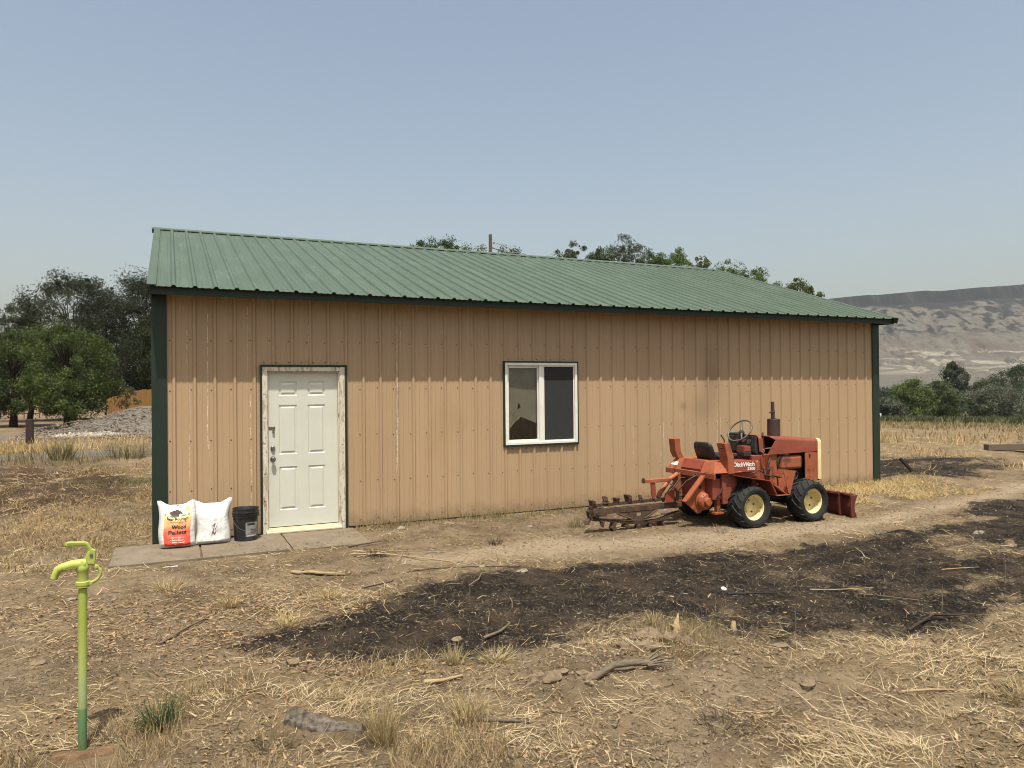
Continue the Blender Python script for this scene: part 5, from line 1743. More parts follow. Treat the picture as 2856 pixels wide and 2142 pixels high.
# sawn lath and long pale stems near the slab
lt = MB()
A, Bp = Vector((1.26, -2.20, 0)), Vector((1.72, -2.50, 0))
dl = (Bp - A)
sl_ = Vector((-dl.y, dl.x, 0)).normalized()
for i in range(7):
    t = i / 6
    p = A + dl * t
    w_ = 0.030 * (1 - t) ** 0.7 + 0.006
    z = hz(p.x, p.y) + 0.012 + 0.01 * math.sin(3 * t)
    lt.v += [tuple(p + sl_ * w_ + Vector((0, 0, z))), tuple(p - sl_ * w_ + Vector((0, 0, z))), tuple(p - sl_ * w_ + Vector((0, 0, z + 0.012))), tuple(p + sl_ * w_ + Vector((0, 0, z + 0.012)))]
for i in range(6):
    for k in range(4):
        lt.f.append((i * 4 + k, i * 4 + (k + 1) % 4, (i + 1) * 4 + (k + 1) % 4, (i + 1) * 4 + k))
lt.f += [(0, 1, 2, 3), (24, 25, 26, 27)]
tag(lt.build('wood_lath', M_PALEWOOD), 'pale pointed wood lath lying on dirt in front of the slabs', 'lath')
stick('fallen_stalk', [(1.95, -1.72, .02), (2.25, -1.95, .035), (2.6, -2.25, .03), (2.85, -2.45, .015)], 0.010, M_PALEWOOD, 'longest pale dry stem crossing the bare dirt right of the slabs', 'stem')
stick('fallen_stalk', [(1.98, -1.86, .03), (2.3, -1.92, .05), (2.7, -2.0, .03), (3.05, -2.10, .02)], 0.006, M_PALEWOOD, 'thin pale stem lying behind the longest stem', 'stem')
stick('fallen_stalk', [(2.0, -1.62, .02), (2.2, -1.85, .05), (2.35, -2.0, .02)], 0.006, M_PALEWOOD, 'short pale stem crossing the left ends of the longer stems', 'stem')
stick('fallen_stalk', [(2.3, -2.3, .02), (2.42, -2.1, .06), (2.55, -1.9, .03)], 0.005, M_PALEWOOD, 'short pale stem crossing the middle of the longest stem', 'stem')
stick('dark_vine', [(1.75, -3.05, .01), (2.05, -2.95, .01), (2.3, -2.75, .015), (2.55, -2.72, .02), (2.95, -2.88, .015), (3.3, -3.02, .01)], 0.007, M_POST, 'dark winding vine stem along the bare dirt above the burn', 'vine', n=6)
stick('pale_rail', [(2.0, -1.35, .02), (2.25, -1.22, .03), (2.5, -1.15, .02)], 0.012, M_GREYWOOD, 'grey stick near the right slab corner', 'stick')
stick('burnt_stick', [(2.2, -4.86, .02), (2.36, -4.80, .02), (2.5, -4.66, .025)], 0.014, M_GREYWOOD, 'bent grey stick at the near edge of the scorched ground', 'stick')
stick('burnt_stick', [(2.62, -3.5, .01), (2.75, -3.42, .02), (2.85, -3.25, .02), (3.05, -3.3, .012)], 0.009, M_GREYWOOD, 'crooked grey twig on the upper left scorched ground', 'stick')
stick('burnt_stick', [(4.55, -4.70, .012), (4.72, -4.76, .016), (4.95, -4.86, .012)], 0.012, M_CHARWOOD, 'charred stick just below the white plastic scrap', 'stick')
stick('burnt_stick', [(5.25, -4.95, .01), (5.5, -5.0, .02), (5.85, -5.1, .012)], 0.007, M_PALEWOOD, 'long pale twig in the middle of the scorched ground', 'stick')
stick('burnt_stick', [(5.1, -6.02, .01), (5.22, -5.98, .03), (5.4, -6.0, .045), (5.62, -6.03, .03), (5.9, -6.0, .02)], 0.012, M_POST, 'dark brown branch along the near right edge of the burn', 'branch')
stick('burnt_stick', [(5.6, -5.35, .01), (5.75, -5.45, .02), (5.9, -5.6, .014)], 0.006, M_GREYWOOD, 'thin grey twig right of centre on the burn', 'stick')
stick('burnt_stick', [(6.9, -5.0, .01), (7.1, -5.08, .02), (7.3, -5.1, .012)], 0.006, M_PALEWOOD, 'pale twig at the right side of the burn', 'stick')
stick('weed_stalk', [(5.66, -5.88, 0), (5.67, -5.88, .12), (5.69, -5.87, .26)], 0.005, M_GREYWOOD, 'tall dry stalk standing at the near edge of the burn', 'stalk', lift=0)
stick('weed_stalk', [(6.86, -5.62, 0), (6.87, -5.62, .12), (6.90, -5.6, .24)], 0.005, M_GREYWOOD, 'second dry stalk standing at the right edge of the burn', 'stalk', lift=0)
stick('weed_stalk', [(4.4, -5.62, 0), (4.4, -5.62, .07), (4.41, -5.61, .14)], 0.005, M_GREYWOOD, 'short dry stalk standing left of the tall stalk', 'stalk', lift=0)
stick('thick_twig', [(1.5, -6.02, .01), (1.66, -6.08, .015), (1.9, -6.22, .012)], 0.013, M_GREYWOOD, 'brown stick half buried in the near foreground soil', 'stick')
stick('thick_twig', [(1.58, -5.42, .01), (1.68, -5.47, .02), (1.8, -5.5, .014)], 0.016, M_PALEWOOD, 'pale wood splinter left of the churned soil', 'stick')
stick('thick_twig', [(3.95, -6.85, .012), (4.1, -6.92, .02), (4.25, -6.95, .012)], 0.009, M_PALEWOOD, 'pale twig in the near right foreground', 'stick')
stick('thick_twig', [(0.10, -3.85, .012), (0.28, -3.6, .02), (0.45, -3.42, .012)], 0.012, M_GREYWOOD, 'grey stick lying among the wood chips', 'stick')
# white plastic and stones
mb = MB()
zb = hz(4.66, -4.53)
mb.lathe([(0.0001, 0.024), (0.014, 0.022), (0.026, 0.014), (0.030, 0.0)], (4.66, -4.53, zb), (0.3, -0.3, 1), 12)
mb.v = [(a + 0.006 * math.sin(31 * b_), b_ + 0.006 * math.sin(27 * a), c_) for a, b_, c_ in mb.v]
tag(mb.build('plastic_scrap', M_PLASTIC, smooth=50), 'small white plastic scrap on the scorched ground', 'scrap')
tag(MB().box(0.10, 0.24, -1.325, -1.30, hz(.17, -1.31), hz(.17, -1.31) + 0.008, Matrix.Rotation(0.1, 3, 'Z')).build('plastic_strip', M_PLASTIC), 'thin white plastic strip on the dirt before the left slab', 'scrap')


def rock(name, c0, r_, m, label, cat, group=None, seed=0, sq=0.62, parent=None):
    rr = random.Random(seed)
    mb = MB()
    n, k = 12, 8
    ph = [rr.uniform(0, 6.28) for _ in range(6)]
    for i in range(k + 1):
        a = math.pi * i / k
        for j in range(n):
            b_ = 2 * math.pi * j / n
            q = 1 + 0.22 * math.sin(2 * b_ + ph[0]) * math.sin(a) + 0.16 * math.sin(3 * b_ + ph[1] + 2 * a) + 0.12 * math.sin(5 * a + ph[2]) + rr.uniform(-.13, .13)
            mb.v.append((c0[0] + r_ * q * math.sin(a) * math.cos(b_), c0[1] + r_ * q * math.sin(a) * math.sin(b_) * 0.8, c0[2] + r_ * sq * (0.12 + q * math.cos(a))))
    for i in range(k):
        for j in range(n):
            mb.f.append((i * n + j, i * n + (j + 1) % n, (i + 1) * n + (j + 1) % n, (i + 1) * n + j))
    return tag(mb.build(name, m, parent, smooth=50), label, cat, group)


for k, (x_, y_, r_) in enumerate(((2.05, -4.72, 0.042), (2.2, -5.72, 0.045), (2.27, -5.78, 0.06), (2.36, -5.74, 0.035), (2.52, -5.85, 0.06), (2.47, -5.80, 0.045), (2.46, -5.92, 0.038), (3.0, -5.65, 0.06), (3.06, -5.72, 0.045), (3.2, -5.45, 0.085), (3.27, -5.62, 0.07), (3.34, -5.68, 0.05), (2.95, -5.55, 0.05), (2.75, -5.3, 0.045), (2.95, -5.25, 0.035), (2.6, -5.2, 0.04), (3.9, -5.98, 0.045), (4.6, -6.3, 0.035), (3.5, -6.6, 0.04), (0.9, -4.75, 0.045), (0.78, -4.62, 0.03), (-0.28, -4.15, 0.035), (-0.62, -4.0, 0.04), (8.6, -4.6, 0.07))):
    rock('dirt_clod', (x_, y_, hz(x_, y_)), r_ * 1.1, M_CLOD, 'crumbly brown dirt clod lying on the churned soil', 'clod', 'dirt clods on the churned soil', seed=k)
for k, (x_, y_, r_, lab) in enumerate(((-0.62, -2.19, 0.035, 'flat grey stone on the dirt right behind the hydrant'), (0.28, -3.33, 0.028, 'small grey stone among the wood chips'), (2.9, -0.38, 0.055, 'pale stone near the shed wall between door and window'), (4.45, -1.0, 0.04, 'grey stone in the grass below the window'), (3.0, -2.9, 0.03, 'small stone on the pale bare dirt'), (8.9, -4.05, 0.06, 'round pale stone at the far right of the burn'), (3.3, -3.2, 0.06, 'flat pale stone on the upper scorched ground'), (7.4, -2.05, 0.06, 'reddish stone under the trencher between its wheels'))):
    rock('stone', (x_, y_, hz(x_, y_)), r_, M_STONE if k < 7 else M_BOARD, lab, 'stone', seed=k + 60, sq=0.45)
# charred leaning stake and timbers in the right field
zb = hz(14.1, 0.75)
MB_ = MB().box(-0.035, 0.035, -0.02, 0.02, 0, 0.75)
vv = []
for a, b_, c_ in MB_.v:
    q = Matrix.Rotation(R(-38), 3, 'Y') @ Vector((a, b_, c_))
    vv.append((14.16 + q.x, 0.72 + q.y, zb - 0.06 + q.z * 0.62))
MB_.v = vv
tag(MB_.build('charred_stake', M_CHARWOOD, bevel=0.006), 'charred black stake leaning in the ground right of the shed', 'stake')
for nm, a, b_, lab in (('timber_beam', (20.2, 3.15), (24.5, 1.2), 'grey timber beam lying at the right edge of the field'), ('timber_beam', (21.9, 3.3), (26.0, 1.9), 'second timber beam lying behind the grey beam')):
    A, Bp = Vector((*a, 0)), Vector((*b_, 0))
    d = (Bp - A)
    s_ = Vector((-d.y, d.x, 0)).normalized() * 0.11
    z0 = hz(*a) + 0.02
    z1 = hz(*b_) + 0.02
    hh = 0.17
    vs = [A + s_ + Vector((0, 0, z0)), A - s_ + Vector((0, 0, z0)), A - s_ + Vector((0, 0, z0 + hh)), A + s_ + Vector((0, 0, z0 + hh)), Bp + s_ + Vector((0, 0, z1)), Bp - s_ + Vector((0, 0, z1)), Bp - s_ + Vector((0, 0, z1 + hh)), Bp + s_ + Vector((0, 0, z1 + hh))]
    tag(MB().add(vs, [(0, 1, 2, 3), (4, 5, 6, 7), (0, 4, 5, 1), (1, 5, 6, 2), (2, 6, 7, 3), (3, 7, 4, 0)]).build(nm, M_GREYWOOD, bevel=0.01), lab, 'beam', 'timber beams in the right field')

# ------------------------------------------------------------------ background: mesa
def build_mesa():
    dirv, perp = np.array([0.908, -0.419]), np.array([0.419, 0.908])
    A = np.array([1599.0, 1455.0])
    s = np.concatenate([np.linspace(-1700, -150, 30), np.linspace(-140, 760, 300), np.linspace(775, 2400, 40)])
    t = np.concatenate([np.array([-600, -200, -60, -15]), np.linspace(0, 60, 18), np.linspace(66, 900, 150), np.linspace(920, 1300, 12)])
    SS, TT = np.meshgrid(s, t)
    rim = np.where(SS > 0, 241 + 0.0695 * SS - 0.00001 * SS ** 2, 241 + 0.0695 * SS - 0.00003 * SS ** 2)
    rim = rim * sstep(-1650, -900, SS) + 6 * (fbm(SS, SS * 0, 0.012, 3, 5) - 0.5)
    n1 = fbm(SS, TT, 0.011, 5, 91)
    wob = 40 * (n1 - 0.5) + 24 * (fbm(SS, TT, 0.03, 3, 93) - 0.5)
    T2 = np.clip(TT + wob * sstep(10, 120, TT), -600, 1300)
    prof = np.interp(T2, [-600, 0, 6, 26, 60, 220, 420, 620, 900, 1300], [1.0, 1.0, 0.985, 0.87, 0.83, 0.56, 0.33, 0.19, 0.04, -0.01])
    Z = rim * prof + (fbm(SS, TT, 0.02, 5, 95, 0.55) - 0.5) * 15 * sstep(20, 100, TT)
    gul = np.abs(fbm(SS + 0.3 * TT, TT * 0.25, 0.018, 4, 97) - 0.5) * 2
    Z -= (1 - sstep(0.0, 0.22, gul)) * 9 * sstep(60, 200, TT) * sstep(900, 700, TT)
    Z = Z - 5
    X = A[0] + dirv[0] * SS - perp[0] * TT
    Y = A[1] + dirv[1] * SS - perp[1] * TT
    h = np.clip((Z + 5) / np.maximum(rim, 20), 0, 1.1)
    spots = fbm(SS, TT, 0.055, 4, 101, 0.65)
    fine = fbm(SS, TT, 0.22, 3, 103, 0.7)
    base = np.stack([0.086 + 0 * h, 0.076 + 0 * h, 0.060 + 0 * h], -1)
    base *= (0.55 + 0.9 * fine)[..., None]
    dark = np.array([0.007, 0.008, 0.010])
    kd = sstep(0.51, 0.56, spots) * sstep(0.40, 0.58, h) * 0.9
    kd = np.maximum(kd, sstep(0.47, 0.53, fbm(SS, TT, 0.018, 5, 105, 0.6)) * sstep(0.66, 0.80, h) * 0.9)
    kd = np.maximum(kd, sstep(0.845, 0.87, h + 0.03 * (fbm(SS, TT, 0.06, 3, 106) - 0.5)) * (0.72 + 0.28 * sstep(0.3, 0.5, fbm(SS, TT * 0.1, 0.2, 2, 108))))
    base = base * (1 - kd[..., None]) + dark * kd[..., None]
    red = sstep(0.50, 0.60, fbm(SS, TT, 0.01, 3, 107)) * sstep(0.22, 0.32, h) * sstep(0.55, 0.42, h) * 0.6
    base = base * (1 - red[..., None]) + np.array([0.072, 0.050, 0.039]) * red[..., None]
    bandf = fbm(SS * 0.5, Z * 3.4 + 26 * n1, 0.035, 5, 109, 0.65)
    pale = sstep(0.565, 0.60, bandf) * sstep(0.09, 0.14, h) * sstep(0.42, 0.30, h)
    pale = pale * sstep(0.40, 0.50, fbm(SS, TT, 0.016, 4, 111, 0.6) + 0.06) * (0.55 + 0.45 * sstep(0.4, 0.6, fine))
    base = base * (1 - 0.9 * pale[..., None]) + np.array([0.23, 0.205, 0.16]) * 0.9 * pale[..., None]
    ny, nx = SS.shape
    ii = np.arange(nx * ny).reshape(ny, nx)
    q = np.stack([ii[:-1, :-1], ii[1:, :-1], ii[1:, 1:], ii[:-1, 1:]], -1).reshape(-1, 4)
    o = fast_mesh('hills', np.stack([X.ravel(), Y.ravel(), Z.ravel()], 1), q, None, M_MESA, col=base.reshape(-1, 3), smooth=True)
    tag(o, 'long flat-topped mesa with dark rim and pale clay bands', 'mesa', kind='structure')


build_mesa()


# ------------------------------------------------------------------ trees
def leaf_cloud(name, centers, radii, per, size, cols, seed, parent, droop=0.0, aspect=2.2, squash=0.85, upright=0.0):
    """leaf-sized faces scattered in clumps: centers (n,3), radii (n,), cols (n,3)"""
    g = np.random.default_rng(seed)
    n = len(centers)
    tot = n * per
    ci = np.repeat(np.arange(n), per)
    d = g.normal(size=(tot, 3))
    d /= np.linalg.norm(d, axis=1)[:, None]
    rr = g.random(tot) ** 0.45
    off = d * (rr * radii[ci])[:, None]
    off[:, 2] *= squash
    p = centers[ci] + off
    p[:, 2] -= droop * g.random(tot) ** 2 * radii[ci]
    a = g.normal(size=(tot, 3))
    if upright:
        a[:, 2] = np.abs(a[:, 2]) + upright
    if droop:
        a[:, 2] -= 1.6 * droop
    a /= np.linalg.norm(a, axis=1)[:, None]
    b = np.cross(a, g.normal(size=(tot, 3)))
    b /= np.linalg.norm(b, axis=1)[:, None]
    sz = size * g.uniform(0.55, 1.25, tot)
    L_ = a * (sz * 0.5)[:, None]
    W_ = b * (sz * 0.5 / aspect)[:, None]
    v = np.stack([p - L_, p - W_, p + L_, p + W_], 1).reshape(-1, 3)
    q = np.arange(tot * 4).reshape(-1, 4)
    c = cols[ci] * g.uniform(0.65, 1.35, tot)[:, None]
    c[:, 0] *= g.uniform(0.85, 1.2, tot)
    col = np.repeat(c, 4, axis=0)
    og = np.array(origin_of(parent))
    return fast_mesh(name, v - og, q, None, M_LEAF, parent, col)


def tree(name, label, base, H, W, cb, col, seed, nclump=60, per=90, leaf=0.16, clump=0.16, shape='round', droop=0.0, cat='tree', group=None, trunk_r=None, dens=1.0, upright=0.0, lean=0.0):
    """H total height, W crown width, cb height of the crown's base"""
    g = np.random.default_rng(seed)
    bx, by = base[0], base[1]
    bz = hz(bx, by) if len(base) < 3 else base[2]
    root = empty(name, (bx, by, bz), label, cat, group)
    C = []
    ch = H - cb
    k = 0
    lob = g.uniform(0, 6.28, 4)
    while len(C) < nclump and k < 6000:
        k += 1
        t = g.random()
        a = g.uniform(0, 2 * math.pi)
        if shape == 'column':
            prof = (math.sin(math.pi * min(1, 0.12 + 0.80 * t)) ** 0.7)
        elif shape == 'vase':
            prof = 0.35 + 0.65 * math.sin(math.pi * (0.15 + 0.62 * t))
            prof *= (1.0 if t < 0.75 else (1 - (t - 0.75) * 2.2))
        else:
            prof = math.sqrt(max(0, 1 - (2 * t - 0.85) ** 2 / 1.35))
        prof *= 1 + 0.22 * math.sin(3 * a + lob[0] + 4 * t) + 0.14 * math.sin(5 * a + lob[1])
        r_ = W / 2 * max(0.05, prof) * math.sqrt(g.random()) * 1.0
        if shape != 'column' and r_ < 0.25 * W / 2 * prof and g.random() < 0.6:
            continue
        C.append((bx + r_ * math.cos(a) + lean * t * ch, by + r_ * math.sin(a), bz + cb + ch * t))
    C = np.array(C)
    ns = max(4, nclump // 8)
    sa = g.uniform(0, 6.28, ns)
    sr = W * 0.5 * g.uniform(0.1, 0.95, ns)
    st_ = np.sqrt(np.clip(1 - (sr / (W * 0.52)) ** 2, 0, 1))
    spr = np.stack([bx + sr * np.cos(sa) + lean * ch, by + sr * np.sin(sa), bz + cb + ch * (0.45 + 0.55 * st_) + g.uniform(0, 0.06, ns) * H], 1)
    C = np.concatenate([C, spr])
    rad = clump * W * g.gamma(6, 1 / 6.5, len(C)) * (1.0 if shape != 'column' else 1.4)
    rad[-ns:] *= 0.85
    cc = np.array(col)[None, :] * g.uniform(0.7, 1.3, len(C))[:, None]
    leaf_cloud('crown', C, rad, per, leaf, cc, seed + 1, root, droop, upright=upright)
    tr_ = trunk_r or 0.022 * H
    mb = MB()
    topz = bz + cb + ch * 0.55
    tp = [Vector((bx, by, bz - 0.1)), Vector((bx + 0.05 * W * g.normal() * 0.3, by, bz + cb * 0.6)), Vector((bx + lean * 0.3 * ch, by + 0.1, bz + cb + ch * 0.25)), Vector((bx + lean * 0.6 * ch, by, topz))]
    mb.tube(tp, [tr_ * 1.25, tr_, tr_ * 0.6, tr_ * 0.10], 9)
    idx = g.choice(len(C), min(len(C), 44), replace=False)
    for i in idx:
        e = Vector(C[i])
        s_ = tp[1].lerp(tp[2], min(1, max(0, g.random()))) if e.z < topz else tp[2].lerp(tp[3], g.random())
        mid = s_.lerp(e, 0.5) + Vector((0, 0, 0.06 * H * g.random()))
        mb.tube([s_, mid, e], [tr_ * 0.26, tr_ * 0.14, tr_ * 0.04], 5)
    mb.build('trunk', M_TREEBARK, root, smooth=60)
    return root


GA, GB, GC, GD = (0.062, 0.078, 0.030), (0.095, 0.105, 0.036), (0.058, 0.066, 0.032), (0.095, 0.12, 0.034)
GY = (0.055, 0.066, 0.040)
gl = 'trees left of the shed'
tree('elm_tree', 'broad green tree with a short dark trunk in front of the rock pile', (-4.55, 34.3), 4.9, 4.6, 0.9, (0.062, 0.088, 0.022), 21, 130, 260, 0.115, 0.12, droop=0.5, group=gl, trunk_r=0.20)
tree('elm_tree', 'green tree with paired trunks at the left edge of the photo', (-7.5, 37.7), 5.0, 4.4, 0.9, (0.055, 0.078, 0.022), 22, 120, 240, 0.115, 0.12, droop=0.4, group=gl, trunk_r=0.18)
tree('elm_tree', 'green tree half cut off by the left edge behind the burnt post', (-9.6, 39.5), 5.0, 5.0, 1.2, (0.04, 0.054, 0.018), 28, 80, 210, 0.11, 0.13, droop=0.3, group=gl, trunk_r=0.16)
tree('grey_tree', 'tall thin grey-green tree rising above the other left trees', (-5.6, 46.5), 9.0, 7.4, 1.2, (0.042, 0.049, 0.025), 23, 240, 140, 0.135, 0.085, shape='round', group=gl, trunk_r=0.2)
tree('grey_tree', 'thin grey-green tree directly left of the tallest left tree', (-8.2, 47.5), 7.4, 5.6, 1.2, (0.042, 0.049, 0.025), 24, 170, 150, 0.135, 0.09, shape='round', group=gl, trunk_r=0.16)
tree('dark_tree', 'dense very dark tree directly left of the green corner post', (-1.5, 49.5), 9.0, 7.6, 0.3, (0.026, 0.035, 0.014), 25, 230, 190, 0.14, 0.125, group=gl, trunk_r=0.25)
tree('dark_tree', 'dark rounded tree between the tallest tree and the corner post', (-3.6, 46.5), 7.6, 6.4, 0.4, (0.032, 0.036, 0.020), 26, 190, 190, 0.12, 0.12, group=gl, trunk_r=0.2)
tree('dark_tree', 'lower dark tree above the cedar fence beside the corner post', (-0.6, 45.0), 5.6, 5.4, 0.3, (0.030, 0.042, 0.015), 27, 140, 190, 0.12, 0.13, group=gl, trunk_r=0.18)
tree('yellow_shrub', 'thin yellowish sapling in front of the cedar fence', (-1.95, 35.2), 1.05, 1.6, 0.2, (0.085, 0.085, 0.03), 29, 20, 40, 0.12, 0.16, cat='shrub', trunk_r=0.03)
tree('dark_tree', 'small dark tree far behind the red gate', (-13.5, 56.0), 4.2, 5.5, 0.3, (0.026, 0.036, 0.018), 30, 50, 90, 0.2, 0.16, group=gl, trunk_r=0.15)

# crowns seen over the roof
gr = 'tree tops behind the roof'
back = [(15.3, 40.4, 11.7, 2.6, GA, 'sparse dark tree top behind the roof, leftmost of the row'), (16.6, 39.9, 12.2, 2.2, GA, 'dark tree top behind the roof, second from the left'), (18.1, 39.2, 12.3, 1.9, GA, 'narrow dark tree top behind the roof, third from the left'), (19.6, 38.6, 11.8, 4.0, GB, 'broad yellow-green tree top directly left of the utility pole'), (21.7, 37.6, 11.4, 2.8, GA, 'thin tree top directly right of the utility pole'), (23.9, 36.5, 10.8, 2.8, GA, 'low tree top midway between the pole and the tallest tops'), (25.6, 35.7, 11.9, 3.0, GC, 'tall feathery dark tree top behind the roof, left of the tallest'), (27.4, 34.9, 11.5, 2.6, GC, 'thin double tree top behind the middle of the roof'), (29.2, 34.0, 12.1, 3.4, GC, 'tallest windswept tree top behind the roof'), (30.5, 33.5, 11.1, 2.4, GC, 'dark tree top right of the tallest windswept one'), (31.3, 33.1, 10.9, 1.7, GD, 'small rounded green tree top right of the dark tops'), (32.6, 32.5, 11.3, 2.1, GD, 'rounded bright green tree top right of the ridge centre'), (33.9, 31.9, 10.6, 2.8, GB, 'low green tree top left of the ridge end'), (35.6, 31.1, 10.4, 2.3, GD, 'green tree top just right of the ridge end'), (37.4, 30.3, 9.9, 2.8, GD, 'lower green tree top over the sloping roof edge'), (40.0, 29.1, 9.3, 3.0, GB, 'last tree top on the right over the sloping roof edge')]
for k, (x_, y_, ht, w_, c_, lab) in enumerate(back):
    tree('background_tree', lab, (x_, y_, 0.0), ht - 0.42, w_ * 1.35, 6.0, (c_[0] * 0.9, c_[1] * 1.1, c_[2] * 0.9), 200 + k, 110, 95, 0.14, 0.085 if w_ > 2.4 else 0.11, shape='column' if k % 3 else 'round', group=gr, trunk_r=0.16, upright=0.5, lean=0.03 if c_ == GC else 0)

# the river trees on the right
gv = 'trees along the river on the right'
for k, (x_, y_, ht, w_, cb_, c_, shp, dr, lab) in enumerate((
        (122.0, 87.0, 4.6, 12.0, 0.2, (0.042, 0.054, 0.034), 'round', 0, 'low dark tree beside the shed corner, farthest left of the river trees'),
        (117.8, 79.2, 6.2, 7.0, 0.3, (0.095, 0.13, 0.034), 'round', 0.7, 'bright yellow-green willow among the river trees'),
        (123.0, 77.5, 6.0, 7.0, 0.3, (0.066, 0.09, 0.034), 'round', 0.5, 'dull green willow left of the poplar'),
        (128.7, 79.0, 9.4, 4.6, 0.4, (0.048, 0.062, 0.034), 'column', 0, 'tall feathery poplar standing above the river trees'),
        (131.5, 74.5, 6.2, 8.0, 0.3, (0.06, 0.078, 0.036), 'round', 0.3, 'dull green willow right of the poplar'),
        (136.5, 77.0, 6.6, 7.0, 0.3, (0.042, 0.058, 0.028), 'round', 0, 'dark green tree left of the big round tree'),
        (143.5, 76.5, 9.0, 11.0, 0.3, (0.036, 0.055, 0.025), 'round', 0, 'big round dark green tree near the right edge'),
        (151.0, 73.0, 8.2, 9.0, 0.3, (0.036, 0.055, 0.025), 'round', 0, 'dark green tree cut by the right edge'),
        (110.7, 60.5, 4.4, 8.0, 0.1, (0.115, 0.125, 0.085), 'round', 0, 'silvery grey-green bush in front of the dark trees'),
        (117.5, 58.5, 2.6, 5.5, 0.1, (0.10, 0.108, 0.078), 'round', 0, 'small silvery bush at the right edge'),
        (101.5, 71.0, 2.6, 5.0, 0.1, (0.085, 0.10, 0.065), 'round', 0, 'small grey-green bush beside the shed corner'))):
    tree('river_tree', lab, (x_, y_), ht, w_, cb_, c_, 300 + k, 110, 140, 0.30, 0.125, shape=shp, droop=dr, group=gv, trunk_r=0.18, upright=0.6 if shp == 'column' else 0)

# ------------------------------------------------------------------ pole, fences, posts
pole = empty('utility_pole', (17.43, 30.64, 0), 'weathered wooden utility pole behind the roof', 'utility pole')
MB().tube([(17.43, 30.64, -0.2), (17.43, 30.64, 5.0), (17.43, 30.64, 10.95)], [0.14, 0.12, 0.10], 12).build('pole', M_POLEW, pole, smooth=50)
ins = []
for k, (zz_, yy_) in enumerate(((10.45, -0.1), (10.2, 0.1))):
    MB().lathe([(0.02, 0), (0.055, 0.02), (0.03, 0.05), (0.055, 0.08), (0.03, 0.11), (0.0001, 0.13)], (17.55, 30.64 + yy_, zz_), (1, 0, 0), 10).build('insulator', M_STONE, pole, smooth=40)
MB().tube([(17.43, 30.6, 10.0), (16.9, 30.9, 9.3), (15.9, 31.4, 7.4)], 0.012, 6).build('guy_wire', M_CREAM, pole)


def wire(a, b, sag, r_=0.012, nm='service_wire', lab=None):
    P = []
    for i in range(15):
        t = i / 14
        P.append(tuple(Vector(a).lerp(Vector(b), t) - Vector((0, 0, 4 * sag * t * (1 - t)))))
    return tag(MB().tube(P, r_, 5).build(nm, M_WIRE), lab, 'wire', 'overhead wires')


wire((17.6, 30.54, 10.5), (27.5, 26.2, 7.0), 0.25, 0.014, lab='upper overhead wire sagging right from the utility pole')
wire((17.6, 30.74, 10.2), (19.0, 29.9, 9.85), 0.1, 0.03, lab='short thick cable end hanging right of the utility pole')

cf = empty('cedar_fence', (-2.0, 42.0, 0.6), 'orange cedar board fence on top of the gravel bank', 'fence')
x_ = -3.4
while x_ < 3.5:
    y_ = 42.0 - 0.3 * (x_ + 2)
    zb = hz(x_, y_)
    MB().box(x_, x_ + 0.138, y_, y_ + 0.02, zb - 0.05, zb + 1.0 + random.uniform(-.015, .015)).build('fence_board', M_FENCE, cf)
    x_ += 0.15
MB().add([(-3.4, 42.46, 0.9), (3.5, 40.39, 0.9), (3.5, 40.39, 1.0), (-3.4, 42.46, 1.0), (-3.4, 42.50, 0.9), (3.5, 40.43, 0.9), (3.5, 40.43, 1.0), (-3.4, 42.50, 1.0)], [(0, 1, 2, 3), (4, 5, 6, 7), (0, 1, 5, 4), (3, 2, 6, 7)]).build('fence_rail', M_FENCE, cf)

px_, py_ = -4.38, 21.5
zb = hz(px_, py_)
MB_ = MB().box(px_ - 0.115, px_ + 0.115, py_ - 0.1, py_ + 0.1, zb - 0.2, zb + 0.88)
fp = MB_.build('fence_post', M_POST, bevel=0.02)
tag(fp, 'thick dark weathered fence post beyond the lane on the left', 'post')
# red gate far left
rg = empty('red_gate', (-12.0, 55.0, 0), 'low faded red metal gate far back at the left edge', 'gate')
for z_ in (0.35, 0.75, 1.15):
    MB().tube([(-15.5, 56.0, z_), (-8.5, 54.0, z_)], 0.045, 6).build('gate_rail', M_REDGATE, rg)
for k in range(8):
    MB().tube([(-15.5 + k, 56.0 - 0.286 * k, 0.0), (-15.5 + k, 56.0 - 0.286 * k, 1.3)], 0.04, 6).build('gate_upright', M_REDGATE, rg)
# steel T posts, white marker
for (x_, y_, h_, lab) in ((53.7, 31.7, 1.5, 'dark steel fence post in front of the willow'), (43.9, 19.7, 0.85, 'short steel fence post with a pale tip on the right')):
    zb = hz(x_, y_)
    tp_ = empty('steel_post', (x_, y_, zb), lab, 'post', 'steel fence posts in the right field')
    MB().box(x_ - 0.03, x_ + 0.03, y_ - 0.03, y_ + 0.03, zb - 0.2, zb + h_ * 0.82).build('post_shaft', M_POST, tp_)
    MB().box(x_ - 0.03, x_ + 0.03, y_ - 0.03, y_ + 0.03, zb + h_ * 0.82 + 0.001, zb + h_).build('post_tip', M_STONE if h_ < 1 else M_POST, tp_)
zb = hz(60.8, 39.4)
wm = empty('marker_sign', (60.8, 39.4, zb), 'small white marker sign beside the right corner post', 'sign')
MB().box(60.55, 61.0, 39.38, 39.42, zb + 0.15, zb + 0.75).build('sign_plate', M_PLASTIC, wm)
MB().box(60.75, 60.82, 39.36, 39.379, zb + 0.3, zb + 0.6).build('sign_mark', M_INK, wm)
MB().box(60.74, 60.80, 39.421, 39.46, zb - 0.1, zb + 0.7).build('sign_stake', M_POST, wm)

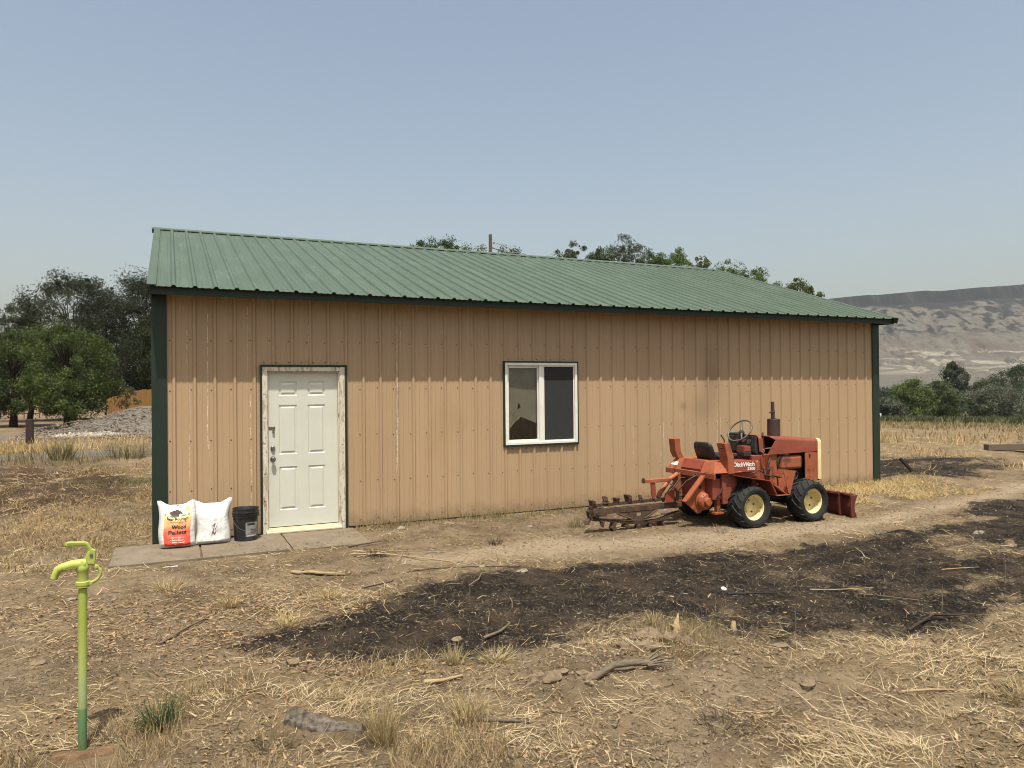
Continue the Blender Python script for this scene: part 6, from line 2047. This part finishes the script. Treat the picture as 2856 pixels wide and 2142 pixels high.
# ------------------------------------------------------------------ scatter: straw, chips, clods, grass
def blades(name, x, y, z, length, width, tilt, azim, bend, col, m, label, cat, lift=0.0, parent=None, kind='stuff'):
    """each blade: a bent strip of a quad and a tip; arrays of n"""
    n = len(x)
    g = np.random.default_rng(len(name) * 7 + n)
    d = np.stack([np.cos(azim) * np.cos(tilt), np.sin(azim) * np.cos(tilt), np.sin(tilt)], 1)
    side = np.stack([-np.sin(azim), np.cos(azim), np.zeros(n)], 1)
    roll = g.uniform(-0.9, 0.9, n)
    upv_ = np.cross(d, side)
    side = side * np.cos(roll)[:, None] + upv_ * np.sin(roll)[:, None]
    b = np.stack([x, y, z + lift], 1)
    m1 = b + d * (length * 0.5)[:, None] + np.stack([np.zeros(n), np.zeros(n), bend * length * 0.25], 1)
    tp = b + d * length[:, None] + side * (g.normal(0, 0.12, n) * length)[:, None] - np.stack([np.zeros(n), np.zeros(n), bend * length * 0.12], 1)
    w = side * (width * 0.5)[:, None]
    v = np.stack([b - w, b + w, m1 + w * 0.9, m1 - w * 0.9, tp + w * 0.35, tp - w * 0.35], 1).reshape(-1, 3)
    i = np.arange(n)[:, None] * 6
    q = np.concatenate([i + np.array([[0, 1, 2, 3]]), i + np.array([[3, 2, 4, 5]])], 0)
    c = np.repeat(col, 6, axis=0)
    og = np.array(origin_of(parent)) if parent is not None else 0
    o = fast_mesh(name, v - og, q, None, m, parent, c)
    return tag(o, label, cat, kind=kind) if parent is None else o


def sample(n, rmin, rmax, amin=-46, amax=46, seed=0, power=1.0):
    """points spread over the ground in front of the shed, denser close by"""
    g = np.random.default_rng(seed)
    u = g.random(n)
    r_ = rmin * (rmax / rmin) ** u if power == 1.0 else rmin + (rmax - rmin) * u ** power
    a = YAW + np.radians(g.uniform(amin, amax, n))
    return 0.18 + r_ * np.sin(a), -9.79 + r_ * np.cos(a), r_


def off_things(x, y):
    k = (x > -0.44) & (x < 2.38) & (y > -1.14) & (y < 0.05)
    k |= (x > -0.05) & (x < 12.24) & (y > -0.03) & (y < 9.2)
    k |= (y > 13.3) & (y < 16.2) & (x < 8)
    k |= (x > -0.42) & (x < -0.04) & (y > -5.72) & (y < -5.40)
    k |= poly_sd(x, y, [(0.70, -5.70), (0.80, -5.60), (1.12, -5.84), (1.02, -5.98)]) > -0.03
    return ~k


def straw_cols(n, g, dark=None):
    a, b, c = np.array([0.42, 0.325, 0.18]), np.array([0.28, 0.20, 0.105]), np.array([0.58, 0.48, 0.30])
    t = g.random(n)[:, None]
    u = (g.random(n) ** 3)[:, None]
    col = a * (1 - t) + b * t
    col = col * (1 - u) + c * u
    col *= 0.98
    if dark is not None:
        col = col * (1 - dark[:, None]) + np.array([0.022, 0.018, 0.015]) * dark[:, None]
    return col


g0 = np.random.default_rng(5)
# lying straw
x, y, r_ = sample(360000, 2.6, 30, seed=1)
S_ = straw_amount(x, y)
Bn = burn_amount(x, y)
dens = (0.05 + 0.95 * S_ ** 1.6) * (1 - 0.97 * Bn)
dens *= 0.12 + 0.88 * sstep(0.45, 0.66, fbm(x, y, 2.2, 4, 121, 0.6))
keep = (g0.random(len(x)) < dens * 0.62) & off_things(x, y)
x, y, r_ = x[keep], y[keep], r_[keep]
n = len(x)
z = height(x, y)
flow = fbm(x, y, 0.9, 3, 131) * 9 + fbm(x, y, 0.25, 2, 133) * 6
az = flow + g0.normal(0, 0.9, n)
blades('straw_litter', x, y, z, g0.gamma(2.0, 0.030, n) + 0.022 + 0.002 * r_, 0.0011 + 0.00038 * r_ + g0.random(n) * 0.0013, np.abs(g0.normal(0, 0.17, n)), az, g0.uniform(-0.1, 0.35, n), straw_cols(n, g0), M_STRAW, 'cut dry straw strewn over the ground', 'straw', lift=0.004)
# burnt and pale stubble in the scorched patch
x, y, r_ = sample(150000, 2.6, 26, seed=2)
Bn = burn_amount(x, y)
keep = (g0.random(len(x)) < Bn * 0.8) & off_things(x, y)
x, y, r_ = x[keep], y[keep], r_[keep]
n = len(x)
dk = np.where(g0.random(n) < 0.965, g0.uniform(0.75, 1.0, n), g0.uniform(0.1, 0.6, n))
blades('burnt_stubble', x, y, height(x, y), g0.gamma(2, 0.018, n) + 0.012 + 0.001 * r_, 0.0014 + 0.0004 * r_, np.abs(g0.normal(0.1, 0.4, n)), g0.uniform(0, 6.28, n), g0.uniform(-0.1, 0.3, n), straw_cols(n, g0, dk), M_STRAW, 'black burnt stubble covering the scorched patch', 'stubble', lift=0.002)
# fine litter: broken bits, dark and pale
x, y, r_ = sample(190000, 2.6, 18, seed=12)
keep = (g0.random(len(x)) < (0.25 + 0.6 * sstep(0.38, 0.62, fbm(x, y, 2.7, 3, 127))) * (1 - 0.85 * burn_amount(x, y)) * (1 - 0.55 * sstep(0.0, 0.3, poly_sd(x, y, BARE)))) & off_things(x, y)
x, y, r_ = x[keep], y[keep], r_[keep]
n = len(x)
dk = np.where(g0.random(n) < 0.5, g0.uniform(0.3, 0.8, n), g0.uniform(0, 0.35, n))
blades('fine_litter', x, y, height(x, y), g0.gamma(2.0, 0.009, n) + 0.006 + 0.0008 * r_, 0.0016 + 0.0004 * r_ + g0.random(n) * 0.002, np.abs(g0.normal(0, 0.3, n)), g0.uniform(0, 6.28, n), g0.uniform(-0.1, 0.3, n), straw_cols(n, g0, dk) * 0.72, M_STRAW, 'fine broken straw and twig litter on the soil', 'litter', lift=0.003)
# bits of straw and dirt blown over the slabs
n = 2600
x, y = g0.uniform(-0.42, 2.34, n), g0.uniform(-1.12, -0.06, n)
k_ = g0.random(n) < sstep(0.46, 0.66, fbm(x, y, 2.4, 3, 129)) * (0.35 + 0.65 * sstep(-0.45, -1.0, y)) + 0.06
x, y = x[k_], y[k_]
n = len(x)
blades('slab_litter', x, y, np.full(n, 0.0165), g0.gamma(2.0, 0.012, n) + 0.008, 0.0025 + g0.random(n) * 0.003, np.abs(g0.normal(0, 0.08, n)), g0.uniform(0, 6.28, n), g0.uniform(0, 0.2, n), straw_cols(n, g0, g0.uniform(0.1, 0.8, n)) * 0.7, M_STRAW, 'bits of straw and dirt blown over the concrete slabs', 'litter')
# wood chips
x, y, r_ = sample(330000, 2.6, 16, seed=3)
cd = sstep(-0.5, 0.35, poly_sd(x, y, CHIPS) + 0.8 * (fbm(x, y, 1.2, 3, 141) - 0.5))
cd = np.maximum(cd, 0.16 * sstep(0.45, 0.65, fbm(x, y, 1.6, 3, 143)))
sdb = poly_sd(x, y, BURN)
cd = np.maximum(cd, 0.8 * sstep(0.35, 0.05, np.abs(sdb + 0.12)) * sstep(2.6, 1.4, x))
keep = (g0.random(len(x)) < cd * 0.55 * (1 - 0.8 * burn_amount(x, y))) & off_things(x, y)
x, y, r_ = x[keep], y[keep], r_[keep]
n = len(x)
cA, cB, cC = np.array([0.30, 0.19, 0.10]), np.array([0.145, 0.085, 0.047]), np.array([0.48, 0.35, 0.20])
t = g0.random(n)[:, None]
u = (g0.random(n) ** 2.5)[:, None]
cc = (cA * t + cB * (1 - t)) * (1 - u) + cC * u
blades('wood_chips', x, y, height(x, y), g0.gamma(2.4, 0.010, n) + 0.010, 0.004 + g0.random(n) * 0.008, g0.normal(0.05, 0.22, n), g0.uniform(0, 6.28, n), g0.uniform(-0.1, 0.15, n), cc * 0.82, M_CHIPS, 'brown wood chips scattered over the dirt left of the burn', 'wood chips', lift=0.007)


# crumbs of soil and gravel
def crumbs(name, x, y, z, rad, col, m, label, cat, seed):
    g = np.random.default_rng(seed)
    n = len(x)
    base = np.array([[1, 0, 0], [0, 1, 0], [-1, 0, 0], [0, -1, 0], [0, 0, 0.75], [0, 0, -0.5]], float)
    v = base[None] * rad[:, None, None] * g.uniform(0.6, 1.35, (n, 6, 1))
    a = g.uniform(0, 6.28, n)
    ca, sa = np.cos(a)[:, None], np.sin(a)[:, None]
    vx = v[:, :, 0] * ca - v[:, :, 1] * sa
    vy = v[:, :, 0] * sa + v[:, :, 1] * ca
    v = np.stack([vx + x[:, None], vy + y[:, None], v[:, :, 2] + z[:, None]], -1).reshape(-1, 3)
    f = np.array([[0, 1, 4], [1, 2, 4], [2, 3, 4], [3, 0, 4], [1, 0, 5], [2, 1, 5], [3, 2, 5], [0, 3, 5]])
    tr_ = (np.arange(n)[:, None, None] * 6 + f[None]).reshape(-1, 3)
    return tag(fast_mesh(name, v, None, tr_, m, None, np.repeat(col, 6, axis=0)), label, cat, kind='stuff')


x, y, r_ = sample(230000, 2.6, 20, seed=4)
cd = 0.25 + 0.75 * sstep(0.5, 0.68, fbm(x, y, 2.0, 4, 151, 0.6))
cd *= 0.35 + 0.65 * sstep(-4.5, -5.6, y) * sstep(0.5, 2.0, x) + 0.5 * sstep(0.0, 0.3, poly_sd(x, y, BARE))
keep = (g0.random(len(x)) < cd * 0.5) & off_things(x, y)
x, y, r_ = x[keep], y[keep], r_[keep]
n = len(x)
Bn = burn_amount(x, y)[:, None]
sc = np.array([0.215, 0.158, 0.098]) * g0.uniform(0.55, 1.4, n)[:, None]
sc = sc * (1 - 0.75 * Bn) + np.array([0.03, 0.024, 0.02]) * 0.75 * Bn
crumbs('soil_crumbs', x, y, height(x, y), (np.minimum(g0.gamma(1.3, 0.0034, n), 0.011) + 0.0028) * (1 + 0.03 * r_), sc, M_CHIPS, 'loose crumbs of dry soil on the ground', 'soil', 1)
# the pale rock pile and the gravel face on the left
g1 = np.random.default_rng(77)
x = g1.uniform(-5.6, 3.0, 14000)
y = g1.uniform(22.8, 31.5, 14000)
keep = (poly_sd(x, y, GRAVEL) > -0.2 * g1.random(14000))
pile = np.exp(-(((x + 2.9) / 1.7) ** 2 + ((y - 25.6) / 1.1) ** 2))
keep &= g1.random(14000) < 0.25 + pile
x, y, pile = x[keep], y[keep], pile[keep]
n = len(x)
gc = (np.array([0.165, 0.138, 0.105]) + np.array([0.12, 0.112, 0.095]) * (pile[:, None] > 0.5)) * g1.uniform(0.55, 1.3, n)[:, None]
crumbs('rock_pile', x, y, height(x, y) + 0.03, g1.gamma(2, 0.012, n) + 0.013 + 0.026 * pile, gc, M_CHIPS, 'pale rocks and gravel heaped against the bank on the left', 'rocks', 2)
# ash flecks in the burn
x, y, r_ = sample(26000, 3, 22, seed=6)
keep = (g0.random(len(x)) < burn_amount(x, y) * 0.20)
x, y, r_ = x[keep], y[keep], r_[keep]
n = len(x)
crumbs('ash_flecks', x, y, height(x, y) + 0.003, (np.minimum(g0.gamma(1.2, 0.0022, n), 0.008) + 0.002) * (1 + 0.03 * r_), np.array([0.36, 0.31, 0.25]) * g0.uniform(0.3, 1.1, n)[:, None], M_CHIPS, 'pale ash and straw flecks on the scorched patch', 'ash', 3)

# standing dry grass
def stand(n, seed, rect, dfun, h, w, col, name, label, cat='grass', tilt0=1.25):
    g = np.random.default_rng(seed)
    x = g.uniform(rect[0], rect[1], n)
    y = g.uniform(rect[2], rect[3], n)
    k = (g.random(n) < dfun(x, y) * (1 - 0.92 * burn_amount(x, y))) & off_things(x, y)
    x, y = x[k], y[k]
    n = len(x)
    hh = h * np.clip(g.normal(1, 0.25, n), 0.3, 1.5)
    c = np.array(col)[None] * g.uniform(0.6, 1.35, n)[:, None]
    c[:, 1] *= g.uniform(0.9, 1.08, n)
    return blades(name, x, y, height(x, y), hh, np.full(n, w) * g.uniform(0.6, 1.4, n), np.clip(g.normal(tilt0, 0.28, n), 0.3, 1.9), g.uniform(0, 6.28, n), g.uniform(-0.3, 0.1, n), c, M_STRAW, label, cat, lift=-0.004)


GOLD, DUN, OLIVE, GREEN = (0.44, 0.325, 0.15), (0.26, 0.195, 0.095), (0.15, 0.14, 0.055), (0.075, 0.10, 0.03)
clumpy = lambda f, lo, hi, sd: (lambda x, y: sstep(lo, hi, fbm(x, y, f, 3, sd)))
stand(42000, 1, (16.5, 44, 3.0, 20.0), lambda x, y: sstep(0.30, 0.55, fbm(x, y, 0.35, 3, 161)) * sstep(0.5, 2.0, (y - (4.6 - 0.38 * (x - 18)))) * sstep(5.5, 3.2, (y - (4.6 - 0.38 * (x - 18)))) * (0.25 + 0.75 * sstep(0.4, 0.6, fbm(x, y, 1.1, 3, 162))), 0.26, 0.018, GOLD, 'golden_grass', 'tall golden dry grass band across the right field', tilt0=1.3)
stand(34000, 2, (24, 70, 4, 45), lambda x, y: 0.8 * clumpy(0.25, 0.4, 0.6, 163)(x, y), 0.16, 0.03, DUN, 'dun_grass', 'patchy dun grass farther back in the right field')
stand(26000, 3, (45, 105, 12, 66), lambda x, y: clumpy(0.12, 0.42, 0.6, 165)(x, y) * sstep(46, 62, np.hypot(x, y + 9.8)), 0.4, 0.08, (0.085, 0.090, 0.040), 'green_grass', 'green river grass below the far trees')
stand(42000, 4, (-14, -0.05, 16.3, 24), lambda x, y: sstep(0.40, 0.6, fbm(x, y, 0.5, 3, 167)) * sstep(19.5, 17.0, y) * sstep(-1.5, -4, x) + 0.06, 0.20, 0.016, GOLD, 'verge_grass', 'golden dry grass along the far side of the lane')
stand(26000, 5, (-12, 0.05, 11.2, 13.4), lambda x, y: 0.16 * sstep(0.5, 0.66, fbm(x, y, 0.8, 3, 169)), 0.26, 0.010, (0.20, 0.165, 0.075), 'verge_weeds', 'tall dun weeds on the near side of the lane', tilt0=1.2)
stand(60000, 6, (-7, -0.05, -1.2, 11.2), lambda x, y: 0.9 * straw_amount(x, y) * sstep(0.32, 0.58, fbm(x, y, 1.1, 3, 171)) * (1 - 0.75 * sstep(0.45, 0.6, fbm(x, y, 0.8, 3, 172)) * sstep(-0.4, 0.8, poly_sd(x, y, BROWN))), 0.075, 0.007, (0.30, 0.215, 0.10), 'dry_lawn', 'short dry lawn grass left of the shed', tilt0=0.8)
stand(16000, 7, (-7, -0.05, 0.5, 7.5), lambda x, y: sstep(0.60, 0.70, fbm(x, y, 0.9, 3, 77)), 0.06, 0.007, (0.07, 0.10, 0.032), 'green_lawn_patches', 'thin green grass patches in the dry lawn', tilt0=0.9)
stand(9000, 8, (2.3, 9.9, -0.55, -0.01), lambda x, y: sstep(0.40, 0.62, fbm(x, y, 1.6, 3, 173)) * sstep(-0.55, -0.05, y), 0.085, 0.005, (0.20, 0.17, 0.075), 'wall_foot_weeds', 'dry weeds along the foot of the shed wall', tilt0=1.2)
stand(26000, 9, (8.8, 13.2, -1.9, -0.01), lambda x, y: straw_amount(x, y) * 0.9, 0.11, 0.006, (0.42, 0.32, 0.15), 'corner_straw', 'yellow straw heaped at the far shed corner', tilt0=0.45)
stand(15000, 10, (-0.9, 1.7, -6.6, -4.95), lambda x, y: 0.8 * sstep(0.44, 0.62, fbm(x, y, 2.2, 3, 175)), 0.115, 0.0028, (0.30, 0.225, 0.115), 'foreground_grass', 'thin standing dry grass in the near left foreground', tilt0=1.05)
stand(6000, 11, (3.0, 4.6, -5.9, -4.9), lambda x, y: 0.6 * sstep(0.5, 0.62, fbm(x, y, 2.4, 3, 177)), 0.07, 0.0026, (0.22, 0.175, 0.085), 'bank_grass', 'short dry grass along the scorched edge', tilt0=1.1)
stand(4500, 12, (13.5, 19, -1.0, 4.5), lambda x, y: 0.8 * sstep(0.5, 0.62, fbm(x, y, 0.6, 3, 179)), 0.14, 0.012, (0.40, 0.28, 0.12), 'field_tufts', 'low dry grass tufts right of the shed', tilt0=1.0)


def clump(name, label, c0, n, h, rad, col, w, seed, tilt=(0.7, 1.5), cat='grass clump', bend=0.0):
    g = np.random.default_rng(seed)
    x_, y_ = c0
    zb = hz(x_, y_)
    root = empty(name, (x_, y_, zb), label, cat)
    a = g.uniform(0, 6.28, n)
    rr = rad * np.sqrt(g.random(n)) * 0.5
    px, py = x_ + rr * np.cos(a), y_ + rr * np.sin(a)
    c = np.array(col)[None] * g.uniform(0.6, 1.35, n)[:, None]
    blades('blade_tuft', px, py, height(px, py), h * g.uniform(0.45, 1.15, n), np.full(n, w) * g.uniform(0.6, 1.3, n), g.uniform(tilt[0], tilt[1], n), a + g.normal(0, 0.5, n), np.full(n, bend) * g.uniform(0.3, 1, n), c, M_STRAW, None, None, lift=-0.004, parent=root)
    return root


clump('green_grass_clump', 'green grass tuft growing right of the hydrant', (0.13, -5.36), 230, 0.17, 0.16, (0.055, 0.085, 0.028), 0.0042, 1, (0.55, 1.5), bend=0.25)
clump('green_grass_clump', 'tiny green sprout on bare soil at the right', (4.55, -6.83), 45, 0.05, 0.06, (0.08, 0.12, 0.035), 0.003, 2, (0.6, 1.5))
clump('green_weed_clump', 'small green weed at the bottom left corner', (-0.62, -5.72), 90, 0.07, 0.10, (0.055, 0.08, 0.028), 0.008, 3, (0.2, 1.0))
PALE = (0.40, 0.31, 0.15)
for k, (c0, n, h, rad, col, til, lab) in enumerate((((1.16, -6.05), 210, 0.22, 0.12, PALE, (0.9, 1.55), 'upright pale grass clump right of the bark log'), ((1.62, -6.02), 150, 0.16, 0.14, PALE, (0.5, 1.3), 'leaning pale grass clump at the bottom centre'), ((1.85, -5.2), 130, 0.13, 0.10, (0.42, 0.34, 0.17), (0.8, 1.4), 'pale grass clump at the lower tip of the burn'), ((2.12, -5.28), 150, 0.13, 0.13, (0.42, 0.34, 0.17), (0.3, 0.9), 'flattened pale grass clump right of the burn tip'), ((0.62, -3.05), 150, 0.13, 0.14, PALE, (0.4, 1.1), 'straw clump on the dirt before the left slab'), ((0.16, -2.25), 190, 0.16, 0.20, PALE, (0.3, 1.1), 'straw clump midway between hydrant and slabs'), ((0.98, -3.92), 150, 0.14, 0.12, (0.42, 0.32, 0.14), (0.3, 1.0), 'straw clump at the left tip of the burn'), ((1.42, -3.28), 120, 0.12, 0.10, (0.42, 0.32, 0.14), (0.4, 1.1), 'small straw clump above the left tip of the burn'), ((4.42, -7.2), 220, 0.12, 0.20, PALE, (0.2, 0.9), 'curved straw clump at the bottom right'), ((3.42, -5.2), 90, 0.11, 0.09, (0.42, 0.34, 0.18), (0.9, 1.5), 'pale grass tuft behind the split stump'), ((2.2, -1.9), 120, 0.10, 0.2, (0.10, 0.075, 0.04), (0.5, 1.3), 'dark dead weed among the pale stems'), ((3.55, -1.95), 110, 0.10, 0.14, (0.09, 0.07, 0.04), (0.5, 1.4), 'dark dead weed on the bare dirt before the window'), ((4.95, -1.35), 130, 0.15, 0.2, (0.20, 0.165, 0.07), (0.6, 1.4), 'dun grass clump left of the digging chain'), ((6.35, -2.5), 60, 0.12, 0.12, (0.30, 0.25, 0.17), (0.6, 1.4), 'pale dead weed beside the rear tyre'), ((0.62, -5.9), 140, 0.10, 0.2, (0.16, 0.125, 0.06), (0.4, 1.3), 'brown dead weed left of the bark log'), ((2.75, -6.75), 100, 0.09, 0.2, (0.10, 0.078, 0.05), (0.3, 1.2), 'dark matted weed low in the right foreground'))):
    clump('dry_grass_clump', lab, c0, n, h, rad, tuple(q * 0.85 for q in col), 0.0034, 20 + k, til)
# roadside bush
for k, (c0, n, h, rad, lab) in enumerate((((-2.35, 12.4), 260, 0.55, 0.5, 'tall dun roadside weed bush in front of the lane'), ((-4.3, 12.6), 200, 0.40, 0.6, 'lower roadside weed bush at the left edge'), ((-0.9, 12.1), 240, 0.5, 0.9, 'roadside weed bush next to the corner post'))):
    clump('roadside_weed', lab, c0, n, h, rad, (0.17, 0.145, 0.065), 0.011, 50 + k, (0.8, 1.5), cat='weed')

# ------------------------------------------------------------------ haze
hb = MB().box(-3300, 3300, -3300, 3300, -12, 420)
hm = bpy.data.materials.new('smoke_haze')
hm.use_nodes = True
hn = hm.node_tree
hn.nodes.clear()
ho = hn.nodes.new('ShaderNodeOutputMaterial')
hv = hn.nodes.new('ShaderNodeVolumePrincipled')
hv.inputs['Color'].default_value = (0.88, 0.94, 1.0, 1)
hv.inputs['Density'].default_value = 0.000066
hv.inputs['Anisotropy'].default_value = 0.2
hn.links.new(hv.outputs[0], ho.inputs['Volume'])
hzo = hb.build('haze', hm)
tag(hzo, 'thin pale smoke haze filling the whole valley air', 'haze', kind='stuff')
